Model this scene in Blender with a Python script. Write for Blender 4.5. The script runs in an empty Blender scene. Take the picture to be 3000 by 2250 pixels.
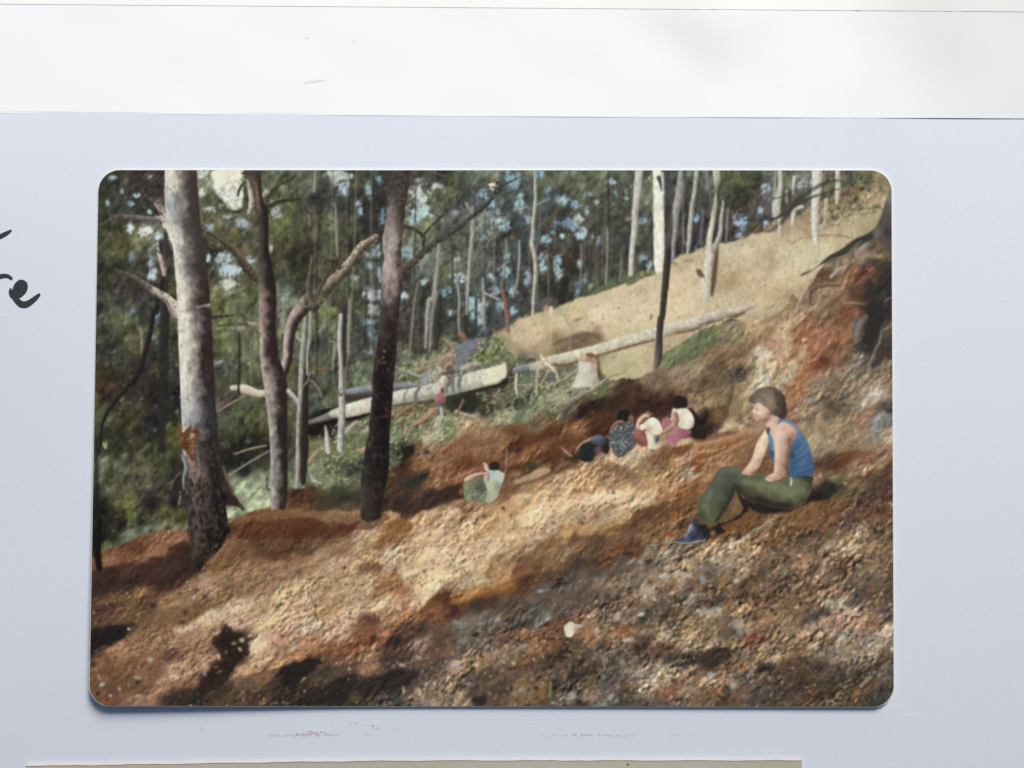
import bpy, math, random
import numpy as np
from mathutils import Vector, Matrix

# ---------------------------------------------------------------- camera, world, sun, exposure
scene = bpy.context.scene
col = scene.collection
FPX = 2917.0                       # focal length in photo pixels (3000 px wide)
DIST = 0.190                       # lens to page, metres
TILT = math.radians(1.55)
cam_d = bpy.data.cameras.new('camera'); cam = bpy.data.objects.new('camera', cam_d); col.objects.link(cam)
cam_d.sensor_width = 36.0; cam_d.lens = 36.0 * FPX / 3000.0
cam_d.clip_start = 0.01; cam_d.clip_end = 50.0
cam.location = (0.0, -math.sin(TILT) * DIST, math.cos(TILT) * DIST)
cam.rotation_euler = (TILT, 0, 0)
scene.camera = cam

SUN_EL, SUN_AZ = math.radians(30), math.radians(20)     # from the top of the page, a little from the right
world = bpy.data.worlds.new('World'); scene.world = world; world.use_nodes = True
nt = world.node_tree; bg = nt.nodes['Background']
sky = nt.nodes.new('ShaderNodeTexSky'); sky.sky_type = 'NISHITA'; sky.sun_disc = False
sky.sun_elevation = SUN_EL; sky.sun_rotation = SUN_AZ; sky.dust_density = 2.2
nt.links.new(sky.outputs[0], bg.inputs[0]); bg.inputs[1].default_value = 0.05
sun_d = bpy.data.lights.new('sun', 'SUN'); sun_d.energy = 4.6; sun_d.angle = math.radians(22); sun_d.color = (1.0, 0.985, 0.95)
sun = bpy.data.objects.new('sun', sun_d); col.objects.link(sun)
sdir = Vector((math.sin(SUN_AZ) * math.cos(SUN_EL), math.cos(SUN_AZ) * math.cos(SUN_EL), math.sin(SUN_EL)))
sun.rotation_euler = sdir.to_track_quat('Z', 'Y').to_euler()
scene.view_settings.view_transform = 'Standard'; scene.view_settings.look = 'None'
scene.view_settings.exposure = 0.0; scene.view_settings.gamma = 1.0
SKYW = np.array([.11, .115, .13])        # what the sky alone gives a white level sheet, measured
SUNW = 4.6 / math.pi * np.array([1.0, 0.985, 0.95])

# ---------------------------------------------------------------- helpers
cx, sx_ = math.cos(TILT), math.sin(TILT)
def plane(px, py):
    """point of the page (z = 0) shown at photo pixel px, py"""
    px = np.asarray(px, float); py = np.asarray(py, float)
    dx = (px - 1500.0) / FPX; dy = (1125.0 - py) / FPX; dz = -1.0
    wy = dy * cx - dz * sx_; wz = dy * sx_ + dz * cx
    t = -cam.location.z / wz
    return dx * t, cam.location.y + wy * t
def on(px, py, zf):
    """point of the curved sheet zf(X, Y) shown at photo pixel px, py"""
    px = np.asarray(px, float); py = np.asarray(py, float)
    dx = (px - 1500.0) / FPX; dy = (1125.0 - py) / FPX
    wy = dy * cx + sx_; wz = dy * sx_ - cx; z = np.zeros(np.broadcast(px, py).shape)
    for _ in range(7):
        t = (z - cam.location.z) / wz; X = dx * t; Y = cam.location.y + wy * t; z = zf(X, Y)
    return X, Y, z
def hexc(h): return np.array([int(h[i:i+2], 16) / 255.0 for i in (0, 2, 4)])
def lin(c):
    c = np.asarray(c, float)
    return np.where(c <= 0.04045, c / 12.92, ((c + 0.055) / 1.055) ** 2.4)
def link(o, parent=None):
    col.objects.link(o)
    if parent: o.parent = parent
    return o
def tag(o, label=None, cat=None, group=None, kind=None):
    for k, v in (('label', label), ('category', cat), ('group', group), ('kind', kind)):
        if v: o[k] = v
    return o
def mesh_obj(name, verts, faces, mat, parent=None, smooth=True):
    me = bpy.data.meshes.new(name); me.from_pydata([tuple(v) for v in verts], [], faces); me.update()
    if smooth:
        me.polygons.foreach_set('use_smooth', [True] * len(me.polygons))
    me.materials.append(mat)
    return link(bpy.data.objects.new(name, me), parent)
def principled(name, base=(0.8, 0.8, 0.8), rough=0.6, spec=0.3):
    m = bpy.data.materials.new(name); m.use_nodes = True
    b = m.node_tree.nodes['Principled BSDF']
    b.inputs['Base Color'].default_value = (*base, 1); b.inputs['Roughness'].default_value = rough
    b.inputs['Specular IOR Level'].default_value = spec
    return m, m.node_tree, b
def paper_mat(name, base, var=0.02, bump=0.25, scale=900.0, rough=0.75, spec=0.15, base2=None, big=12.0):
    m, t, b = principled(name, base, rough, spec)
    tc = t.nodes.new('ShaderNodeTexCoord')
    n = t.nodes.new('ShaderNodeTexNoise'); n.inputs['Scale'].default_value = scale; n.inputs['Detail'].default_value = 5
    n2 = t.nodes.new('ShaderNodeTexNoise'); n2.inputs['Scale'].default_value = big; n2.inputs['Detail'].default_value = 3
    t.links.new(tc.outputs['Object'], n.inputs['Vector']); t.links.new(tc.outputs['Object'], n2.inputs['Vector'])
    mix = t.nodes.new('ShaderNodeMix'); mix.data_type = 'RGBA'
    mix.inputs[6].default_value = (*base, 1)
    mix.inputs[7].default_value = (*(base2 or tuple(c * (1 - var * 3) for c in base)), 1)
    r = t.nodes.new('ShaderNodeMapRange'); r.inputs[1].default_value = 0.35; r.inputs[2].default_value = 0.75
    t.links.new(n2.outputs[0], r.inputs[0]); t.links.new(r.outputs[0], mix.inputs[0])
    mul = t.nodes.new('ShaderNodeMix'); mul.data_type = 'RGBA'; mul.blend_type = 'MULTIPLY'; mul.inputs[0].default_value = 1
    r2 = t.nodes.new('ShaderNodeMapRange'); r2.inputs[3].default_value = 1 - var; r2.inputs[4].default_value = 1 + var * 0.6
    t.links.new(n.outputs[0], r2.inputs[0]); t.links.new(mix.outputs[2], mul.inputs[6]); t.links.new(r2.outputs[0], mul.inputs[7])
    t.links.new(mul.outputs[2], b.inputs['Base Color'])
    bp = t.nodes.new('ShaderNodeBump'); bp.inputs['Strength'].default_value = bump; bp.inputs['Distance'].default_value = 0.00005
    t.links.new(n.outputs[0], bp.inputs['Height']); t.links.new(bp.outputs[0], b.inputs['Normal'])
    return m

# ---------------------------------------------------------------- the table, the pages
M_table = paper_mat('table_wood', (0.35, 0.27, 0.2), 0.2, 0.3, 60)
tb = 0.6
tbl = mesh_obj('table_top', [(-tb, -tb, -.06), (tb, -tb, -.06), (tb, tb, -.06), (-tb, tb, -.06),
     (-tb, -tb, -.045), (tb, -tb, -.045), (tb, tb, -.045), (-tb, tb, -.045)],
     [(0, 3, 2, 1), (4, 5, 6, 7), (0, 1, 5, 4), (1, 2, 6, 5), (2, 3, 7, 6), (3, 0, 4, 7)], M_table, None, False)
tag(tbl, kind='structure')

def gsm(t): t = np.clip(t, 0, 1); return t * t * (3 - 2 * t)
def sheet(name, x0, x1, yb, yt, nx, ny, zf, mat, thick=0.0002):
    """a sheet of paper; yb / yt give the lower and upper edge as functions of x, zf the height"""
    xs = np.linspace(x0, x1, nx); vs = np.linspace(0, 1, ny)
    X = np.repeat(xs[None, :], ny, 0); Y = yb(X) + (yt(X) - yb(X)) * vs[:, None]
    Z = zf(X, Y)
    top = np.stack([X, Y, Z], -1).reshape(-1, 3); bot = top - [0, 0, thick]
    V = np.vstack([top, bot]); N = nx * ny; F = []
    for j in range(ny - 1):
        for i in range(nx - 1):
            a = j * nx + i
            F.append((a, a + 1, a + nx + 1, a + nx)); F.append((N + a, N + a + nx, N + a + nx + 1, N + a + 1))
    V = [tuple(v) for v in V]
    loop = [i for i in range(nx)] + [j * nx + nx - 1 for j in range(1, ny)] + [(ny - 1) * nx + i for i in range(nx - 2, -1, -1)] + [j * nx for j in range(ny - 2, 0, -1)]
    for a_, b_ in zip(loop, loop[1:] + loop[:1]):          # the cut edge, with vertices of its own so that it stays crisp
        q = len(V); V += [V[a_], V[b_], V[N + b_], V[N + a_]]; F.append((q, q + 3, q + 2, q + 1))
    return mesh_obj(name, V, F, mat)
PX = 1 / FPX * DIST                 # size of one photo pixel on the page
Y0P, CUR = 0.0067, 1.31            # bow shaped to imitate light falling off down the page: crown, curvature
def page_z(X, Y):
    X = np.asarray(X, float); Y = np.asarray(Y, float)
    d = Y - Y0P; e = np.clip(d, -0.095, 0.06); z = -CUR * (e * e / 2 + e * (d - e))
    f = gsm((0.055 - Y) / 0.09); l = np.clip(-0.03 - X, 0, 0.08); z = z - 0.85 * f * (l * l / 2 + l * (np.clip(-0.03 - X, 0, 9) - l))  # left side bent down, shaped to darken the lower left
    px = 1500 + X / PX; py = 1125 - Y / PX
    # a faint crease runs down from the strip on the right, and slow unevenness
    q = (px - 2560) - (py - 340) * 0.42
    z = z + 0.00022 * gsm((q + 60) / 120) * gsm((1100 - py) / 800)
    return z + 0.00012 * np.sin(px / 430 + 1.3) * np.cos(py / 560)
M_page = paper_mat('page_paper', (0.775, 0.81, 0.885), 0.03, 0.3, 1500, base2=(0.76, 0.795, 0.875))

YE = 0.0508
def strip_z(X, Y):
    X = np.asarray(X, float); Y = np.asarray(Y, float)
    px = 1500 + X / PX; py = 1125 - Y / PX; dy = Y - YE
    k = math.tan(math.radians(6.6)) * (1 - .85 * gsm((px - 2540) / 340)) * (1 - .1 * gsm((300 - px) / 500))  # tilt shaped to brighten the sheet, eased on the right to darken it
    z = page_z(X, YE) + 0.00010 - dy * k
    w = gsm(1 - np.abs(px - 2110) / (40 + (225 - np.clip(py, 0, 225)) * 0.95))        # shallow dent added to imitate a faint triangular shadow
    return z + .0007 * w * gsm((235 - py) / 235) + 0.00003 * np.sin(px / 90 + 2) * np.sin(py / 47)
def crossing(fpy, zf):
    pxs = np.linspace(-900, 3900, 300); x, y, _ = on(pxs, fpy(pxs), zf)
    return lambda X: np.interp(X, x, y)
edge_a = crossing(lambda p: 331 + p * 0.0068 - gsm((p - 1500) / 1500) * 4, lambda X, Y: page_z(X, YE) + 0.00010 - (Y - YE) * .115)
edge_b = crossing(lambda p: 10 + p * 0.0075 + 2, strip_z)
page = sheet('album_page', -0.30, 0.30, lambda x: x * 0 - 0.26, lambda x: edge_a(x) + 0.0004, 150, 150, page_z, M_page)
tag(page, 'pale lavender card page of an album that the forest print lies on', 'album page')
M_strip = paper_mat('loose_sheet_paper', (0.90, 0.905, 0.915), 0.015, 0.25, 1500, base2=(0.875, 0.885, 0.90), big=9)
strip = sheet('loose_sheet', -0.30, 0.30, edge_a, lambda x: x * 0 + 0.13, 200, 90, strip_z, M_strip, .00004)
tag(strip, 'bright white sheet lying across the top of the lavender page', 'paper sheet')
M_strip2 = paper_mat('cream_sheet_paper', (0.93, 0.94, 0.90), 0.012, 0.3, 1500)
strip2 = sheet('cream_sheet', -0.30, 0.30, edge_b, lambda x: x * 0 + 0.20, 160, 30, lambda X, Y: strip_z(X, Y) + 0.00005, M_strip2, .00004)
tag(strip2, 'creamy white sheet whose edge just shows along the top of the photo', 'paper sheet')

# ================================================================ the picture of the forest print
# painted on a raster in photo-pixel coordinates and carried as vertex colours by flat pieces of the print
S = 0.46; X0, Y0 = 250.0, 485.0
W = int((2632 - X0) * S); H = int((2082 - Y0) * S)
XX, YY = np.meshgrid(X0 + (np.arange(W) + .5) / S, Y0 + (np.arange(H) + .5) / S)
XX = XX.astype(np.float32); YY = YY.astype(np.float32)
IMG = np.zeros((H, W, 3), np.float32); LAB = np.zeros((H, W), np.int32)
rng = np.random.default_rng(7)
Z = 600 / 2212.0
TO = {c + r: (ox, oy) for c, ox in zip('ABCD', (250, 850, 1450, 2050)) for r, oy in zip('1234', (480, 880, 1280, 1680))}
def P(s):
    """'A1 860,70 B2 10,20,5' -> rows of photo pixels (x, y[, r]) ; the letters name a tile of the print"""
    o = (0, 0); out = []
    for w in s.split():
        if w in TO: o = TO[w]; continue
        v = [float(a) for a in w.split(',')]
        out.append([o[0] + v[0] * Z, o[1] + v[1] * Z] + [a * Z for a in v[2:]])
    return np.array(out)
LUT = {}
def cells(size, stretch, ang, seed, jit=.9):
    """cellular pattern: distance to the nearest and second cell point, and two random values per cell"""
    r_ = np.random.default_rng(seed); T = r_.random((4, 256, 256)).astype(np.float32)
    ca, sa = math.cos(math.radians(ang)), math.sin(math.radians(ang))
    u = (XX * ca - YY * sa) / (size * stretch); v = (XX * sa + YY * ca) / size; iu = np.floor(u).astype(int); iv = np.floor(v).astype(int)
    f1 = np.full(XX.shape, 9., np.float32); f2 = f1.copy(); A = np.zeros_like(f1); B = np.zeros_like(f1)
    for dj in (-1, 0, 1):
        for di in (-1, 0, 1):
            ju = (iu + di) & 255; jv = (iv + dj) & 255
            d = np.hypot(iu + di + .5 + jit * (T[0][jv, ju] - .5) - u, iv + dj + .5 + jit * (T[1][jv, ju] - .5) - v)
            k = d < f1; f2 = np.where(k, f1, np.minimum(f2, d)); A[k] = T[2][jv, ju][k]; B[k] = T[3][jv, ju][k]; f1 = np.where(k, d, f1)
    return f1, f2, A, B
def relief(h, dx=1, dy=1):
    """how a rough surface of height h catches light that comes from the upper left"""
    return h - np.roll(np.roll(h, dy, 0), dx, 1)
def noise(pl, ps, ang, seed, octv=3, gain=.55, xx=None, yy=None):
    xx = XX if xx is None else xx; yy = YY if yy is None else yy
    ca, sa = math.cos(math.radians(ang)), math.sin(math.radians(ang)); tot = 0; amp = 1; nrm = 0
    for o in range(octv):
        k = seed * 10 + o
        if k not in LUT: LUT[k] = np.random.default_rng(k).random((256, 256)).astype(np.float32)
        T = LUT[k]
        u = (xx * ca - yy * sa) / pl * 2 ** o + 17.3 * o; v = (xx * sa + yy * ca) / ps * 2 ** o + 5.1 * o
        iu = np.floor(u).astype(int); iv = np.floor(v).astype(int); fu = u - iu; fv = v - iv
        fu = fu * fu * (3 - 2 * fu); fv = fv * fv * (3 - 2 * fv)
        a = T[iv & 255, iu & 255]; b = T[iv & 255, (iu + 1) & 255]; c = T[(iv + 1) & 255, iu & 255]; d = T[(iv + 1) & 255, (iu + 1) & 255]
        tot = tot + amp * ((a * (1 - fu) + b * fu) * (1 - fv) + (c * (1 - fu) + d * fu) * fv); nrm += amp; amp *= gain
    return (tot / nrm - .5) * 2
def blur(a, r):
    if r <= 0: return a
    k = np.exp(-0.5 * (np.arange(-int(3 * r + 1), int(3 * r + 2)) / r) ** 2); k /= k.sum(); n = len(k) // 2
    for ax in (0, 1):
        pad = [(0, 0)] * a.ndim; pad[ax] = (n, n); p = np.pad(a, pad, mode='edge'); o = 0
        for i, w in enumerate(k):
            sl = [slice(None)] * a.ndim; sl[ax] = slice(i, i + a.shape[ax]); o = o + w * p[tuple(sl)]
        a = o
    return a.astype(np.float32)
def field(s, p=2.2, soft=10, warp=14, seed=3, ang=None, squash=.6):
    o = (0, 0); pts = []; cs = []
    for w in s.split():
        if w in TO: o = TO[w]; continue
        a, b, h = w.split(','); pts.append((o[0] + float(a) * Z, o[1] + float(b) * Z)); cs.append(hexc(h))
    pts = np.array(pts, np.float32); cs = np.array(cs, np.float32)
    xx = XX[::2, ::2]; yy = YY[::2, ::2]
    wx = xx + warp * noise(60, 60, 0, seed, 4, xx=xx, yy=yy) * 1.6; wy = yy + warp * noise(60, 60, 0, seed + 1, 4, xx=xx, yy=yy) * 1.6
    num = np.zeros(xx.shape + (3,), np.float32); den = np.zeros(xx.shape, np.float32)
    if ang is not None:               # colours run along the slope
        ca, sa = math.cos(math.radians(ang)), math.sin(math.radians(ang))
        wx, wy = (wx * ca - wy * sa) * squash, (wx * sa + wy * ca)
        pts = np.stack([(pts[:, 0] * ca - pts[:, 1] * sa) * squash, pts[:, 0] * sa + pts[:, 1] * ca], 1)
    for (px, py), c in zip(pts, cs):
        w = 1 / ((wx - px) ** 2 + (wy - py) ** 2 + soft ** 2) ** p
        den += w; num += w[..., None] * c
    lo = num / den[..., None]
    up = np.repeat(np.repeat(lo, 2, 0), 2, 1)[:H, :W]
    if up.shape[0] < H or up.shape[1] < W: up = np.pad(up, ((0, H - up.shape[0]), (0, W - up.shape[1]), (0, 0)), mode='edge')
    return blur(up, 1.0)
def spline(p, n=6, closed=False):
    p = np.asarray(p, float); N = len(p)
    if N < 3: return p
    out = []
    rngi = range(N) if closed else range(N - 1)
    for i in rngi:
        if closed: a, b, c, d = p[(i - 1) % N], p[i], p[(i + 1) % N], p[(i + 2) % N]
        else: a, b, c, d = p[max(i - 1, 0)], p[i], p[i + 1], p[min(i + 2, N - 1)]
        for k in range(n):
            t = k / n
            out.append(.5 * ((2 * b) + (-a + c) * t + (2 * a - 5 * b + 4 * c - d) * t * t + (-a + 3 * b - 3 * c + d) * t ** 3))
    if not closed: out.append(p[-1])
    return np.array(out)
def window(x0, y0, x1, y1):
    i0 = max(int((x0 - X0) * S) - 2, 0); i1 = min(int((x1 - X0) * S) + 3, W); j0 = max(int((y0 - Y0) * S) - 2, 0); j1 = min(int((y1 - Y0) * S) + 3, H)
    return (slice(j0, j1), slice(i0, i1)) if i1 > i0 and j1 > j0 else None
def polymask(pts, edge=2.0, smooth=True, rough=0, seed=50):
    """coverage of a closed outline, returned over the whole raster"""
    p = spline(pts[:, :2], 6, True) if smooth else np.asarray(pts)[:, :2]
    m = np.zeros((H, W), np.float32)
    w = window(p[:, 0].min() - 12, p[:, 1].min() - 12, p[:, 0].max() + 12, p[:, 1].max() + 12)
    if w is None: return m
    x = XX[w]; y = YY[w]
    if rough: x = x + rough * noise(22, 22, 0, seed, 4, .7, xx=x, yy=y); y = y + rough * noise(22, 22, 0, seed + 1, 4, .7, xx=x, yy=y)
    ins = np.zeros(x.shape, bool); d2 = np.full(x.shape, 1e9, np.float32)
    for a, b in zip(p, np.roll(p, -1, 0)):
        if abs(a[1] - b[1]) > 1e-6:
            c = ((a[1] > y) != (b[1] > y)) & (x < (b[0] - a[0]) * (y - a[1]) / (b[1] - a[1]) + a[0]); ins ^= c
        ab = b - a; L = (ab ** 2).sum() + 1e-9; t = np.clip(((x - a[0]) * ab[0] + (y - a[1]) * ab[1]) / L, 0, 1)
        d2 = np.minimum(d2, (x - a[0] - t * ab[0]) ** 2 + (y - a[1] - t * ab[1]) ** 2)
    d = np.sqrt(d2) * np.where(ins, 1, -1)
    m[w] = np.clip(d / edge + .5, 0, 1); return m
def comp(m, color, lab=None, alpha=1.0):
    global IMG
    c = np.asarray(color, np.float32)
    IMG += (m * alpha)[..., None] * (c - IMG)
    if lab is not None: LAB[m > .5] = lab
def poly(s, color, lab=None, edge=3, tex=.06, ts=(16, 6, 50), rough=0, alpha=1, smooth=True, shade=None):
    """filled outline; shade = list of (x,y,hex) control colours instead of one colour"""
    pts = P(s); m = polymask(pts, edge, smooth, rough)
    ys, xs = np.where(m > 0)
    if len(ys) == 0: return m
    w = (slice(ys.min(), ys.max() + 1), slice(xs.min(), xs.max() + 1)); x = XX[w]; y = YY[w]
    if shade:
        o = (0, 0); num = 0; den = 0
        for q in shade.split():
            if q in TO: o = TO[q]; continue
            a, b, h = q.split(','); px = o[0] + float(a) * Z; py = o[1] + float(b) * Z
            k = 1 / ((x - px) ** 2 + (y - py) ** 2 + 60) ** 1.8; num = num + k[..., None] * hexc(h); den = den + k
        c = num / den[..., None]
    else: c = np.ones(x.shape + (3,)) * hexc(color)
    c = c * (1 + tex * noise(ts[0], ts[1], ts[2], 91, 3, xx=x, yy=y))[..., None]
    mm = (m[w] * alpha)[..., None]
    IMG[w] += (mm * (c - IMG[w])).astype(np.float32)
    if lab is not None: LAB[w][m[w] > .5] = lab
    return m
def limb(s, cols, lab=None, edge=2.2, tex=.10, ts=(20, 5), alpha=1, wob=.12, pts=None, seed=92):
    """tapering stroke; cols: 'hex hex hex' across (left/top to right/bottom), or a list of (fraction along, colours)"""
    p = spline(P(s) if pts is None else pts, 5)
    if p.shape[1] < 3: raise ValueError(s)
    if isinstance(cols, str): cols = [(0, cols), (1, cols)]
    n = max(len(c.split()) for _, c in cols)
    ks = np.array([k for k, _ in cols]); R = np.array([[hexc(h) for h in (c.split() * n)[:n] if True] if len(c.split()) == n else [hexc(c.split()[0])] * n for _, c in cols])
    seg = np.diff(p[:, :2], axis=0); L = np.hypot(seg[:, 0], seg[:, 1]); cum = np.concatenate([[0], np.cumsum(L)]); tot = cum[-1] + 1e-6
    mr = p[:, 2].max() + 6
    w = window(p[:, 0].min() - mr, p[:, 1].min() - mr, p[:, 0].max() + mr, p[:, 1].max() + mr)
    if w is None: return
    x = XX[w]; y = YY[w]; best = np.full(x.shape, -1e9, np.float32); T = np.zeros(x.shape, np.float32); F = np.zeros(x.shape, np.float32)
    nn_prev = None
    for i in range(len(seg)):
        if L[i] < 1e-6: continue
        a = p[i]; b = p[i + 1]; d = seg[i] / L[i]; nrm = np.array([-d[1], d[0]])
        if nrm[0] + 1.2 * nrm[1] < 0: nrm = -nrm
        if nn_prev is not None and (nrm @ nn_prev) < 0: nrm = -nrm
        nn_prev = nrm
        t = np.clip(((x - a[0]) * d[0] + (y - a[1]) * d[1]) / L[i], 0, 1); r = a[2] + t * (b[2] - a[2])
        ex = x - a[0] - t * seg[i][0]; ey = y - a[1] - t * seg[i][1]; dist = r - np.hypot(ex, ey)
        k = dist > best; best[k] = dist[k]; T[k] = ((ex * nrm[0] + ey * nrm[1]) / np.maximum(r, .5))[k]; F[k] = ((cum[i] + t * L[i]) / tot)[k]
    nz = noise(ts[0], ts[0], 0, seed, 3, xx=x, yy=y)
    m = np.clip((best + nz * np.minimum(1.2, mr * .05)) / edge + .5, 0, 1) * alpha
    tt = np.clip((np.clip(T, -1, 1) + wob * nz * 2 + 1) / 2, 0, 1) * (n - 1); i0 = np.clip(tt.astype(int), 0, max(n - 2, 0)); f = (tt - i0)[..., None]
    ff = np.clip(F + .03 * nz, 0, 1); c = 0
    j = np.clip(np.searchsorted(ks, ff, side='right') - 1, 0, len(ks) - 2); g = ((ff - ks[j]) / np.maximum(ks[j + 1] - ks[j], 1e-6))[..., None]
    i1 = np.minimum(i0 + 1, n - 1)
    c0 = R[j, i0] * (1 - f) + R[j, i1] * f; c1 = R[j + 1, i0] * (1 - f) + R[j + 1, i1] * f; c = c0 * (1 - g) + c1 * g
    c = c * (1 + tex * noise(ts[1], ts[1] * 2.5, 0, seed + 1, 3, xx=x, yy=y) * 1.6)[..., None]
    IMG[w] += (m[..., None] * (c - IMG[w])).astype(np.float32)
    if lab is not None: LAB[w][m > .5] = lab
def dab(x, y, a, b, ang, c, alpha=1., k=1.6, lab=None):
    r = max(a, b) * 1.25 + 2; w = window(x - r, y - r, x + r, y + r)
    if w is None: return
    dx = XX[w] - x; dy = YY[w] - y; ca, sa = math.cos(ang), math.sin(ang)
    q = np.sqrt(((dx * ca + dy * sa) / a) ** 2 + ((-dx * sa + dy * ca) / b) ** 2)
    m = np.clip((1 - q) * k + .35, 0, 1) * alpha
    IMG[w] += (m[..., None] * (np.asarray(c, np.float32) - IMG[w]))
    if lab is not None: LAB[w][m > .45] = lab
def dabs(s, k=1.3, alpha=.9, ang=None, lab=None, rag=0):
    """'A1 x,y,rx,ry,hex' ; rag > 0 breaks each one into a ragged cluster of small dabs"""
    o = (0, 0)
    for q in s.split():
        if q in TO: o = TO[q]; continue
        v = q.split(','); x = o[0] + float(v[0]) * Z; y = o[1] + float(v[1]) * Z; a = float(v[2]) * Z; b = float(v[3]) * Z; c = hexc(v[4])
        if not rag: dab(x, y, a, b, ang if ang is not None else rng.normal(-.2, .3), c, alpha, k, lab); continue
        n = max(4, int(a * b / 26 * rag))
        for _ in range(n):
            rr = math.sqrt(rng.random()) * 1.02; th = rng.random() * 6.283
            sz = rng.uniform(2.2, 5.2); cc = c * rng.uniform(.74, 1.16) + rng.normal(0, .012, 3)
            dab(x + a * rr * math.cos(th), y + b * rr * math.sin(th), sz * rng.uniform(1, 1.9), sz * .8, rng.normal(-.9, .5), cc, rng.uniform(.45, .85) * alpha, 1.4)
def scatter(mask, n, size, cols, alpha=(.3, .8), ang=(-.9, .4), asp=(1.2, 2.4), local=None, k=1.4):
    """random dabs over a mask; local = (lo, hi) multiplies the colour already there"""
    ys, xs = np.where(mask > .5)
    if len(ys) == 0: return
    idx = rng.integers(0, len(ys), n)
    cs = [hexc(c) for c in cols] if cols else None
    for i in idx:
        x = XX[ys[i], xs[i]] + rng.uniform(-1, 1); y = YY[ys[i], xs[i]] + rng.uniform(-1, 1); s_ = rng.uniform(*size)
        if local: c = IMG[ys[i], xs[i]] * rng.uniform(*local) + rng.normal(0, .008, 3)
        else: c = cs[rng.integers(len(cs))] * rng.uniform(.85, 1.15)
        dab(float(x), float(y), s_ * rng.uniform(*asp), s_, rng.normal(*ang), c, rng.uniform(*alpha), k)

REG = {}; LPTS = []
def LB(name, label, parent=0):
    REG[len(REG) + 1] = (name, label, parent); return len(REG)
# ---------------------------------------------------------------- base colours of the picture
L_forest = LB('forest', 'blurred eucalypt forest with dark foliage and blue gaps of sky')
L_grass = LB('grass_slope', 'dry straw-coloured grass slope below the pale trunks')
L_brush = LB('brush', 'green and brown felled brush around the pale log')
L_bank = LB('cut_bank', 'orange-brown cut earth bank behind the seated people')
L_dirt = LB('gravel_ground', 'sunlit and shaded gravelly earth of the foreground')

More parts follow.
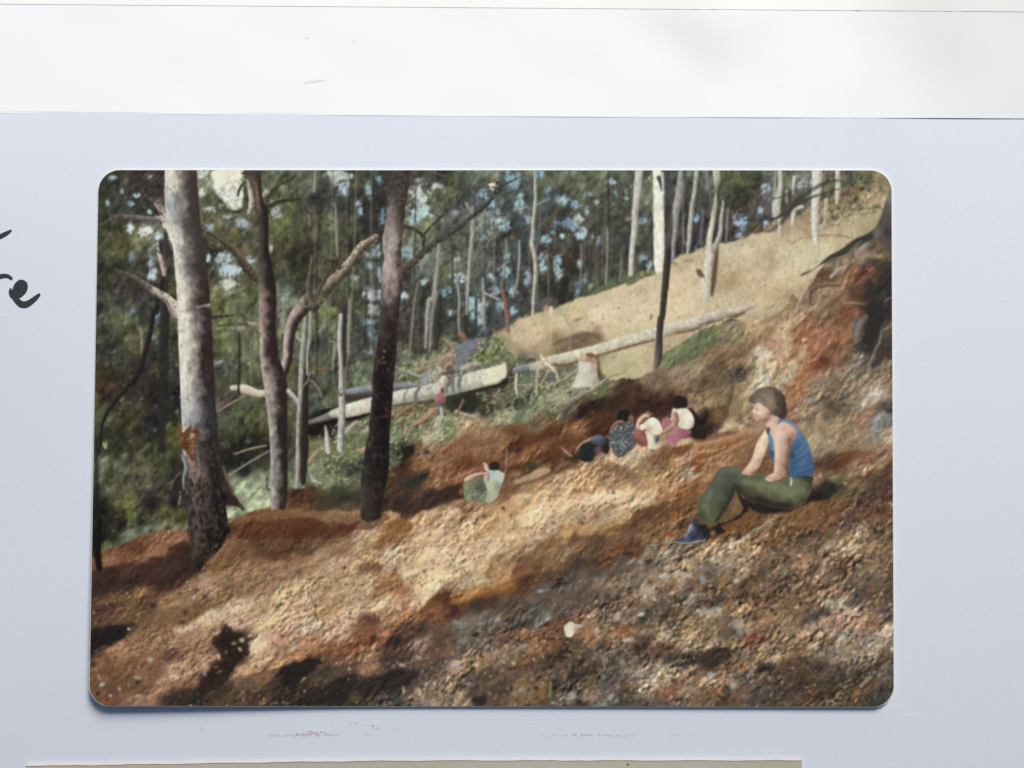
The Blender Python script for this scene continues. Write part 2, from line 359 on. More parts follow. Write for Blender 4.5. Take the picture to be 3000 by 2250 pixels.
F = field('''A1 250,200,2f352a 450,100,3a3c2a 600,250,322a26 750,200,38302a 350,400,333a2e 600,450,2f2f28 300,550,3a3a30 250,750,3d3c28 400,850,4c4c2c 600,880,5f6240 300,900,4a4c2c 750,900,6a6c5c
350,1100,2e2e26 600,1100,3a3c2e 500,1250,36342a 250,1300,3a3426 350,1500,3a3832 600,1550,3a3c34 250,1600,44483a 800,1300,34302a 900,1400,44462c 880,900,3a3430 900,1150,403a2c 1320,150,6c7458 1300,420,4c4e34 1450,400,4f5236
1350,570,4a4a2c 1500,650,50503a 1350,750,44402c 1400,850,4a4834 1600,800,52502e 1700,720,54563a 1400,920,33302a 1300,900,302c26 1750,900,4f4e36 1800,1000,4c4a34 1400,1250,404030 1450,1400,5a6038 1600,1450,5e6440
1500,1600,5a6034 1750,1500,50583a 1800,1350,46442c 1900,900,4a4630 2100,150,566040 2150,350,4a5030 2100,650,50582f 2150,800,484a28 2150,1000,3c3a26 2150,1150,3a3c2a 2150,1500,6c7460 1800,600,4c4e34
A2 200,100,3a3e2c 350,170,4c5c38 250,350,3c3c28 500,400,585838 300,600,33322a 200,800,38301f 500,700,302e24 750,600,34302a 900,500,3a3c2c 900,250,48462f 750,800,38302a 850,1000,2a2622 600,1000,322824
300,1000,3c2e22 400,1150,3a3424 200,1250,454c30 450,1300,3c3c20 600,1450,302e20 800,1300,262420 950,1100,242420 950,1450,4a4a20 900,1600,3a3a22 300,1500,32301f 1450,300,5a6238 1600,500,545c38 1450,600,4c5030
1550,700,44483a 1800,300,5c6440 1800,500,50583c 1800,750,586038 1700,800,464e30 1500,850,403e2c 1850,900,465030 1450,950,3a3a2c 1500,1050,54483a 1500,1200,48523a 1700,1150,4a5434 1850,1250,4c5630 1600,1350,3c4428
1500,1500,343422 1800,1500,22241c 1850,1350,444824 1550,1620,201f18
A3 200,300,5a5c44 300,500,44452c 400,700,545430 480,850,5a5c28 250,900,2c2820 600,450,4c4432 700,700,262020 850,700,38342a 800,300,44442a 1000,400,24201c 950,700,1c1a18 600,950,282420 850,800,4a4a24 400,950,2a2620
300,1080,2c2a20 1000,850,444524 900,950,66704c 650,1000,6a7058 450,1080,5c6848 250,1180,5c6838 1000,1000,70684c 1500,200,24221c 1700,300,1e1e18 1800,500,78885f 1700,600,84926c 1900,600,809468 1900,450,6c7c58
1600,750,6c7c50 1580,830,7c8c66 1900,200,2a2a20 1800,120,222018 150,800,181814 130,1100,161410
B1 150,150,505a40 50,300,4a5034 300,350,343a2e 150,500,38382a 250,700,4a4830 100,900,302c22 450,650,5c6440 350,850,3c3c2c 600,650,3f3f2c 700,250,363c2e 700,450,303630 600,450,2e342c 850,600,322f28 900,450,2c3028
700,750,3c3c2e 550,900,4a4a30 650,900,4a4830 400,1000,3c3c2a 100,1100,302c20 350,1150,4c4a34 500,1200,4a4428 150,1300,3c3c30 80,1550,606c4c 350,1600,5c6c34 600,1280,50583c 750,1250,4a5440 700,1450,3c4230
750,1550,3c462c 600,1500,3c3a2a 1500,150,3a382e 1650,150,30322a 1800,200,4a4e3c 1700,300,50563e 1900,300,343830 1550,400,4c4e34 1600,550,4a4e3c 1450,620,5c6c40 1350,900,56624a 1700,600,4c4e44 1850,750,4a5440
1700,900,586248 1500,1100,5a6454 1650,1200,485c3a 1800,1100,505c46 1300,1250,3c4438 1450,1400,343a30 1400,1550,363c2e 1750,1500,343c30 2100,650,586a58 2050,950,4c5848 2080,150,546a54 2000,400,44504c 2150,1100,4a5548 2000,1400,3c4640
B2 300,150,5c6c38 400,300,586444 350,500,3c4030 300,650,3c4430 500,700,404a34 800,150,3a4430 750,350,3c4634 800,450,3c4a38 750,700,5c6c4c 800,600,384030 1250,200,343830 1250,400,363a2c 1400,300,343430
1400,500,3c3e30 1650,300,343a30 1700,450,4c5038 1250,600,5c644c 1800,350,40443a 1950,300,363c38 2100,350,4a524a 1500,600,6c7055 400,900,4c5438 800,850,586a44 350,1100,4f5c40 300,850,4c4c38
C1 650,200,4c5640 900,150,566044 1100,250,505a40 1400,150,505a42 500,200,4c5a38 300,300,445044 650,550,35342a 550,650,34342a 200,550,3c443c 200,750,34302c 350,750,3c4848 600,400,3c4c50 700,850,3a3c30 650,950,383028
800,1000,35302a 800,1200,2c2824 1150,550,3a3a2c 1250,500,38382c 1300,400,3c4234 1100,1000,46443a 1050,1100,403a34 1200,1150,44423a 1400,900,3c3a34 1600,300,5c6a48 1600,750,4c4c3c 1600,550,586048 1600,900,34342c
1600,1100,3c3e38 500,1250,2f3224 550,1350,34342c 700,1350,2c2824 900,1300,46504c 300,1200,343430 300,1450,3c3834 450,1500,403c34 550,1500,4c4438 800,1400,28241f 1150,1320,4c5c3c 1300,1280,48583a 1450,1230,4a5434
1600,1190,4c5a34 1950,250,3c403c 2050,600,3c3a34 1900,700,3c382f 2100,300,3c3c30 1300,700,444438 0,900,3a4434 100,1250,3c4848 1950,900,34302c 2150,800,34343a
D1 50,200,4c5a48 300,150,464a2c 500,150,4a4c30 350,300,3a3a28 500,350,343226 600,200,3c3c28 50,450,3c4438 400,450,40342c 550,450,44382e 700,400,54504a 300,600,3c302a 20,700,3a302e 200,750,2c2824 600,600,40403c
500,700,44443c 1000,150,5c5c48 1100,250,7c8474 950,400,3c382c 1000,350,4c4a3c 1450,150,5c5c40 1700,150,5a5a3c 1800,100,5c5c3c 1400,250,504a38 1650,230,4a4838 750,180,5c5c50 850,600,5c5040 600,750,5f5038''')
IMG = F.copy(); LAB[:] = L_forest
allm = np.ones((H, W), np.float32)
n1 = noise(26, 15, 55, 21, 4); n2 = noise(90, 70, 20, 22, 2); n3 = noise(9, 5, 55, 23, 3)
f1, f2, ca_, cb_ = cells(11, 1.9, 52, 61); g1, g2, cc_, cd_ = cells(6, 1.8, 60, 62)
leaf = (ca_ - .5) * .55 + (cc_ - .5) * .30 + relief(-f1) * .35 + relief(-g1) * .15
clump = noise(34, 20, 60, 63, 3); droop = noise(7, 22, 8, 64, 3)
IMG *= np.clip(1.06 + .30 * n1 + .10 * n2 + .10 * n3 + .50 * leaf + .34 * clump + .22 * droop, .3, 2.4)[..., None]
IMG += (np.stack([.5 * (cb_ - .5), .6 * (cb_ - .5), -.5 * (cb_ - .5)], -1) * .075 * np.clip(leaf + .6, 0, 1.4)[..., None]).astype(np.float32)
IMG += (np.stack([.030 * noise(40, 40, 0, 24, 3), .018 * noise(40, 40, 0, 25, 3), -.020 * noise(30, 30, 0, 26, 3)], -1)).astype(np.float32)
fm = (YY < 1560).astype(np.float32)
scatter(fm, 4600, (2.4, 6.0), None, (.25, .6), local=(.55, 1.6))
scatter((YY < 1100).astype(np.float32), 1300, (1.8, 3.8), 'b0b090 8c9470 a0a488 7c8460 9c8c70'.split(), (.12, .42))
scatter(((YY > 1000) & (XX < 900)).astype(np.float32), 600, (1.8, 4.6), '8c9858 9ca470 7c8850 a8a888'.split(), (.15, .5))
scatter(fm, 1500, (2, 5), '1e1c18 24221c 2c2620'.split(), (.3, .75))
SKY = '''A1 1290,110,70,60,b0b8a8 1250,310,35,60,b8c0bc 1340,490,60,35,a9b9b5 1530,570,50,25,a0b4b0 1690,640,90,60,8c9ea0 1350,680,60,40,8fa0a0 2020,430,40,35,9fb0a8 1930,290,40,60,9fb0a8 2060,520,60,60,8ea39c
2000,920,35,50,a5b5b0 1790,1050,40,60,9ab0b0 1500,1020,110,80,a0b4b4 1560,1150,160,80,a3b5b5 1560,1300,120,70,c0c4b0 1330,1010,30,50,a0b4b4 500,430,40,30,8aa6ac 400,310,30,40,9fb8bc 290,150,50,30,9ab0b4
240,420,25,35,9ab0b4 480,700,50,50,bccccc 650,730,90,60,c8d0c4 800,780,60,50,b0bfc0 920,810,35,70,b8c4c0 560,350,50,30,a0b8bc 700,520,30,30,a0b8bc 680,150,70,50,90a098 720,1180,50,80,a9bcbc 710,1060,40,60,7f9fb4
500,1000,40,60,6f8080 780,1620,40,70,6f94a8
A2 790,150,40,80,7aa0b4 500,110,35,50,6a8a94 740,410,50,40,6d8a90 1430,670,40,35,9aa8b0
B1 520,130,130,80,a9b9a8 560,250,80,90,a8bcc0 660,130,30,50,b8bca0 850,280,40,90,7aa0b0 960,170,40,60,6f9cb8 740,430,30,40,8ca8b4 760,510,30,40,8ca8b4 1000,580,45,100,6f9cb4 1400,340,120,140,b8c8b8 1400,520,130,100,9fbabc
1340,600,80,60,80a4b0 1590,240,70,40,9fb0ac 1380,180,40,30,8fa8b0 920,960,90,90,9cb0b4 850,1090,60,50,7899a8 960,1170,60,120,8fa8b0 1280,960,60,100,7fa0a0 900,1420,110,80,a4b8b8 900,1560,60,80,b4bcac 1220,1430,50,50,9fb4b4
1440,1270,50,40,a0b4b8 1700,1390,60,60,6f94a8 1820,1230,90,60,98b0b4 1800,1030,40,30,98b0b4 2080,330,70,60,7fa8b0 1790,530,40,50,8299a8 2180,420,40,60,7fa0b4 2100,800,40,30,90a8b4 1980,1540,120,100,8fb0b0 1740,1600,50,50,90b0b4
2180,1240,40,60,90b0b4 1350,1000,40,30,98acb0 700,1220,70,30,8c9c94
B2 900,110,60,90,b4bca8 870,230,90,60,7f9cac 860,560,50,30,9aa4a4 880,350,60,80,60808a 1740,130,40,40,8fb4bc 2030,150,100,90,8fb0b0 2060,240,60,40,8fb0b0
C1 200,180,90,110,7298a4 480,110,70,50,7098b0 270,430,70,90,88a8a8 30,510,40,40,88a8a8 40,640,50,70,a0b4ac 120,650,50,80,80a0a4 370,600,50,50,7c98b0 1260,190,60,40,9ab8bc 580,280,50,40,6a84a0 760,400,90,70,8cacac
860,440,50,50,6f90ac 1010,330,60,30,7898a0 1295,310,30,30,80a0b0 1110,415,30,30,88a4b4 1420,375,30,20,7c9cac 1000,510,40,60,a0b8b4 900,620,70,90,a8b8a8 760,640,110,60,5a7490 840,670,60,60,8099b8 730,780,50,30,9cbcc0
920,790,80,60,a4b8b8 960,740,50,50,90a8b0 550,820,60,60,84a8ac 630,740,30,25,6a90b0 1040,790,30,25,7c98b0 1120,850,25,60,7c8c9c 130,1000,40,70,80a0a4 110,1160,60,70,a0b8b8 520,1020,60,60,90a8b4 520,1120,60,70,98b0b0
670,1040,50,60,7ca8b8 700,1190,60,60,94acac 660,1110,40,60,90b0b4 360,1250,40,110,7f98a0 440,1190,30,50,8ca8b0 920,1080,30,50,8fa8b0 890,1380,50,60,7f8c98 970,1220,30,60,6f8088 1610,1020,50,30,7f9cb0 1680,1090,40,50,84a4b0
1610,610,50,30,7f9cb0 2180,590,30,50,7ca0b8 180,1380,60,60,98b0b0 60,1540,60,80,6f98a4 190,1590,40,40,7cb0c0 0,1350,50,80,7c9ca4
D1 730,270,60,70,8fa8b4 440,640,80,110,8aa0b8 700,620,30,40,7cb0d0 650,500,30,50,90b4bc 1120,200,100,80,8c988c'''
SM = np.zeros((H, W), np.float32); SC = np.zeros((H, W, 3), np.float32); SWT = np.full((H, W), 1e-6, np.float32); o_ = (0, 0)
for q in SKY.split("'")[0].split():
    if q in TO: o_ = TO[q]; continue
    v_ = q.split(','); x_ = o_[0] + float(v_[0]) * Z; y_ = o_[1] + float(v_[1]) * Z; a_ = float(v_[2]) * Z * 1.15; b_ = float(v_[3]) * Z * 1.15
    w_ = window(x_ - 3 * a_, y_ - 3 * b_, x_ + 3 * a_, y_ + 3 * b_)
    if w_ is None: continue
    g_ = np.exp(-((XX[w_] - x_) / a_) ** 2 * .8 - ((YY[w_] - y_) / b_) ** 2 * .8); SM[w_] = np.maximum(SM[w_], g_); SC[w_] += (g_ ** 2)[..., None] * hexc(v_[4]).astype(np.float32); SWT[w_] += g_ ** 2
SC /= SWT[..., None]
nl = noise(13, 7, 54, 65, 4, .7) * 1.15 + (ca_ - .5) * .6 + (cc_ - .5) * .55
sm = np.clip((SM - .50 + .46 * nl) * 3.0, 0, 1) * (SWT > .02)
comp(blur(sm.astype(np.float32), .5) * .93, SC * (1 + .09 * noise(12, 9, 50, 66, 2) + .12 * (cc_ - .5) * (SM < .9))[..., None])
scatter((SM > .3).astype(np.float32), 1300, (1.4, 3.2), '2c3028 3a4034 4c5444 5c6450 343228 8ca0a0'.split(), (.25, .7), ang=(-.95, .35), asp=(1.3, 2.8))
m = polymask(P('A1 1390,60 1720,60 1680,200 1700,420 1610,490 1530,430 1440,330 1370,220'), 6, True, 11)
comp(m * .95, hexc('cbc8ae')); dabs('A1 1560,420,60,60,b8c4b4 1480,300,40,60,b4c4b8 1600,330,50,60,a8bcb8 1500,450,60,40,9cb4b4 1620,180,50,80,c8c6ae', rag=1.2)
scatter(m * (YY > 530), 40, (2, 4), '6c7c70 8ca09c 5c6c5c'.split(), (.3, .6))
IMG = blur(IMG, .5)

# ---------------------------------------------------------------- thin far trunks of the forest
for i in range(74):
    x_ = rng.uniform(700, 2040) if i < 60 else rng.uniform(2080, 2500)
    g0 = 1180 - (x_ - 700) * .42 if x_ < 1450 else 925 - (x_ - 1450) * .40
    if x_ > 2040: g0 = 700 - (x_ - 2080) * .35
    y1_ = g0 + rng.uniform(-40, 15); y0_ = rng.choice([490, rng.uniform(500, 760), rng.uniform(600, 820)]); y0_ = min(y0_, y1_ - 90)
    r_ = rng.uniform(1.2, 3.6); dx_ = rng.normal(0, 9); c_ = ['7c7868 6c6858 44423a', '94907f 84806f 54503f', '34302a 2a2723 24221e', '3c3830 302c28 282522', '8a8070 74695c 4c443a'][rng.integers(5)]
    lp = np.array([[x_ + dx_, y0_, r_ * .7], [x_ + dx_ * .4 + rng.normal(0, 3), (y0_ + y1_) / 2, r_], [x_, y1_, r_ * 1.1]]); LPTS.append((lp, c_, rng.uniform(.3, .75)))
for i in range(150):
    x_ = rng.uniform(290, 2000); y_ = rng.uniform(505, 1250 if x_ < 900 else 880); an_ = rng.choice([-1, 1]) * rng.uniform(.3, 1.3); l_ = rng.uniform(14, 48); q = []
    for k_ in range(4): q.append([x_ + math.sin(an_) * l_ * k_ / 3 + rng.normal(0, 2.5), y_ - math.cos(an_) * l_ * k_ / 3 + rng.normal(0, 2.5), (1.7 - .4 * k_) * rng.uniform(.7, 1.2)])
    LPTS.append((np.array(q), ['34302a 2c2822 24211d', '5c5448 4c463c 3c362e', '98927e 847e6c 5c5648', '2c2822 28241f 24211d'][rng.integers(4)], rng.uniform(.35, .8)))
for lp, c_, a_ in LPTS: limb(None, c_, None, edge=4, alpha=a_, pts=spline(lp, 6))
def trunk(label, s, cols, lab=None, **k):
    limb(s, cols, lab or LB('tree_trunk', label), **k)
PALE = 'aca894 b4b09c 8c887a'; GREY = '8c887c 949082 605c54'; DIM = '74705f 7c786a 4c483e'; DK = '3a322c 2e2824 26201c'
for s, c in (('A2 600,300,16 620,550,20 610,720,10', '94846c 8c7c64 5c5040'), ('A2 1600,300,22 1600,600,20', '6c6858 64604e 54503f'), ('A2 1660,350,14 1665,700,14 1660,1010,12', '2c2820 24201c 24201c'),
             ('A2 1790,400,14 1800,900,12', '747460 6c6c58 4c4c3c'), ('A2 1540,300,10 1720,300,10', '90988a 8c9484 7c8474'), ('A2 2150,0,14 2150,260,14', '8c8c7c 7c7c6c 5c5c4c'), ('A2 860,0,55 850,600,50 830,1000,45 820,1600,40', '2e2a24 2a2622 26241e'),
             ('B1 490,450,8 510,980,12', '8c8c7c 94948a 6c6c5c'), ('B1 205,560,10 210,660,10', '8c8478 8c8478 6c6458'), ('B1 270,80,10 260,300,13', '9ca498 8c9488 6c7064'), ('B1 235,90,10 235,200,12', '84685c 7c6050 5c4c40'),
             ('B2 650,0,20 635,300,22 630,550,18', '948c78 8c8470 5c5444'), ('B2 650,560,12 605,700,14 600,900,12 590,1050,10', '8c7c64 7c6c54 5c4c3c'), ('B2 430,440,10 480,470,22 465,600,18 455,750,12', '948e7a 8a8470 645e4c'),
             ('B2 590,80,26 580,350,28 580,700,22', '302824 302824 28221e'), ('B2 1900,0,24 1900,400,20', '2f2c28 2f2c28 2f2c28'), ('B2 2010,0,14 2000,390,12', '2f2c2a 2f2c2a 2f2c2a'), ('B2 1610,0,40 1590,300,38 1570,510,30', '3c342c 342c28 2c2622'),
             ('B1 2120,900,10 2150,830,9 2230,780,8', '8c8478 8c8478 6c6458'), ('C1 930,870,12 935,1000,12 925,1300,10', '7c7868 7c7868 5c584c'), ('C1 1215,700,13 1218,950,13 1200,1290,16', '7c7a70 84807a 5c5a50'), ('C1 1370,980,9 1350,1260,15', '7a7c70 7a7c70 5c5e54'),
             ('C1 120,820,12 125,1000,14 80,1280,10', '7c8480 7c8480 5c6460'), ('C1 265,830,12 265,1000,16 250,1200,14 225,1350,13', '9c9c90 94948a 5c5c54'), ('C1 780,870,14 770,1100,12', '54443a 4c3c34 3c302a'), ('C1 460,1400,10 455,1620,9', '6c6c64 6c6c64 54544c'),
             ('C1 490,470,10 480,750,12 455,920,12', '6c6858 6c6858 4c483c'), ('C1 580,1250,10 575,1500,8', '6c6858 605c50 4c483c'), ('C1 760,1250,50 720,1480,40', '28231f 28231f 28231f'), ('C1 1920,520,14 1890,800,16', '5c584c 4c483f 3a362e'),
             ('D1 40,500,18 10,860,18', '6c6660 645e58 4c4640'), ('D1 80,80,22 90,260,18', '7c7c74 74746c 5c5c54'), ('D1 310,480,14 295,650,18 285,840,12', '80786c 80786c 5c544a'), ('D1 820,90,14 810,350,18', 'a09a8a 948e7e 6c685c'), ('D1 940,290,18 940,410,16', '9c9886 948e7e 6c685c'),
             ('C1 1130,860,10 1125,1250,12', '4c443c 443c34 342e28'), ('C1 1040,900,16 1030,1280,14', '3c342e 3c342e 2c2824'), ('C1 2040,700,10 2030,960,10', '74706a 6c6860 4c4842'), ('B1 1750,930,8 1760,1659,10', '4a463c 423e36 342f2a')):
    limb(s, c, None, edge=5, alpha=.85)
T_thin = [('thin pale trunk with a kink left of the red pole', 'C1 430,70,14 437,250,17 435,420,18 415,600,19 408,780,23 400,870,26 430,1000,24 437,1200,22 420,1400,20 405,1680,15', 'aaa690 a6a28e 6c6a5c'),
          ('leaning pale trunk, its top forked, right of the dark trunk', 'B1 1970,470,14 1975,700,22 1950,950,24 1930,1200,20 1910,1500,15 B2 1905,150,12', 'a09c8e 949082 5c584c'),
          ('tall grey-white trunk left of the widest white trunk', 'C1 1560,70,45 1540,280,40 1515,500,34 1510,650,34 1490,850,30 1475,1000,28 1465,1230,28', 'b0ac9e aca89a 807c70'),
          ('widest white trunk, standing at the top of the grass slope', 'C1 1752,70,46 1765,300,54 1770,600,58 1775,900,60 1780,1100,60 1790,1250,36', 'c8c4ac c8c4ac b4b09c'),
          ('grey trunk just right of the widest white trunk', 'C1 2010,70,30 2000,300,45 1960,500,42 1950,700,28 1930,850,26 1915,1060,20', '94918a 8c8880 5c584f'),
          ('slender pale trunk leaning right behind the grass crest', 'C1 2180,70,26 2155,300,22 2130,450,24 2110,650,26 2095,850,24 2080,960,15', 'a8a494 9c988a 706c60'),
          ('twin grey trunks above the brush', 'B1 1610,830,15 1600,1000,20 1580,1200,20 1545,1450,26 B2 1500,0,26 1480,200,24 1460,510,12', '94907f 8c8880 6c685e'),
          ('grey-brown trunk beside the twin trunks', 'B1 1580,1400,28 B2 1565,0,28 1530,220,22 1510,540,13', '84807a 7c7468 4c443c'),
          ('thin brown trunk between the dark trunk and the twin trunks', 'B1 1380,1290,9 1350,1450,12 B2 1340,50,14 1320,250,14 1290,610,11', '8c7c68 80705f 5c5040'),
          ('faint pale trunk behind the brush pile', 'B1 1810,1300,14 1830,1500,17 B2 1820,110,16 1825,330,10', '94948a 8a8a7c 64645a'),
          ('pale trunk with a side branch above the brush pile', 'B1 2080,1240,14 2095,1480,18 2090,1659,18 B2 2080,240,13', '98988c 8c8c80 64645c')]
for l, s, c in T_thin: trunk(l, s, c, edge=4)
for s, c in (('B1 2110,490,7 2060,620,9 2010,710,12', '949082 8c887a 6c685c'), ('B1 1905,430,20 1960,520,14', '7c8070 7c8070 5c6054'), ('B1 2090,1390,14 2150,1420,14 2240,1460,13', 'a8968a a08c7c 7c6c60'), ('C1 440,450,8 520,410,8 595,372,7', '9c9c88 8c8c78 6c6c5c'),
             ('C1 1770,150,24 1790,220,14 1800,290,7', '3c3c34 3c3c34 3c3c34'), ('C1 1812,100,13 1822,330,11', 'a4a498 a4a498 84847a'), ('C1 1660,150,8 1670,160,8', 'c0a870 c0a870 c0a870'), ('C1 1740,1240,10 1810,1180,12', '7c6c5c 6c5c50 54483e'), ('C1 1740,1290,9 1800,1240,10', '5c4a40 5c4a40 4c3c34')):
    limb(s, c, None, edge=4)

# ---------------------------------------------------------------- grass slope
G = field('''D1 1950,130,8c7a54 2000,200,7a6844 1950,350,988458 1700,300,6c5a34 1600,350,6f5436 1700,450,6f6444 1500,450,7c6444 1500,550,8c7a54 1650,600,a4946c 1800,600,968a60 1850,480,9c8c60 1100,550,7c6848 1100,650,a08460
950,700,a08860 1450,650,948460 1600,750,a8986c 1750,720,94865c 1400,750,b09c74 1000,800,ac9870 700,850,b4a078 450,850,a89a78 300,900,b0a27c 500,950,b8a884 750,1000,a48c6c 1100,900,b8a880 1050,1000,b8ae88 1300,950,b8ac84
400,1050,b8a47c 300,1200,b49868 350,1300,a88650 600,1200,b89e74 700,1100,ac967a 900,1150,bcaa80 1000,1250,b8a47a 700,1400,b89e70 400,1450,b0a07c 900,1500,b49866 650,1500,b8a476 1100,1400,a88e64 50,950,ac9c78 1800,750,8c7c54
C1 2000,1050,a4946c 2100,1200,b8a47c 2000,1350,c0aa80 2100,1550,bfae82 1950,1500,c0a87c 1700,1300,b8a884 1500,1320,b8a078 1300,1400,bca87c 1100,1500,bca880 1500,1500,c0ac82 1650,1600,bca87c 1200,1600,c4b088 900,1550,b8a470
750,1600,a89864 700,1560,b09c64
C2 300,250,b8a476 200,300,a8946c 450,200,b0a070 400,350,c0a67a 200,400,c0a478 300,450,b89a70 700,200,b8a87c 900,200,b09c78 1100,150,c4b088 1300,250,c0aa80 1500,100,c4b088 1600,200,bca880 800,320,b49a70 1000,300,bca67a
1200,350,bca47c 850,420,7a6040 1000,400,6a5440 900,450,64503e 700,430,8c7450 650,500,8a7848 700,520,6c5c44 400,560,847460 300,600,6a604c 1100,400,84684c 500,500,a88c60 150,500,9c8c64 50,480,7c7c50 1950,150,c0aa80
2150,80,b8a684 1300,600,a89a6a 1150,620,988850 1500,550,b8a87c 1600,600,b0a070 1300,720,b0a478 1400,700,a89c6c 1500,780,b49c70 1650,700,b0966c 1250,780,a89a60 1900,450,a8966c 1850,500,988868 1950,420,b09870
D2 100,50,b0a07c 500,100,a89670 600,50,b89c6c 800,50,b49868 750,150,a89060 600,200,a08c64 900,100,ac9468 1000,60,9c7e56''', soft=18, warp=16, seed=11)
gt = 1 + .06 * noise(10, 3.5, 65, 31, 3) + .06 * noise(60, 26, 25, 32, 3)
G = G * gt[..., None]
gm = polymask(P('''C2 -90,470 0,370 120,300 240,220 330,175 430,150 560,110 650,85 720,40 C1 830,1480 950,1430 1050,1415 1200,1365 1400,1290 1560,1240 1700,1205 1880,1110 1930,1030 2050,980 2212,915 D1 60,900 330,850 500,780 680,730 800,640 900,590 1000,610 1080,560 1200,470
1300,410 1400,400 1500,290 1700,240 1860,220 1900,100 2120,60 2120,500 2060,700 1850,830 1700,870 1500,960 1350,1070 1280,1180 1150,1330 1080,1480 1040,1659 D2 950,130 800,230 700,330 500,230 300,210 100,330
C2 2100,430 1900,570 1760,740 1560,840 1400,850 1200,860 1110,800 900,700 500,740 300,700 170,580 40,500'''), 5, True, 7)
comp(gm, G, None); LAB[gm > .5] = L_grass
ed = (np.abs(gm - .5) < .45) * (YY < 980)
def tufts(mask, n, cols, L=(3, 8), ang=(-1.35, .35), w=(.7, 1.2), alpha=(.35, .8)):
    ys, xs = np.where(mask > .5)
    if len(ys) == 0: return
    cs = [hexc(c) for c in cols]
    for i in rng.integers(0, len(ys), n):
        l_ = rng.uniform(*L); dab(float(XX[ys[i], xs[i]]), float(YY[ys[i], xs[i]]) - l_ * .5, l_, rng.uniform(*w), rng.normal(*ang), cs[rng.integers(len(cs))] * rng.uniform(.85, 1.12), rng.uniform(*alpha), 1.4)
tufts(ed, 420, 'c0aa80 b09c70 c8b48c 988458'.split(), (3, 7))
tufts(gm, 2300, 'c8b690 d0bc94 b8a47c a8946c 9c8860 c4ae88'.split(), (3, 9), alpha=(.12, .42))
tufts(gm * (XX > 2200), 700, 'c8b488 9c885c 84704c b0a078 c0ac80'.split(), (5, 14), (-1.2, .3), alpha=(.2, .55))
scatter(gm, 3000, (1.0, 2.2), None, (.25, .6), ang=(-1.2, .4), asp=(1.5, 3.5), local=(.82, 1.12))
scatter(gm * (XX < 2350), 160, (1.6, 3.2), '7c6444 8c7450 6c5c48'.split(), (.25, .55), ang=(-.5, .3))
scatter(polymask(P('D1 1150,600 1400,400 1800,240 2000,300 2000,500 1700,560 1400,700'), 6), 500, (2, 5), None, (.4, .8), local=(.6, 1.3))
for s, c in (('C2 860,220,10 900,205,12 940,190,6', '6c5c44'), ('C2 1690,160,9 1688,200,9', '54443a'), ('C1 2060,1050,14 2130,1040,14', '84644c'), ('C2 640,470,10 700,440,18 840,400,24 950,370,30 1080,380,26 1130,420,14', '6c5440'),
             ('C1 2190,1150,20 2212,1200,20 D1 30,1200,14', '5c4434'), ('D1 1150,800,10 1300,775,10 1500,775,10 1650,800,8', '846c4c'), ('D1 1000,860,10 1100,800,10', '8c745c'), ('D1 1550,500,7 1750,490,8 1950,470,6', '5c5038')):
    limb(s, c, None, edge=6, alpha=.75, tex=.2)
m = polymask(P('C1 1030,1400 1150,1320 1290,1270 1330,1300 1200,1360 1060,1420'), 6, True, 6); comp(m * .9, hexc('5c6c3c'))
m = polymask(P('C1 1400,1230 1520,1190 1690,1140 1700,1190 1560,1250 1440,1310'), 6, True, 6); comp(m * .9, hexc('58683a'))
scatter(m, 40, (2, 4), '7c8c50 4c5c30 a88c48'.split())

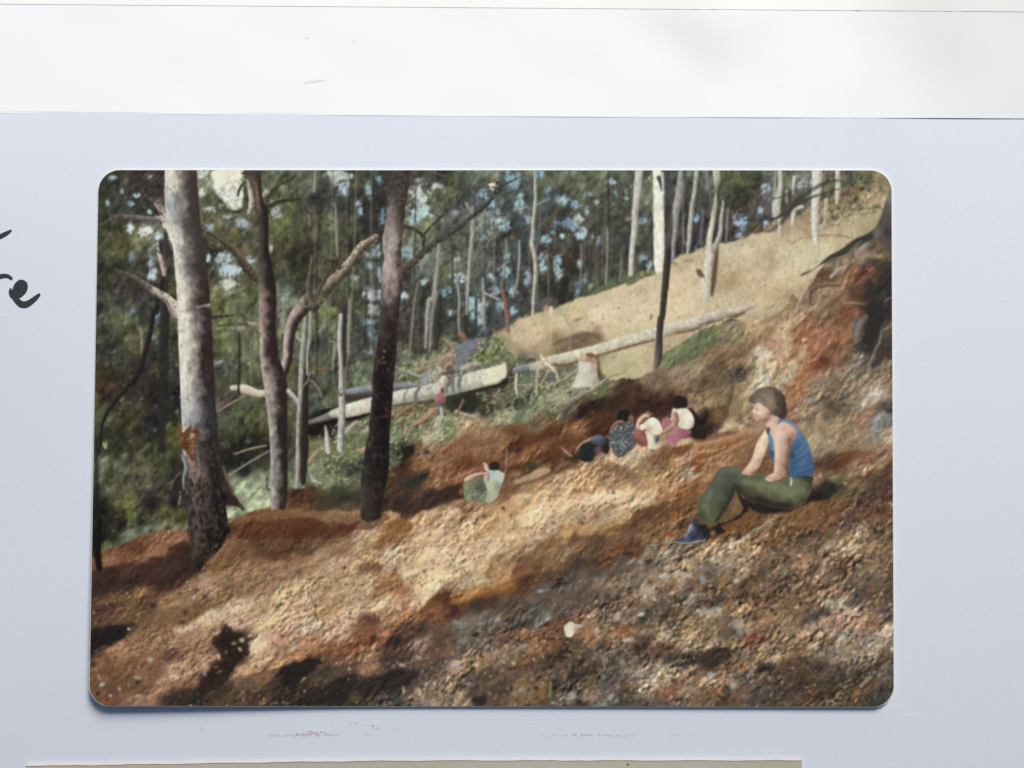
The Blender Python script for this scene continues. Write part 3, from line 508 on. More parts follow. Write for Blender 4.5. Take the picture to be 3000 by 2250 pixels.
# ---------------------------------------------------------------- brush, bank and gravel
LO = field('''B2 300,1000,5a6048 700,800,5d6b4c 250,1350,22201a 450,1400,1c1b17 700,1400,5f6f48 700,1600,5a6b3e 1200,1300,6b6a48 1150,1500,667a50 1500,1450,9a9474 1300,1200,7a6a48 1400,1150,6a5238 1700,1400,6c7a4c 1900,1350,a08058
2100,1450,8d6c48 2100,1600,9a5f35 1900,1100,38352a 2100,1150,3a3626 1500,1620,8a7050 1700,1620,8d5c38 1250,700,6f7355 1500,720,8d7a58 1700,650,8a7055 1900,600,6a6c60 2100,600,5d6a35 1300,850,5e5a42 1500,830,8b8a80 1850,500,6c7074
1950,700,6c7060 1700,500,7c6c54
C2 50,550,5d7040 50,900,3a3226 100,1000,5a5c3a 300,1100,3f4a34 250,950,5d6c48 450,1100,6a7c58 650,1050,8a8868 600,900,5c6046 800,950,7f8560 300,1250,6c7a58 100,1250,8a8464 700,1200,665a44 500,1300,6b5c3e 200,1400,6f4628
100,1500,8a6040 400,1500,5f3820 600,1450,5a3822 800,1400,7a4c26 900,1380,8f5c2e 700,1560,6a3f22 500,1600,8a5426 950,1200,30241e 1100,1150,34261c 1300,1100,3a281e 1100,1300,4a2e1e 1200,1400,452a1e 1400,950,4a3828
1600,900,7a6650 1500,1000,4a3020 1700,1050,4a3222 1800,950,6d5a45 2000,850,84705a 2100,750,8c7a60 2100,600,5d6b48 1900,550,6c7850 1600,1150,3c261e 1800,1150,3a2420 2150,950,6f5c46 2180,1150,7a664c 1300,900,6a6040 1200,950,606040
D2 100,400,5d7048 300,350,7a7055 100,600,7a6448 200,700,64503c 350,650,7d6448 500,550,7f674a 600,250,a08a62 800,250,957c5c 50,900,5d4a38 200,850,6a5a42 400,800,50483a 100,1100,8a7450 300,1000,84704e 200,1250,6a4c30 400,1150,8f7c58
450,1300,8a7050 350,1400,a08c6c 30,1300,1e1c18 60,1430,3a2a20 700,600,a89c80 800,450,a8805a 900,500,9c8464 950,350,a8926e 1000,250,9c8462 780,700,a8906c 700,800,a09478 650,950,a89c80 1100,300,9c6238 1200,350,a05c30
1300,450,a0582c 1400,300,94603c 1200,600,a05a2c 1350,650,7c4a30 1500,400,965c34 1550,600,7c5c40 1100,850,b06a34 1050,1000,b07038 1000,1100,9c6840 1200,100,8a7254 1400,120,7a6048 1600,150,6a4c34 1700,300,5f5548 1900,250,2b2822
1880,450,38302a 2030,300,544a3a 2020,550,463c30 1950,700,6f6450 1700,600,6c6454 1700,800,7a6c58 1400,800,86705a 1300,950,80705a 1200,1050,80705a 1500,1000,6c5e4a 1450,1150,625642 1700,1000,86745c 1850,1050,9c9484 2030,900,7c6c58
1800,1200,8a6c50 1950,1250,7c7468 2050,1150,50483e 1300,1250,88765a 1600,1350,8a7250 1400,1400,8f7c5a 1300,1500,9c8a68 1600,1500,84684a 1900,1500,7a6e5c 1700,1420,8c7456 2030,1500,a09480 2000,1250,6c6c68 900,850,9c8a6c
D1 1500,1100,7f6c54 1350,1230,6d5038 1400,1350,8a7454 1600,1200,7f5c40 1800,1000,7d6c58 1700,1400,5e3c28 1900,1100,4c3e34 2000,1300,2e2a26 1800,1350,503a2c 1500,1500,7a5c42 1600,1600,7a4a2e 1900,1550,2f2a26 1300,1450,8a7050
2040,1000,5e5040 1950,900,60503f 1800,1200,6a4434 2040,850,544838
A3 300,1300,7c4c2e 700,1180,8a5832 1000,1080,8d5c38 300,1450,3c2820 600,1450,42302a 800,1380,50362a 1000,1230,402a22 800,1550,44302a 200,1560,3a2a24 1000,1550,50382a 1700,950,70401f 1900,900,7c4c24 2100,850,7a4824 1700,1050,5f3a24
2000,1050,63402a 1400,1250,8a6038 1500,1200,805634 1450,1380,7c5630 1700,1250,6f4c32 1900,1150,60402c 2100,1250,5c3c28 1300,1550,9a7858 1500,1500,8d6a48 1700,1450,8f6c4c 2000,1400,8a6648 1800,1600,8a6848 2100,1550,8f6f52
300,1200,70482c 500,1280,7c4c2c 250,1350,8c5c38 500,1220,603824
B3 100,600,4c3020 250,750,65401f 400,700,3c3426 600,650,36342a 500,820,84623a 700,800,8a6c48 600,950,60382a 300,950,54301f 100,900,6c3c20 200,1050,4a2a1c 450,1050,5a3a26 900,700,3a2c22 1200,600,45322a 1200,700,3a2a22
1500,680,42302a 1700,600,3c2a22 1300,780,5c402c 1300,500,33302a 1200,350,48301f 1100,200,444430 1300,150,26221c 1400,100,6c4c30 1450,250,8a5c34 1700,150,85562f 1900,100,86562f 1600,300,8c5c36 1900,280,6c3c20 2100,150,86562f
1800,400,8a5430 1600,500,8c5c34 2050,700,9c7a58 200,1150,60442e 500,1150,86684a 300,1300,9c805c 800,1100,a48866 1100,850,9c7850 1150,970,8c5f34 1000,1120,8a6238 1400,900,a8845c 1700,850,ac8e68 1800,780,7c5c3c 1500,1050,b09470
1900,1000,b4946c 2100,950,b08858 2100,1200,b49a78 800,1300,a88c66 500,1350,a4886a 100,1400,8a6a4c 300,1550,a08462 600,1500,a48a66 800,1420,7c5c40 1100,1300,a88f70 1300,1450,b49c76 1600,1300,b69e7a 1600,1500,b89f78
1900,1450,b49a72 1050,1560,9c7048 1900,1600,a08c6a 2180,1450,a07a50 1500,50,8f7a5c 700,450,54603c 500,300,4c5c38 400,450,6c7c48 650,150,6c7c44 750,350,34382a 300,100,6c6c48 500,550,3c4830 250,400,6c7850 150,580,4c3826
C3 100,50,8a5c38 400,150,8a5424 250,50,50301f 650,120,5c3420 250,250,7c5030 600,220,583824 400,330,4c4428 450,380,9c7a54 700,300,6c4c34 200,450,7c5c40 850,250,44301f 200,350,5a3820 1000,250,8a6848 100,600,7c5838 400,540,a07c50
300,650,b0906c 700,500,a88664 1000,350,a8845c 1300,250,ac9070 1500,200,a89070 1200,380,8c6c4c 1400,400,7f6044 1600,350,8f7652 1800,300,80603c 1750,200,806040 2000,130,7c4c2a 1600,100,b09470 2000,50,a89068 2150,80,a08458
2000,220,9c7a5c 2150,300,8a5434 2180,200,905c34 2100,360,90866a 1900,400,9c7a50 1700,450,a88458 1300,500,9c7850 1000,500,b08a5c 800,600,b08e66 500,650,b49870 1100,650,c0a280 700,750,c0a27c 400,850,c4a880 200,750,b0885a
900,850,a8906c 1300,620,bca682 1600,600,b0906c 1900,560,ac7c50 1600,700,b09870 1900,620,8c6038 2100,600,84552c 1800,750,705034 1400,800,ac9068 1200,880,a08866 1400,880,ac8a58 600,950,a8906f 200,950,b08e68 100,1150,b49870
400,1100,b0906c 1000,1030,ac8458 1200,1000,9c7444 800,1060,b08850 1600,850,60402a 1500,950,664830 1700,950,705030 2000,850,86582c 2100,950,5c4430 900,1100,745438 1100,1100,5f4836 600,1150,80603c 500,1200,7c6040 300,1200,a08058
1400,1050,6c5034 1700,1080,7c5c3c 1900,1080,84603c 700,1250,7c6448 1000,1250,604832 1300,1200,70482c 1500,1250,5c3c28 400,1330,745438 100,1330,9c7c58 600,1400,80603e 900,1400,4c3c30 1200,1300,64442c 1100,1450,504438
1400,1350,5c5448 1600,1250,7c7460 1900,1250,8a7c68 2100,1150,6c5c48 1700,1400,6c5c48 1900,1400,a08a6c 2100,1350,8c7a60 1500,1500,7a6a54 1800,1480,9c8c70 2050,1480,a09078 700,1600,484038 400,1450,6c4c2c 200,1600,70481f
1000,1600,5c5044 1300,1600,74685a 1700,1600,8a7458 2000,1600,8c7458 80,1550,a87a48
D3 100,100,a07850 300,50,9c7038 400,150,8c6440 550,250,7a5438 100,250,a0744c 30,400,a4764c 60,550,8f5c34 700,330,7a5430 1300,150,8c7a5c 1300,50,96886a 1500,50,8f7a58 1400,250,50382a 1600,200,6c442a 1550,280,5a3c2a
1800,180,7c5034 1950,100,8c6c4c 1700,330,846c4c 1900,300,8c7454 1300,450,8c6c50 1500,430,6c6038 1700,450,806848 1300,600,26221f 1400,550,2c2a22 1500,650,6c5434 1600,600,5c5234 1900,450,4c3c30 1800,650,463a30 2000,600,543c30
2050,400,54402e 1400,750,7c5430 1200,780,7f5630 1000,870,7f5a34 1600,750,6c4830 1900,780,604030 1100,1000,7c5430 1400,900,70482c 1600,930,5c4434 1800,900,6a4c30 2000,900,745234 900,1000,806038 650,880,6c4c30 700,950,8c7454
400,720,705238 300,850,6c5034 450,930,6f4824 250,1000,74481f 600,1080,846038 800,1150,785430 400,1150,907c60 300,1250,a88a68 100,1250,8f7858 500,1250,a48c6c 900,1200,6f5c44 1200,1130,5c4a38 1200,1080,544434 1500,1050,7c6850
1700,1030,8c7a64 2000,1050,665440 1600,1180,a08c68 1400,1220,a08a68 1900,1180,80684c 200,1380,9c9078 500,1400,9c8670 100,1450,5c5044 800,1350,705a44 1100,1320,9a7c5a 1000,1400,7c6850 1300,1300,7c6448 1600,1350,70543c
1900,1400,7a6448 700,1480,60503c 300,1530,7c6244 500,1600,7a5c3c 1000,1550,5f4c3a 1400,1500,70583f 1700,1500,6c5c48 2000,1550,68563f 1300,1620,7c6850
A4 200,100,332824 500,60,30261f 900,60,38281f 300,220,6a4c30 600,200,7c5a34 200,400,50382c 450,300,6a4e34 700,330,5c4430 900,280,8a6844 1100,200,8a6c4c 1300,100,9c7c5c 900,450,7c5c3c 1200,400,7c5c3c 400,500,6c5034 200,700,221e1c
350,650,2a2420 100,820,3c3028 600,580,745438 800,600,7f6040 1100,600,a88c70 1300,500,b09878 1600,350,ac9474 1500,200,806244 1800,100,8c7050 1700,500,ac8c70 1900,300,a48c68 2100,200,b0966e 2000,500,b49a70 500,800,966c48
300,830,a07450 800,750,8c6844 1000,750,907050 1200,650,a07c5c 200,950,7c5434 500,1000,7c5638 700,900,846048 900,880,74503c 1200,850,8f6c50 1250,1000,a07c5c 1000,1050,9c7858 200,1150,745034 400,1150,705034 700,1100,805c40
600,1250,6c4c34 300,1320,744c34 600,1340,8c6c54 900,1150,a8866a 800,1250,8f6e50 1100,1180,805c40 1550,750,241c18 1700,850,2c2018 1550,950,3c2820 1400,1080,2c241f 1350,1150,38302a 1900,850,ac8c68 2100,700,ac8464 1850,780,c0aa84
1900,950,b08c64 1750,1050,b0865c 2100,950,a87850 1700,1180,6c543f 1400,1250,403428 1200,1330,2e2822 1000,1340,3c3028 1600,1300,54402f 1900,1100,7c5c40 2000,1200,40342a 1800,1350,4c3a2e 2150,1100,2a2420 2150,1350,342c24
B4 200,100,b0946c 500,100,a48a66 800,150,a88c68 1100,130,946a44 1500,100,bca47c 1500,200,b8a07a 2000,100,a8946c 2000,230,a87438 1850,290,a06a34 2180,200,80542c 100,350,b09070 400,350,a8865c 700,400,b0946f 1000,350,b49870
1200,380,a8805c 1400,320,ac9070 1620,300,643c28 1550,380,70442c 1750,400,4c3228 1300,450,98683f 1600,480,744c34 200,550,a89078 500,600,ac8c70 900,480,74483a 800,600,845a3a 1100,500,a07850 2000,350,4c3c30 2150,300,50382e
1900,500,70685a 2100,450,6a5f50 1900,600,686050 2100,600,5f564a 200,750,a87c58 100,850,a86c44 400,800,98623c 600,850,885434 900,700,784430 1150,700,3a2c26 1000,650,98603c 1200,650,604438 1400,620,544030 1400,750,7c6450
1700,700,5c4838 1900,750,685c4c 2150,750,64584a 150,950,2c241e 250,950,2c2620 400,950,64482f 600,950,745440 850,930,86684a 1050,900,4c3c30 850,1050,8c6844 1250,880,58443a 1500,870,6f5440 1400,950,6c5444 1700,850,6c5040
1800,1000,98806c 2000,950,8f7454 2180,900,9c8060 100,1100,2a2420 400,1080,4c4030 600,1050,5c4636 900,1100,38302a 1100,1080,302a28 1300,1080,383030 1500,1050,4c4038 1900,1150,50443a 2100,1100,5c4c3a 300,1200,4c3c2c 600,1180,2a2420
680,1240,4a3f2c 200,1330,302820 500,1330,2c2622 770,1330,4c3c2c 1000,1200,2e2826 1200,1180,3c3230 1150,1350,40403c 1300,1270,806854 1500,1280,86735c 1700,1280,8c7858 2000,1250,5c4c38 2030,1370,2c2a28 1500,1390,9a846c
1800,1390,968068 2180,1350,6c543c
C4 100,50,a07c54 100,130,9c6430 300,100,4c3428 600,50,54402f 100,300,54483c 500,200,64584c 700,350,5c5448 400,400,565048 300,500,504a40 500,480,68685f 900,100,6c5c48 1100,100,7c6c54 1300,150,7c6448 1650,180,9c8e78 1900,100,8a7050
2100,100,6c4c38 2100,300,6c6454 1000,250,5c4c40 1200,300,50443c 1500,300,745a44 1500,400,7c6a50 1900,400,54483a 900,450,70503c 1100,450,8c7658 1400,480,807060 1600,480,4c4434 1800,500,54503c 2100,550,86704c 600,550,70482f
250,650,80583c 450,650,764a30 100,700,604838 100,800,98785c 400,800,9c6c4c 250,800,8f7860 600,750,6f4c34 950,650,8c6444 1200,600,a88460 1400,620,8a5430 1100,680,ac7e58 1300,700,846848 1450,760,94785c 1700,600,8f7658
1800,700,9c8464 2050,650,a08664 1800,800,64442f 2100,800,a49070 1550,800,40302a 750,780,40342a 700,850,342c24 900,800,5c4c38 1100,780,544438 600,900,4c4034 300,950,785434 100,950,80705c 200,1050,5c4434 500,1000,54483a
900,950,60483a 1100,900,685c50 1200,980,443c34 1300,870,685c4c 1500,950,6c5f50 1700,920,5c4434 1950,900,38302a 2150,950,302a28 1600,1050,9a8c78 1700,1100,9c9080 1850,1080,a4946f 2100,1080,94745c 500,1130,705a40
700,1100,6f5c4a 850,1100,362c28 1000,1000,5c4834 1150,1130,5c5c58 1300,1100,5c5448 1400,1200,705c46 650,1230,2c2820 800,1220,4c463c 550,1270,7c5830 50,1300,38302a 200,1280,8f7858 400,1250,80684c 200,1390,7c6244 500,1380,5c4838
1000,1150,5c5038 1000,1330,98806a 800,1340,7c7468 1200,1340,74706a 1400,1300,4c4038 1700,1250,9a8468 1900,1300,8a5c3c 2100,1250,9a8668 1700,1380,5c5048 1500,1380,504840 2000,1390,685c50 1300,1230,5c4c44 920,1390,3c3028
D4 100,300,6c543c 250,100,7a5f3c 450,100,4c3828 600,200,6c5a44 900,150,5c4c38 1200,100,80694c 1250,180,7c5a38 1700,100,7a6046 1700,220,504840 2000,200,4c443c 1400,300,9c8c70 1100,280,806044 1900,280,785c40 130,320,3c2c24
100,400,98907c 350,300,705638 500,370,98744c 700,300,6c5034 650,450,705038 450,450,8c7050 800,450,947452 420,570,948870 600,600,947c60 250,550,7f684a 900,500,846c4c 1240,460,4c403a 1450,450,a0785c 1650,400,a8967c 1650,520,a07858
1850,560,a87858 2000,450,685040 1300,600,a08870 1500,600,94745a 2000,640,aa967a 1550,680,8f8470 1800,680,7a7068 100,700,80684a 350,650,4c4034 300,760,7a6444 580,700,7c4c38 900,700,8a7050 1100,700,94785c 750,750,745840
1300,750,806c50 1600,750,8a7c60 1900,780,a09274 1700,850,9c8a70 100,780,a89674 200,870,40342a 100,980,302a26 400,880,6c6450 600,880,8a6c4c 820,900,a89068 700,850,7a6448 1000,850,6c5840 1200,830,80705a 1450,900,7f7868
1900,880,9a8668 2050,920,504638 500,950,80603c 700,1040,26221f 1300,1000,3c322c 1000,980,5c4434 1550,950,8c785c 1800,950,6c5c4a 1700,1080,443c38 2000,1080,605a4c 550,1080,786454 300,1050,6f5038 100,1120,a88868 250,1150,ac8864
350,1200,98917a 220,1280,a06c3c 290,1240,3c2820 550,1200,604c40 800,1100,5c4a38 900,1200,4a3c30 1100,1200,46302a 1250,1150,5c5438 1450,1100,50402f 1600,1200,5c503c 1900,1250,5c4838 1800,1200,6c5838 1400,1280,403830
1200,1320,6a4c34 800,1300,4c443a 600,1320,54504a 100,1350,745c3c 250,1370,443428 400,1350,6f5a40 1000,1380,60543f 1500,1350,584c38 1850,1380,3c3a34 1700,1300,684c34''', p=2.1, soft=8, warp=15, seed=13, ang=27, squash=.55)
LO = np.clip(LO + .32 * (LO - blur(LO, 12)), .06, .80)
nr = np.clip((YY - 1740 + (XX - 1500) * .45) / 120, 0, 1)[..., None]; LO = LO * (1 - .42 * nr) + .42 * nr * blur(LO, 16) * .97
F = np.clip(F + .3 * (F - blur(F, 8)), .06, .9)
lowm = polymask(P('''A3 -80,1560 150,1270 210,1220 400,1160 520,1100 700,1040 850,1010 1000,1010 1110,1000 1300,960 1550,930 1700,850 1850,790 2010,760 2100,700 B3 0,560 150,560 B3 180,480 200,100 B2 180,1380 200,1200 500,1150 900,1000
1110,800 1250,650 1500,650 1650,560 1750,440 1850,470 2000,420 2212,400 C2 100,480 200,600 400,620 560,700 900,680 1150,780 1250,860 1500,850 1680,790 1800,600 1950,500 2212,330 D2 100,290 300,230 500,210 700,200 900,100
1000,-60 D1 1080,1450 1180,1300 1300,1120 1400,1060 1700,880 1850,760 2000,560 2100,400 D1 2300,1000 D4 2400,1700 A4 -200,1700'''), 4, True, 4)
e1, e2, ea, eb = cells(17, 1.5, 40, 71); h1, h2, ha, hb = cells(8.5, 1.5, 48, 72); k1, k2, ka, kb = cells(4.6, 1.4, 50, 73)
ne = noise(26, 11, 38, 74, 4); crag = np.clip(noise(80, 60, 20, 75, 2) + .6, .3, 1.4)
s1 = noise(20, 6, 42, 81, 4, .7); s2 = noise(9, 3.2, 50, 82, 3, .7); rs = np.clip(relief(noise(16, 9, 42, 83, 4, .65)) * 1.5, -1, 1)
rs2 = np.clip(relief(noise(34, 17, 40, 84, 3, .6), 2, 2) * 1.5, -1, 1); rs3 = np.clip(relief(noise(10, 6, 45, 85, 3, .6)) * 1.6, -1, 1)
GR = relief(-e1) * .45 + (ea - .5) * .26 + relief(-h1) * .40 + (ha - .5) * .24 + (ka - .5) * .14 + relief(-k1) * .25 + .36 * s1 + .24 * s2 + .80 * rs + .55 * rs2 + .25 * rs3
FI = (ha - .5) * .16 + relief(-h1) * .3 + (ka - .5) * .16 + relief(-k1) * .3 + .26 * s1 + .22 * s2 + .85 * rs + .55 * rs2 + .35 * rs3
nearf = np.clip((YY - 1700 + (XX - 1500) * .42) / 200, 0, 1); sunny = np.clip((LO.mean(-1) - .5) / .12, 0, 1)
amp = (.80 + .22 * nearf) * (1 - .12 * sunny)
TX = 1 + .18 * ne * (1 - .5 * sunny) + amp * (nearf * GR * .95 + (1 - nearf) * FI * .62) * crag
pit = np.clip((-noise(17, 7.5, 46, 76, 3) - .27) * 4.5, 0, 1) * np.clip(noise(110, 60, 30, 77, 2) + .75, 0, 1); kn = np.clip((noise(19, 8, 44, 78, 3) - .30) * 3, 0, 1)
TX = (TX + (.10 + .05 * nearf) * kn) * (1 - (.40 + .06 * nearf) * pit * (.4 + .6 * sunny)) * (1 + .10 * sunny)
BR = LO * np.clip(TX, .28, 1.9)[..., None]
tint = (hb - .5)[..., None] * np.array([.9, .1, -1.0]) * .06 + (eb - .5)[..., None] * np.array([1., .2, -.9]) * .045 * nearf[..., None]
BR = np.clip(BR + tint * (.5 + BR), .05, .9).astype(np.float32)
IMG = IMG + lowm[..., None] * (BR - IMG); LAB[lowm > .5] = L_bank
brm = polymask(P('B2 180,1380 500,1150 900,1000 1250,650 1700,450 2212,380 C2 200,600 560,700 900,680 1150,780 1250,860 1100,1000 900,1080 700,1200 450,1260 200,1320 0,1360 B2 2100,1350 1900,1330 1700,1450 1500,1450 1300,1560 B3 1280,100 1100,250 1080,450 B3 180,520 180,60'), 8, True, 5) * lowm
scatter(brm, 1900, (1.8, 3.8), '7c9460 5c7844 8ca070 9c9c70 a89878 4c6038 6c8450 b4ac8c 3a3426 8c6c48'.split(), (.25, .7))
scatter(brm, 520, (1.0, 2.0), 'c0b490 b8a884 a89c78 c4b8a0 a07848'.split(), (.4, .8), ang=(-.7, .7), asp=(3, 7))
LAB[brm > .5] = L_brush
dirtm = lowm * (polymask(P('A3 -100,1560 180,1410 500,1400 900,1290 1170,1480 1350,1460 2000,1180 2212,1140 B3 250,1100 500,1050 900,900 1100,820 1400,820 1600,690 1850,650 2000,740 2212,640 C3 300,600 500,450 900,300 1200,180 1700,80 2150,30 D2 100,1560 300,1470 600,1400 D3 600,300 1250,450 1600,560 2000,300 2300,100 D4 2400,1700 A4 -200,1700'), 10, True, 6))
LAB[dirtm > .5] = L_dirt
np.random.seed(3)
# bank: streaky earth
bank = lowm * (1 - dirtm) * (1 - brm)
scatter(bank, 1900, (2, 4.5), None, (.3, .7), ang=(-.75, .35), asp=(1.5, 3.5), local=(.68, 1.30))
rightb = bank * (XX > 2180)
scatter(rightb, 1000, (1.8, 4.5), None, (.3, .75), ang=(-.95, .3), asp=(1.6, 4), local=(.65, 1.38))
drg = bank * (XX > 1830) * (XX < 2250)
scatter(drg, 900, (1.6, 3), None, (.2, .5), ang=(-1.15, .3), asp=(3, 7), local=(.75, 1.22))
# gravel: streaked fine grain, stones lit from the left and above
IMG *= (1 + dirtm * (.07 * noise(7, 3.2, 50, 44, 2)))[..., None]
rough = np.clip((YY - 1780 + (XX - 1450) * .35) / 160, 0, 1)
shade = (IMG.mean(-1) < .42)
scatter(dirtm, 5200, (1.2, 2.8), None, (.3, .75), ang=(-.9, .35), asp=(1.1, 2.2), local=(.72, 1.22))
scatter(dirtm * (rough > .3), 3600, (1.8, 5.2), None, (.35, .8), ang=(-.8, .5), asp=(1.1, 2.0), local=(.62, 1.38))
scatter(dirtm * (rough > .5), 900, (2.0, 5.5), None, (.5, .85), ang=(-.8, .6), asp=(1.0, 1.8), local=(.45, .75))
scatter(dirtm * (rough > .3), 800, (1.6, 4.2), 'a8a894 94a09c b0a080 8c9c98 ac8864 a06c48 9c9480 b8a888'.split(), (.3, .75), asp=(1.1, 1.8))
scatter(dirtm * (rough < .5) * (~shade), 650, (1.3, 3.2), '74503a 80583c 6c4c38 8c6444'.split(), (.4, .85), ang=(-.8, .3), asp=(1.1, 2.2))
scatter(dirtm * (~shade), 700, (1.2, 2.4), 'd0b894 c8b090 c8a888 c0b098'.split(), (.3, .7))
scatter(dirtm * shade, 500, (1.2, 2.6), 'a89478 8c7860 b09880 98a09c'.split(), (.25, .6))
scatter(dirtm * (XX < 1150) * (YY > 1700), 500, (1.8, 3.6), '4c3428 3c2820 5c3c2c c0a080 b8a890 a89070'.split(), (.35, .8), ang=(-.9, .3))

# ---------------------------------------------------------------- things lying on the slope
for s, c in (('B2 -20,980,26 200,960,30 400,990,30', '4c4a3c 3c3a2e 2c2a20'),):
    limb(s, c, None, edge=8, alpha=.5)
L_redpole = LB('tree_trunk', 'reddish bare broken pole at the left end of the grass')
limb('C1 70,1275,12 85,1380,16 105,1480,20 125,1600,24 140,1680,26 C2 145,200,16', 'a86850 94503c 6c4030', L_redpole, edge=4)
limb('C2 130,215,22 140,330,18', '7a6c60 746858 54483c', L_redpole, edge=5)
L_post = LB('post', 'small pale post standing on the crest of the grass')
limb('C2 605,85,24 606,120,24 606,150,16', 'b8b494 bcb898 a8a080', L_post, edge=4); limb('C2 606,150,14 604,330,10 600,470,8', 'b8b090 b0a884 a89870', L_post, edge=5, alpha=.7)
limb('C2 560,60,16 545,90,26 540,120,20', 'b87c60 c08868 a87058', LB('person', 'far small figure in orange at the forest edge'), edge=6, alpha=.8)
limb('C2 -10,350,12 60,330,14 130,300,12', 'a8643c a8643c 946040', None, edge=5, alpha=.9)
# grey debris above the log
poly('B2 1850,430 1960,420 2010,480 1980,560 1920,620 1880,740 1790,750 1800,640 1830,540', '6a6c72', None, 7, .3, rough=8, alpha=.8)
limb('B2 1640,420,16 1700,470,22 1740,530,24 1690,560,14', 'c89070 7c5844 4c3c30', None, edge=6, alpha=.8)
limb('B2 1840,370,34 1870,400,30', 'b07848 a06c40 7c5030', None, edge=6, alpha=.8)
limb('B2 1750,760,26 1650,800,20 1720,720,26', '6c5f54 5c5048 403830', None, edge=6)
limb('B2 1860,740,30 1960,700,34 2040,690,26', 'a89c8c a09080 6c6050', None, edge=6)
limb('B2 1560,840,20 1620,780,14 1680,760,10', 'b89468 b08c60 80643f', None, edge=5)
limb('B2 1140,720,10 1220,760,14 1330,800,16 1420,830,16', 'a0a08c 8c8c7c 5c5c4c', None, edge=5)
poly('B2 1430,800 1480,790 1500,880 1450,900', '889498', None, 7, .2, rough=5, alpha=.75)
# upper log
L_log2 = LB('log', 'long weathered log lying up the grass slope')
limb('C2 230,760,40 320,740,46 430,715,50', '8c9494 6c7478 4c4c48', L_log2, edge=4)
limb('C2 420,725,50 500,700,54 600,665,62 800,620,66 1100,545,66 1400,455,68 1700,375,70 1900,315,66 2050,275,62 2212,240,62 D2 100,195,58 230,150,50 400,115,40 570,60,28', [(0, 'b4ac94 a89c84 6c5c48'), (.2, 'c4bea0 bcb294 9c8c6c'), (.55, 'bcb49c b4aa90 8c7c60'), (.8, 'b4aa98 a89c88 7c6c58'), (1, 'b0a48c a89c88 8c7c64')], L_log2, edge=3, wob=.2)
for s in ('C2 1720,425,9 1560,465,11 1400,512,12', 'C2 1400,512,12 1250,555,12 1100,600,11', 'C2 900,655,8 800,690,13 700,700,12 630,690,14', 'C2 2212,295,12 2100,330,12 1960,350,14', 'D2 330,185,14 400,165,20 480,130,14', 'D2 0,265,10 100,240,10 250,210,10'):
    limb(s, '7c5830 6c4824 6c4c2c', None, edge=5, alpha=.9)
limb('C2 1000,590,22 1040,600,30 1080,600,14', '6c4828 7c4c28 a06c3c', None, edge=5)
limb('C2 1930,350,14 2000,320,20 2080,340,12', 'a07848 a07848 8c6438', None, edge=5, alpha=.7)
# dark log behind, far log end
limb('B2 560,1000,20 700,985,46 870,962,46 1000,950,44 1150,932,40 1260,925,34 1350,915,28', '8c908c 74787a 484440', LB('log', 'dark grey log half hidden behind the pale log'), edge=4)
limb('B2 560,1050,30 700,1045,36 870,1030,30', '4c3c36 443830 2c241f', None, edge=6)
L_log3 = LB('log', 'short pale log end poking out left of the forked tree')
limb('A2 1590,945,28 1650,945,32 1700,955,46 1780,975,48 1860,1005,38 1960,1000,36 2060,990,30', 'c8c0ac bcae9c 9c8468', L_log3, edge=3)
limb('A2 1655,880,12 1655,1000,14', '2c2820 24201c 24201c', None, edge=3); limb('A2 1720,1030,10 1600,1100,9 1430,1200,8', 'a89074 9c8468 6c5840', None, edge=4)
# hollow under the pale log
poly('B2 180,1330 330,1310 500,1265 880,1220 700,1300 480,1330 380,1420 250,1460 180,1420', '1c1a16', None, 8, .2, rough=6)
limb('B2 2330,880,26 2212,920,24 2000,975,22 1850,1000,18 1740,1010,18', '26221c 26221c 2c2820', None, edge=6)
limb('B2 1560,1090,14 1400,1110,14 1250,1120,12 1110,1140,12', '3c3828 3c3828 4c4834', None, edge=7, alpha=.9)
poly('B2 1700,1030 1900,1010 2050,1050 1980,1200 1850,1230 1700,1180', '26261e', None, 14, .3, rough=8, alpha=.85)
L_log = LB('log', 'pale freshly felled log with dark rings of bark, cut square at its right end')
limb('B2 200,1320,24 350,1275,34 500,1225,46', '7c7c78 74706a 4c463c', L_log, edge=4)
limb('B2 460,1225,40 560,1205,60 650,1185,74 850,1130,76 1150,1050,72 1400,1010,78 1600,970,86 1750,930,88 1900,890,92 2050,850,94 2212,810,94', [(0, 'b8b49c a8a490 8c8874'), (.1, 'c8c4ac c0b89c a89c80'), (.4, 'c0bca4 b0ac94 8c8470'), (.7, 'b4b09c a8a490 7c7868'), (1, 'c8c4a8 c4bea0 a09474')], L_log, edge=3, wob=.2)
poly('B2 2080,770 2200,715 C2 60,695 118,668 130,760 120,830 60,860 0,880 B2 2100,920 2060,860', 'c4be9f', L_log, 3, .05, smooth=False)
limb('C2 118,675,7 132,760,9 120,830,9 60,862,7', 'a8846c 94745c 8c6850', L_log, edge=4, alpha=.7)
for x0, y0, x1, y1, r, c in ((1262, 975, 1235, 1095, 13, '6c6c68'), (1400, 940, 1365, 1085, 20, '5c5c5a'), (1700, 870, 1690, 990, 16, '4c4a48'), (1770, 850, 1760, 975, 20, '646460'), (1840, 830, 1828, 970, 20, '5c5c5a'), (1900, 850, 1910, 940, 20, '9c9c90'), (1870, 800, 1845, 860, 12, '747470')):
    limb(f'B2 {x0},{y0},{r*.8} {x1-6},{(y0+y1)/2},{r} {x1},{y1},{r*.8}', f'{c} {c} {c}', L_log, edge=6, alpha=.85)
limb('B2 1940,800,12 2040,790,14 2100,800,8', '949890 94988c a4a494', L_log, edge=8, alpha=.6)
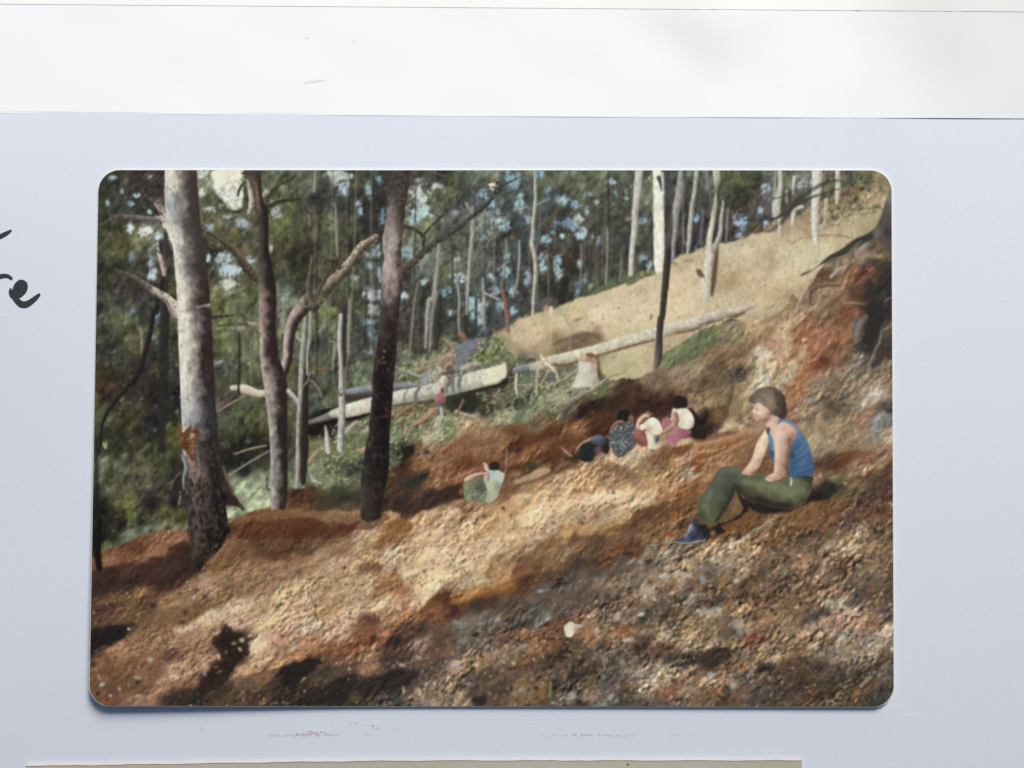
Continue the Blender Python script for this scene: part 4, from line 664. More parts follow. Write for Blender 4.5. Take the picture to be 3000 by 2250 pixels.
limb('B2 1670,860,50 1640,940,56', 'bcb49c b0a894 746c60', L_log, edge=5); limb('B2 1690,820,10 1740,860,16 1700,930,14', '5c5850 4c4844 4c4844', L_log, edge=6, alpha=.8)
dabs('B2 2050,835,10,10,4c4438 1130,1080,14,14,9c9c88 1500,950,50,20,8c8c7c', k=1)
tufts((LAB == L_log).astype(np.float32), 170, '8c887c a49e8a d0ccb4 7c7868 948e7c'.split(), (2, 6), (-.35, .3), (.6, 1.3), (.2, .5)); tufts((LAB == L_log2).astype(np.float32), 200, '94886f a89c84 ccc4a8 84785f 8c8474'.split(), (3, 9), (-.33, .15), (.5, 1.1), (.25, .55))
# stump, pale roots and sticks
L_stump = LB('stump', 'pale cut stump flaring at its foot below the long log')
limb('C2 1115,670,20 1125,760,22 1150,860,24', '54482c 4c4024 5c5034', None, edge=8, alpha=.8)
poly('C2 915,640 1000,630 1092,655 1100,760 1115,840 1125,930 1060,950 980,935 845,945 865,860 900,760', '', L_stump, 3, .07, shade='C2 930,700,c0bca4 1000,700,b8b49c 1080,700,9c9480 900,880,bcb8a0 1000,880,b4ac94 1110,900,948c78 1000,640,a87c60 940,650,b4a890 1070,660,a87458')
limb('C2 930,645,6 1000,640,10 1085,655,9', 'b48468 ac7c5c 946448', L_stump, edge=4)
limb('C2 905,650,10 935,580,12', 'b0a484 a89874 8c7c5c', None, edge=4)
for s, c in (('C2 500,590,14 530,640,20 600,710,20 655,765,18', 'ccc4a4 c0b490 9c8c68'), ('C2 545,640,12 500,700,12 460,780,12 450,1020,11', 'c0b494 b0a080 847450'), ('C2 655,765,12 670,800,12 680,870,10', 'bcb090 b0a080 8c7c5c'), ('C2 590,760,9 510,880,8 500,960,7', 'a8986c a8986c 7c6c48'),
             ('C2 890,745,8 780,830,9 680,880,10 500,945,9', 'b4a880 a89c74 7c7050'), ('C2 235,800,15 228,920,16 245,1010,12', 'c0b8a4 b0a898 80705c'), ('C2 250,920,7 400,900,7 480,800,6', 'a89878 a09070 7c6c50'), ('C2 320,980,6 360,900,6', 'a89878 a09070 7c6c50'),
             ('C2 620,1010,6 700,960,8 800,900,6', 'b4a480 a89874 7c6c50'), ('B2 1330,1340,20 1420,1300,24 1500,1240,24 1580,1160,18', 'b88c60 a87850 7c5838'), ('B2 1240,1440,9 1255,1380,16', 'bc9878 b08c68 80644c'), ('B2 1180,1230,20 1270,1170,22 1360,1120,18', 'a07c50 906840 5c4428'),
             ('B2 1440,1540,12 1520,1480,16 1600,1380,12 1640,1270,10', 'a8a488 a09c80 7c7860'), ('B2 1800,1210,30 1900,1240,20 2000,1260,18', 'b8a080 ac9474 846c50'), ('B2 1800,1240,16 1830,1170,14 1870,1080,14', '946c44 80603c 5c4830'),
             ('B2 600,1430,16 650,1370,20 720,1310,18', 'b0a890 a89c80 74684c'), ('B2 850,1410,30 780,1420,18', 'a8a090 9c9080 6c6050'), ('B3 740,155,16 820,125,24', 'b89468 b08c60 7c5c3c'), ('B3 200,270,18 250,210,20 300,150,12', 'b09068 a8845c 74583c'),
             ('B3 230,410,18 260,460,24 340,500,8', 'a8a898 a0a090 5c5c50'), ('B2 380,1360,10 400,1480,24 410,1620,28 B3 420,150,20', 'bcb8a4 b0ac98 7c7868'), ('A3 1620,185,9 1780,130,10 1950,95,10', 'b0a480 a09470 5c5438'), ('A3 1560,410,12 1700,320,11 1850,230,10 1990,150,8', 'a09c84 948c74 5c5444'),
             ('A3 1600,560,8 1650,490,8 1850,400,8', '8c6c48 8c6c48 5c4830'), ('A3 920,560,9 960,460,9 1030,380,7', '8c6c54 7c6048 4c3c30'), ('A3 1010,730,9 1030,640,10', '949484 8c8c7c 4c4c40'), ('A3 500,800,9 600,680,10 630,600,9', '7c5c44 70503c 443024'),
             ('A3 200,70,14 220,120,16 230,60,10', 'a0a078 989870 5c5c40'), ('A3 560,200,10 700,80,10', '70684c 686048 403c2c')):
    limb(s, c, None, edge=4)
limb('C2 1400,775,7 1310,800,8 1250,820,10 1150,890,18 1050,970,22 950,1020,20 830,1120,22 740,1215,16', [(0, 'b09c74 a08c68 6c5c44'), (.3, 'b8ac98 94846c 5c5040'), (.7, '948878 7c6c60 443830'), (1, '6c5c54 54483f 342a24')], LB('fallen_branch', 'long bent grey branch below the stump'), edge=3)
poly('B3 1130,180 1230,110 1340,150 1280,230 1180,330 1100,320', '26221c', None, 8, .2, rough=6); dabs('B2 1480,1640,40,20,201a16 B3 1300,140,50,25,1c1814', k=.9)
scatter(polymask(P('B3 1080,130 1200,130 1180,300 1080,300'), 6), 60, (2, 4), '5c6448 4c5438 747450'.split())
dabs('C2 1400,870,60,50,24201a 200,1150,80,40,1c2018 240,1080,60,40,2c3024 1100,620,22,18,7c5030', k=.8, rag=1.5)
poly('C3 220,480 330,420 480,340 580,330 600,370 480,430 350,470 250,520', 'a8845c', None, 5, .12, rough=4)
limb('C3 230,520,8 400,480,10 560,410,10 620,370,8', '5c4028 4c3422 3c2a1c', None, edge=6, alpha=.8)

# ---------------------------------------------------------------- light and shade edges of the gravel, as the print shows them
TXS = np.clip(.35 + .65 * TX, .5, 1.5).astype(np.float32)
def soft(s, c, a=.8, e=8, rough=7, tex=.2, sm=True):
    m_ = polymask(P(s), e * .6, sm, rough * 1.3); comp(m_ * min(1, a * 1.12), hexc(c).astype(np.float32) * TXS[..., None]); return m_
soft('C3 1180,330 1280,310 1400,370 1560,420 1440,430 1290,400', '7c6040', .7, 10)
soft('C3 1780,190 1900,130 2080,90 2130,100 2060,160 1900,200 1800,210', '784c2a', .85)
soft('C3 2120,280 2212,230 D3 60,180 200,150 330,100 330,150 200,210 60,270 C3 2160,330', '80502c', .6)
soft('C3 1540,800 1620,770 1740,740 1900,760 2000,690 2120,640 2212,600 2212,700 2100,780 1900,830 1700,850 1500,900 1400,960 1250,1020 1150,1060 1250,980 1380,930', '64452e', .6, 10)
soft('C3 920,1070 1050,1060 1200,1060 1100,1110 950,1120 800,1140 850,1100', '64482f', .5, 12)
poly('C3 185,1450 240,1400 300,1375 370,1400 350,1450 270,1500 210,1515', '8c4428', LB('rock', 'rust-red stone lying in the gravel'), 4, .15, rough=3)
poly('B4 1460,340 1540,250 1620,225 1700,240 1740,280 1700,330 1800,370 1820,420 1700,430 1560,430 1440,420', '', None, 8, .14, rough=6, shade='B4 1600,260,5c3826 1500,330,74482c 1600,380,84502e 1700,320,54301f 1780,390,3c2822 1550,420,905c38 1680,420,744830')
limb('B4 1760,300,18 1900,280,22 2050,230,24 2212,150,24 C4 50,120,22 200,60,18 400,-20,14', 'b87c40 a8682f 7c4c2a', None, edge=16, alpha=.75)
limb('B4 1790,350,14 1950,330,20 2100,290,22 2230,250,20', '4c3428 402e26 4c3c32', None, edge=16, alpha=.7)
poly('A4 1480,560 1560,590 1640,650 1720,690 1840,700 1760,760 1770,850 1700,910 1620,1000 1590,1080 1520,1160 1430,1220 1300,1300 1220,1290 1250,1180 1340,1060 1480,1000 1540,930 1480,880 1430,800 1370,740 1450,650', '2e2019', LB('hollow', 'dark hollow scooped in the gravel at lower left'), 8, .45, (9, 5, 45), rough=11, alpha=.86)
dabs('A4 1690,720,34,30,c0a870 1605,755,32,22,a07848 1670,820,20,32,a8a078 1440,900,20,42,c89c74 1520,850,16,24,8c6440 1410,1010,30,20,8c4c34 1290,1080,20,32,8c8c80 1450,1060,40,18,6c5c44 1370,800,26,16,8c5c38', k=1.1)
soft('A4 60,640 200,590 350,560 440,600 440,680 380,730 250,770 120,810 50,870', '221e1c', .9, 8, 8); 
soft('A3 70,1440 250,1400 480,1340 560,1330 520,1400 700,1310 900,1270 1000,1150 1120,1160 1200,1420 1160,1500 900,1600 600,1640 A4 1100,40 900,80 700,170 560,150 400,190 160,230 60,180', '3c2a22', .62, 10, 9)
soft('A3 1560,880 1700,850 1760,870 1900,830 2050,800 2212,800 B3 80,810 120,760 60,780 B3 -20,830 A3 2100,830 1900,860 1760,890 1600,920', '905a2c', .55, 8)
soft('A3 1570,1010 1800,930 2100,900 B3 60,900 300,870 400,930 430,1010 500,950 740,900 760,960 640,1020 400,1050 200,1110 0,1080 A3 2000,1090 1800,1110 1600,1060', '58301f', .65, 10)
soft('B3 10,780 220,790 500,800 740,785 745,880 620,940 480,920 380,930 300,880 100,870 0,850', '8c6840', .6, 7)
soft('B3 200,640 300,650 500,640 760,600 760,780 500,790 320,800 220,780', '38352a', .6, 8)
soft('B3 1050,770 1250,720 1480,640 1700,570 1860,520 1880,650 1700,700 1500,780 1300,830 1100,800', '3a2a22', .75, 8)
soft('B3 1020,960 1100,900 1200,870 1310,920 1290,1030 1200,1010 1120,1020', '8c5c30', .7); dabs('B3 1050,965,40,20,744420 1120,1110,60,20,80502c 980,1110,50,22,6c4426 1230,960,40,40,7c4c26 820,1420,50,40,74543a 760,1320,35,20,80583a 500,1320,50,22,7c5c3c 830,1230,22,35,74543a 980,1210,26,26,80603c 1170,1500,26,60,8c6440 1390,930,40,24,8c6038 1960,1300,40,30,8c5c3c 2190,1390,50,50,a06838 2170,1450,26,50,84542c 590,1410,8,8,4c3428', k=.9, rag=1.1)
dabs('B4 1000,50,50,22,a86c3c 1110,140,90,28,8c5030 1190,110,40,40,7c4428 1300,250,50,20,8c5c34 400,150,45,22,7c4c30 930,510,110,30,6c4438 850,620,70,40,7c5034 900,710,30,18,1c1a18 1150,740,56,32,1e1e1c 1250,870,90,30,4c3c34 240,950,90,24,24201c 80,990,70,30,24201c', k=.9, rag=1.4)
soft('B4 -60,1010 80,970 200,940 330,930 330,990 240,1010 160,1060 100,1150 40,1260 -80,1200', '28221e', .8, 8, 8)
soft('B4 200,1250 350,1190 500,1160 640,1150 660,1080 800,1110 1000,1090 1250,1050 1400,1080 1300,1200 1180,1250 1100,1280 950,1260 880,1340 800,1350 650,1280 550,1380 150,1400', '2a2522', .6, 12, 10)
soft('B4 1950,1370 2030,1320 2110,1330 2130,1390 2000,1410', '28282a', .8, 8, 6)
soft('D4 -20,830 60,850 200,800 300,790 340,860 320,940 200,990 120,1030 20,1000 -60,960', '3c3028', .7, 8, 8)
dabs('D4 720,1045,46,34,26241f 1290,1005,60,30,302c28 1690,1085,70,40,403a38 1090,1200,80,40,4c302a 2000,200,50,26,403838 1700,215,100,20,504840 120,320,60,36,382a22 290,1245,32,36,38261f 240,1370,80,26,40302a 1240,450,26,60,48403c', k=.9, rag=1.4)
L_white = LB('rock', 'white stone standing out in the foreground gravel')
poly('C4 745,570 790,530 830,520 850,540 960,560 910,590 870,610 850,650 820,690 770,685 755,630', '', L_white, 3, .06, rough=2, smooth=False, shade='C4 790,580,cfc4a4 820,640,d4c8a8 850,550,c0b498 930,570,b0a498 880,600,9c8c70')
dabs('''A4 180,1200,36,24,a8ac94 700,930,34,26,a8a494 1040,1000,24,18,b0a490 910,1060,26,26,ac9c80 470,600,22,16,c8c8c0 570,1130,40,24,8c8c7c 270,1320,20,14,c0b8a0 370,1250,20,26,9c987c 570,1320,40,18,a8a088 1870,790,54,40,c4b088
A4 560,1170,30,24,302c28 130,1300,30,22,2c2420 80,970,40,24,342c28 730,350,34,22,3c241c 520,550,26,18,301c18 1080,420,26,34,443024 1050,525,40,18,3c2820 1290,260,40,20,3c2c24 870,290,40,22,8c4c34
C4 1580,445,44,24,b0b8b0 1590,485,50,18,302c2c 1405,375,34,16,9ca498 1660,190,70,54,9c9482 1430,720,62,28,b0a890 1320,470,46,34,9c9888 1090,620,28,36,ac9c84 490,190,40,22,8c989a 1725,285,22,14,b8bcb4 975,740,20,16,90a094 100,960,20,14,b0a898 200,970,24,22,c8b080
C4 840,1335,44,22,94a0a4 1250,1335,30,40,8c989c 1185,930,24,58,8c8468 1380,960,34,42,8a8878 1740,1205,46,30,c0b090 30,500,44,26,8c9890 580,480,34,26,848c90 560,500,24,16,98a4a0 2190,400,24,20,b0b09c 1800,650,50,26,b4a890 1870,680,40,20,90a090 1800,30,30,20,b0b4a4 1400,620,70,30,8c5430 1540,800,36,46,342a22
C4 920,1390,30,20,30241f 450,1240,30,26,40302a 640,1240,40,34,24241e 930,960,50,34,2c261f 700,880,80,24,322a24 830,1110,60,26,2e2824 1900,1300,90,14,8c5038 120,780,26,20,a0a494 320,780,30,18,90988c
D4 1045,365,24,18,b8ac84 1090,325,26,24,382a24 415,560,56,56,98917c 360,1205,38,46,9c987c 120,1095,34,38,8c98a0 725,770,30,14,98a08c 1255,810,24,32,9ca08c 1400,310,64,20,9c9c84 1570,370,46,22,a49c84 820,905,42,28,b8a078 400,70,40,28,949c90 30,60,28,46,7c8890
D4 590,690,90,26,7c4030 430,640,44,40,7c8480 1530,690,40,26,a8a898 1990,640,36,22,b8b094 200,400,30,50,9c9c88 80,420,70,36,98927f 750,1130,18,40,8c7c78 1640,420,90,24,b0a084 1920,570,30,44,9c6040 1700,470,34,16,54302a 610,500,36,20,402c24
B4 1390,910,34,22,8c9c90 1210,990,44,22,98948c 1780,980,60,46,a8a090 1780,1050,60,22,ac8468 1400,1290,26,42,a8a898 1225,1265,14,46,b8a890 1470,1200,22,18,a8a498 1880,735,38,30,74807c 1840,560,24,44,6c8488 1790,530,30,26,808478 40,800,50,18,9ca49c 560,480,20,16,c0b8a0 1300,635,6,6,d0d090
B4 2000,660,46,26,201e1c 1180,370,30,24,c0b090 2060,540,60,20,808880 1420,830,30,40,94807c 1920,1190,50,14,949484
D3 520,1070,26,22,a8a494 340,1110,40,26,a89c80 180,1340,50,26,a0987c 1390,1190,50,22,a8a080 390,1560,34,26,a4a48c 30,1530,30,50,7c8488 1130,1310,46,24,a8704c 1570,500,30,14,8c9c80 1450,430,50,20,7c8448 240,300,60,20,a08468
C3 1280,605,18,16,4c281c 1250,590,22,18,cdb48c 1320,575,18,16,d0b894 1120,495,22,24,a8884c 1100,860,40,40,7c6040 940,930,26,20,5c4030 270,1130,36,30,b8a488 480,1090,34,26,b8a890 410,1150,14,12,a0a898 1480,1340,60,16,8c989c 1570,1350,30,16,98a098 1660,1350,44,28,3c2822 1870,1140,60,18,84877c
C3 90,770,26,24,5c4438 960,800,20,14,7c5038 1890,1060,50,22,984838 2050,1490,100,30,a89c88 1720,1170,34,14,8c9090 1930,1400,26,56,a89070 730,1330,30,18,9c8c68 1430,1260,60,24,382620 1250,1210,40,14,302824 760,160,30,20,9c7c64 1250,1200,40,12,7c7c6c
B3 1790,800,56,36,c4ac88 2000,860,40,26,b8a484 1090,830,22,40,b09870 1530,800,60,20,ac9470 950,880,30,14,ac906c 2010,730,40,26,a87864 480,1320,30,16,b49c7c''', k=1.15, rag=0)
tufts(polymask(P('D2 1180,850 1600,760 2000,800 2040,1400 1900,1600 1500,1600 1250,1500 1150,1250'), 20) * lowm, 520, 'b09c7c 9c8866 84704f 6c5a44 564636 a8946c'.split(), (4, 13), (-.95, .4), (.6, 1.2), (.25, .6))
tufts(polymask(P('D3 1250,0 1500,0 1800,20 1700,130 1500,200 1350,300 1230,230 1200,100'), 12) * lowm, 170, 'b4a484 a0906c 8c7a5a 6c5a42'.split(), (5, 14), (-.85, .35), (.6, 1.2), (.3, .65))
tufts(polymask(P('C2 1500,830 1760,700 2000,560 2212,420 D2 500,300 620,420 640,700 500,1000 300,1300 100,1350 0,1300 C2 2160,1100 2050,960 1850,920 1650,980 1500,960'), 16) * lowm, 620, 'a8946c 8c7858 6c583f 4c3a2a 584632 9c8864'.split(), (4, 13), (-1.15, .35), (.6, 1.2), (.25, .6))
for s, c in (('C4 1760,1010,6 1800,1040,14 1840,1110,16 1880,1160,14', 'c0b488 b0a478 847450'), ('C4 2000,920,8 1930,970,9 1830,1010,7', 'acac70 9c9c5c 5c5c38'), ('C4 1790,1030,8 1720,1100,9 1660,1150,8', 'b4ac94 a89c80 6c604c'), ('C4 1660,980,6 1750,1000,7 1800,1040,6', 'b4a480 a89874 6c604c'),
             ('C4 830,830,8 950,850,9', '9c8c58 948450 544428'), ('C4 1160,1060,8 1290,1020,7 1400,1010,6', '9c7c4c 8c7044 54422c'), ('C4 1380,1090,6 1500,1030,7', '8c8470 8c8470 5c5444'), ('C4 1170,900,14 1190,1030,12', '948c74 8c8468 544c3c'), ('D4 1560,660,7 1750,655,9 2000,690,9', '988c88 8c807c 5c5048'),
             ('D4 530,1110,5 580,1050,6', 'a8a094 a8a094 746858'), ('D3 610,1010,14 690,960,14 750,890,9', 'b0a88c 988c70 5c5040'), ('D3 930,900,16 940,1040,12', '74584c 6c4c44 54382c'), ('C3 125,130,7 130,200,8 125,300,8 105,400,6', 'a8a488 989078 5c5440'), ('C3 720,120,14 780,180,16 820,205,12', 'a8886c a07c60 5c4030'),
             ('D4 320,560,10 420,490,8', 'b0a890 a89c84 6c604c'), ('D4 880,600,8 1050,600,7', '9c8c70 9c8c70 5c4c3c'), ('D4 500,570,7 680,490,7', 'a8987c 98886c 4c3c2e'), ('C4 605,1180,16 600,1330,12', '84806c 807c68 4c4438')):
    limb(s, c, None, edge=4, alpha=.9)

# ---------------------------------------------------------------- tree trunk, roots and twigs of the upper right
limb('C1 1880,1040,14 1960,1090,8', '6c5438 6c5438 5c4834', None, edge=8, alpha=.7)
limb('D1 480,800,8 600,720,10 760,720,22 860,640,22', '6c5038 5c4430 4c3828', None, edge=8, alpha=.7)
TWIGS = [a for a in (('D1 480,610,5 600,605,8 800,592,12 900,545,20 1000,475,16 1100,420,12 1200,365,11 1330,320,7 1500,270,5', '3c382c 34302a 2c2822', 4), ('D1 880,640,16 930,560,30 1000,450,34 1080,370,30 1180,300,20 1300,230,9 1480,180,6', '4c4838 38342c 34302a', 12),
         ('D1 550,740,8 640,640,9 740,560,9', '34302a 34302a 34302a', 4), ('D1 780,380,6 900,350,6 1050,280,5 1200,260,5', '3c3a30 3c3a30 3c3a30', 4), ('D1 1250,270,6 1350,200,6 1500,180,5 1700,260,4 1860,230,4', '34342a 34342a 34342a', 4))]
for l, s, c in (('tall white trunk at the top right of the print', 'D1 1270,70,56 1265,250,54 1245,450,42 1245,700,38 1250,850,26', 'b4b0a0 b8b4a2 8c8878'),
                ('stout pale trunk crossed by the dark twigs', 'D1 870,90,28 870,250,30 840,400,46 830,480,50 825,570,38', 'a8a496 aca898 74705f'),
                ('short white trunk between the two pale trunks', 'D1 1025,150,24 1012,240,17 1010,320,10', 'bcb8a8 b4ae9c 7c786a'), ('pale grey trunk at the far upper right', 'D1 1490,70,28 1492,300,30 1480,420,20', 'b0ac94 aca88e 84806c'),
                ('slim dull trunk right of the tall white trunk', 'D1 1370,390,24 1362,520,20 1350,660,14', 'aca088 a89c80 7c6c54'), ('small pale trunk under the dark twigs', 'D1 870,590,25 865,780,18', 'b8a898 b0a290 8c7868'),
                ('short bent pale stem on the grass crest', 'D1 1100,465,22 1020,490,24 1010,560,26 1000,660,18', 'bcb29c b4aa94 8c806a')):
    trunk(l, s, c, edge=4)
L_wt = LB('tree_trunk', 'crooked white forked tree standing out in the dry grass')
limb('D1 190,880,14 185,960,18 168,1100,28 145,1300,26 130,1420,14', '4c3c30 44342a 5c4838', None, edge=6, alpha=.85)
limb('D1 252,400,13 245,500,16 230,600,20 222,750,25 170,880,28 130,970,26', 'a8a494 9c988a 74705f', L_wt, edge=3.5)
limb('D1 180,70,42 185,180,36 175,262,16 178,300,12 160,480,24 128,680,30 100,850,34 110,950,40 90,1100,45 72,1300,50 72,1460,36', [(0, 'acac98 a8a48e 8c8674'), (.16, '848060 7c785c 6c6850'), (.2, 'a8a48c a09c84 7c745c'), (.5, 'b8b49e b4b09c 8c8470'), (1, 'bcb49c b4ac92 94866a')], L_wt, edge=3.5)
limb('D1 0,1160,20 40,1220,10', '5c4838 5c4838 5c4838', None, edge=5)
for s, c, e in TWIGS: limb(s, c, None, edge=e, alpha=.92)
L_ct = LB('tree_trunk', 'dark grey tree base and roots cut by the right edge of the print')
poly('D1 2058,270 2110,260 2110,900 1960,860 1900,800 1850,760 1840,735 1900,680 1960,560 2000,430', '', L_ct, 5, .12, (20, 6, 80), shade='D1 2060,350,6c6860 2040,500,54504a 1960,600,4c4842 2070,600,44403a 1900,730,5c544c 2050,740,38342f 2000,850,54483e')
poly('D1 1092,1210 1110,1185 1230,1140 1300,1080 1400,990 1480,950 1560,900 1620,850 1700,800 1780,770 1855,735 1870,800 1760,870 1700,900 1610,950 1550,985 1470,1010 1390,1050 1310,1090 1250,1130 1170,1180', '38352c', LB('fallen_branch', 'black charred limb jutting over the dry grass'), 3.5, .18, (24, 5, 30))
limb('D1 1740,840,8 1650,920,8 1590,980,6', '7c7468 746c60 5c544a', None, edge=4)
for s, c in (('D1 1345,1085,8 1290,1150,14 1220,1260,13 1150,1370,13 1090,1470,16 1040,1600,13 D2 1010,120,10', 'b8a89a a09080 5c4c42'), ('D1 1490,1310,12 1380,1315,13 1280,1335,14 1210,1375,18 1190,1430,14 1190,1510,10', '645c4c 4a4034 342c24'), ('D1 1570,1510,18 1700,1510,14 1800,1525,12 1900,1555,16', '8c8070 7c7060 4c443a'),
             ('D1 1420,1220,20 1480,1160,16 1540,1120,14', 'a0a09c 949088 6c6458'), ('D1 1700,970,30 1800,880,30', '8c8480 847c78 5c544c'), ('D2 2040,-20,8 1985,120,10 1962,250,12 1958,400,13 1900,540,12 1842,680,9', '8c8880 787468 4c463c'), ('D1 2080,1440,8 2000,1490,9 1985,1600,10', '9c9488 8c847a 5c544a'),
             ('D1 1370,1160,20 1280,1210,20', '544030 4c3828 4c3828'), ('D1 1930,1010,20 1960,990,16', 'b09870 a08860 7c6850'), ('D1 1840,1150,24 1870,1130,16', 'a8704c 9c6440 6c4430')):
    limb(s, c, None, edge=5, alpha=.9)
poly('D1 1960,1080 2100,1060 2110,1280 2000,1300 1900,1250', '302c28', L_ct, 12, .3, rough=8, alpha=.8)
poly('D1 1790,1290 1840,1240 1900,1350 1960,1480 2080,1460 2080,1600 1900,1659 D2 1700,60 1780,40', '2e2a26', L_ct, 12, .3, rough=8, alpha=.75)
poly('D2 1800,60 1990,60 1960,300 1900,450 1860,500 1800,480 1760,440 1780,350 1830,250', '2a2826', L_ct, 7, .2, rough=4)
poly('D2 2075,380 2075,540 2000,600 1950,680 1870,740 1845,690 1900,620 1950,540 1990,440', '3c3630', L_ct, 7, .16, rough=4)
limb('D2 1800,180,20 1740,240,20 1710,340,30 1690,430,30', '94908a 847c74 5c544c', None, edge=12, alpha=.6)
# pale streaks in the cut face, straw
for s, c in (('D2 1140,500,30 1090,620,52 1020,740,50 940,860,40 880,950,26', 'a8aca0 a8a490 94845f'), ('D2 700,480,26 680,620,24 670,740,30 620,880,30 570,940,24', 'b0a890 a49c84 84745a'), ('D2 790,740,34 760,840,36 720,920,24', 'b4ac9c a89c88 8c7858'), ('D2 930,330,22 940,400,18 920,500,10', 'a89c8c 9c8c78 84684c'), ('D2 860,430,18 840,560,18 830,680,22', 'b49478 ac8c68 84643f'),
             ('D2 1390,260,26 1340,330,24', 'a89484 9c8470 74543c'), ('D2 1110,640,10 1110,760,16 1080,900,24 1060,1060,20', 'b8703c b0682f 944f28'), ('D2 1140,980,30 1050,1080,36 980,1170,34', 'b4683a a8622f 8c5030'), ('D2 880,780,12 940,700,9', '5c4428 54402a 5c4830'), ('D2 900,640,10 980,630,8', '8c5428 8c5428 6c4424'), ('D2 930,930,12 960,950,10', '4c3828 4c3828 4c3828'),
             ('D2 1800,1080,30 1850,1030,24', 'b8b09c a8a08c 7c6c58'), ('D2 1980,1230,36 1930,1330,44 1900,1440,34 1910,1530,24', 'a8aca8 8c9490 6c6860'), ('D2 2040,960,14 2010,1010,10', 'c0b8a0 a89c84 7c6c58'), ('D2 1690,1400,18 1710,1440,14', 'c8c4b4 b8b0a0 8c7c68'), ('D2 1450,500,40 1500,490,26', '54302a 4c2c24 5c3828'), ('D2 1330,660,50 1400,690,30', '4c2e24 482c22 5c3c28'),
             ('D2 1380,800,16 1420,740,14', 'c0a888 b09878 7c6448'), ('D2 1400,1100,60 1460,1180,70 1380,1260,50', '5c5240 504838 443c2e'), ('D2 350,930,26 330,1050,34 290,1180,34 250,1280,26', '54422e 4c3a2a 4c3a2a'), ('D2 420,940,14 400,1000,14 330,1240,14', 'a8946c 9c885f 6c5840'), ('D2 630,1060,20 540,1120,22 470,1220,20', 'a89c78 a0906c 84704c'),
             ('D2 480,1290,16 500,1310,12', 'd0c8b4 c8bca4 a08c70')):
    limb(s, c, None, edge=14, alpha=.55, tex=.35, wob=.4)
soft('D2 -20,1490 100,1500 230,1440 380,1410 600,1370 640,1400 500,1480 350,1500 200,1560 60,1640 -40,1640', 'a87c50', .7, 6, 5)
limb('D2 -20,1520,14 120,1500,12 250,1450,20 400,1420,30 450,1400,12', '8c5030 80482a 6c3c24', None, edge=12, alpha=.75)
limb('D2 0,1600,16 150,1570,18 300,1540,24 480,1500,24 600,1450,12', '9c5f38 905430 80482a', None, edge=12, alpha=.75)
limb('D2 240,1440,30 300,1380,34 400,1360,40 430,1400,30', 'b4a482 ac9874 8c7450', None, edge=10, alpha=.85)
limb('D3 -10,90,12 150,60,12 300,10,14 450,-30,16', 'bc8c5c b48050 8c5c38', None, edge=10, alpha=.8); limb('D3 -10,270,10 150,230,12 330,140,14 560,20,12', 'c09468 b48858 7c5030', None, edge=10, alpha=.8)
limb('D3 -10,20,10 140,-10,12 300,-40,12', '74442a 6c4028 7c4c30', None, edge=10, alpha=.8)
IMG = blur(IMG, .55)

# ---------------------------------------------------------------- slim dark sapling
limb('C1 1880,770,20 1870,900,34 1862,1050,38 1850,1200,38 1830,1400,36 1805,1659,32 C2 1790,200,34 1775,400,36 1770,520,40 1760,620,42 1745,690,30 1730,730,14', [(0, '5c5852 54504a 4c463e'), (.15, '4c4038 342a26 2c2420'), (.6, '54483f 38302a 2a2420'), (.8, '5c5048 3c322c 2c2622'), (1, '8c7c70 6c5c50 3c302a')],
     LB('sapling', 'slim black sapling standing in front of the grass slope and the upper log'), edge=3)

# ---------------------------------------------------------------- people of the picture
def person(label): return LB('person', label)
L_p = person('person hunched over at the left of the seated group, arm stretched to the ground')
poly('C2 940,1560 1060,1530 1130,1560 1200,1480 1240,1560 1220,1659 C3 1150,160 1080,200 1040,250 960,255 915,230 915,160', '2a2422', None, 6, .2)
poly('C2 955,1555 1060,1530 1080,1600 1078,1680 1040,1740 960,1740 930,1690', '1f2a26', L_p, 5, .15)
limb('C2 870,1650,5 890,1600,9 940,1545,12 1010,1510,15 1050,1490,16', 'c89060 b47c50 8c5838', L_p, edge=3)
poly('C2 1030,1510 1060,1470 1120,1450 1170,1470 1190,1510 1170,1550 1110,1560 1060,1545', '', LB('shirt', 'grey-blue shirt of the hunched person', L_p), 4, .08, shade='C2 1080,1480,6c7084 1130,1480,5c6078 1160,1530,3c4050 1080,1540,3c4454')
dabs('C2 1115,1610,34,50,6c4c50 1215,1470,36,16,6c5038', k=1)
L_p = person('person in a grey patterned garment, dark hair, second from the left in the seated group')
poly('C2 1320,1230 1370,1180 1440,1190 1460,1260 1440,1320 1370,1330 1330,1300', '1f1c19', LB('hair', 'dark hair of the person in the grey pattern', L_p), 6, .2)
dabs('C2 1470,1275,30,48,94583a', k=1.2, lab=L_p, ang=0)
m = poly('C2 1245,1400 1330,1345 1420,1312 1500,1330 1528,1400 1535,1480 1520,1570 1440,1640 1380,1690 1300,1680 1260,1600 1228,1540 1240,1450', '4c544e', L_p, 5, .18)
scatter(m, 170, (1.4, 3.0), '9ca094 8c9488 a4a89c 7c8480'.split(), (.3, .65), asp=(1, 2.4)); scatter(m, 70, (1.2, 2.2), '2c342f 343c38'.split(), (.5, .9))
LAB[m > .5] = LB('garment', 'grey garment with a pale mottled pattern', L_p)
limb('C2 1245,1420,8 1270,1370,14 1320,1320,18 1380,1310,16', 'b4745c 9c6448 6c4030', L_p, edge=4)
limb('C2 1300,1420,10 1400,1430,12 1440,1400,8', '383c38 2e322e 343834', None, edge=6, alpha=.7)
L_p = person('person in a white top and red shorts bent forward in the middle of the group')
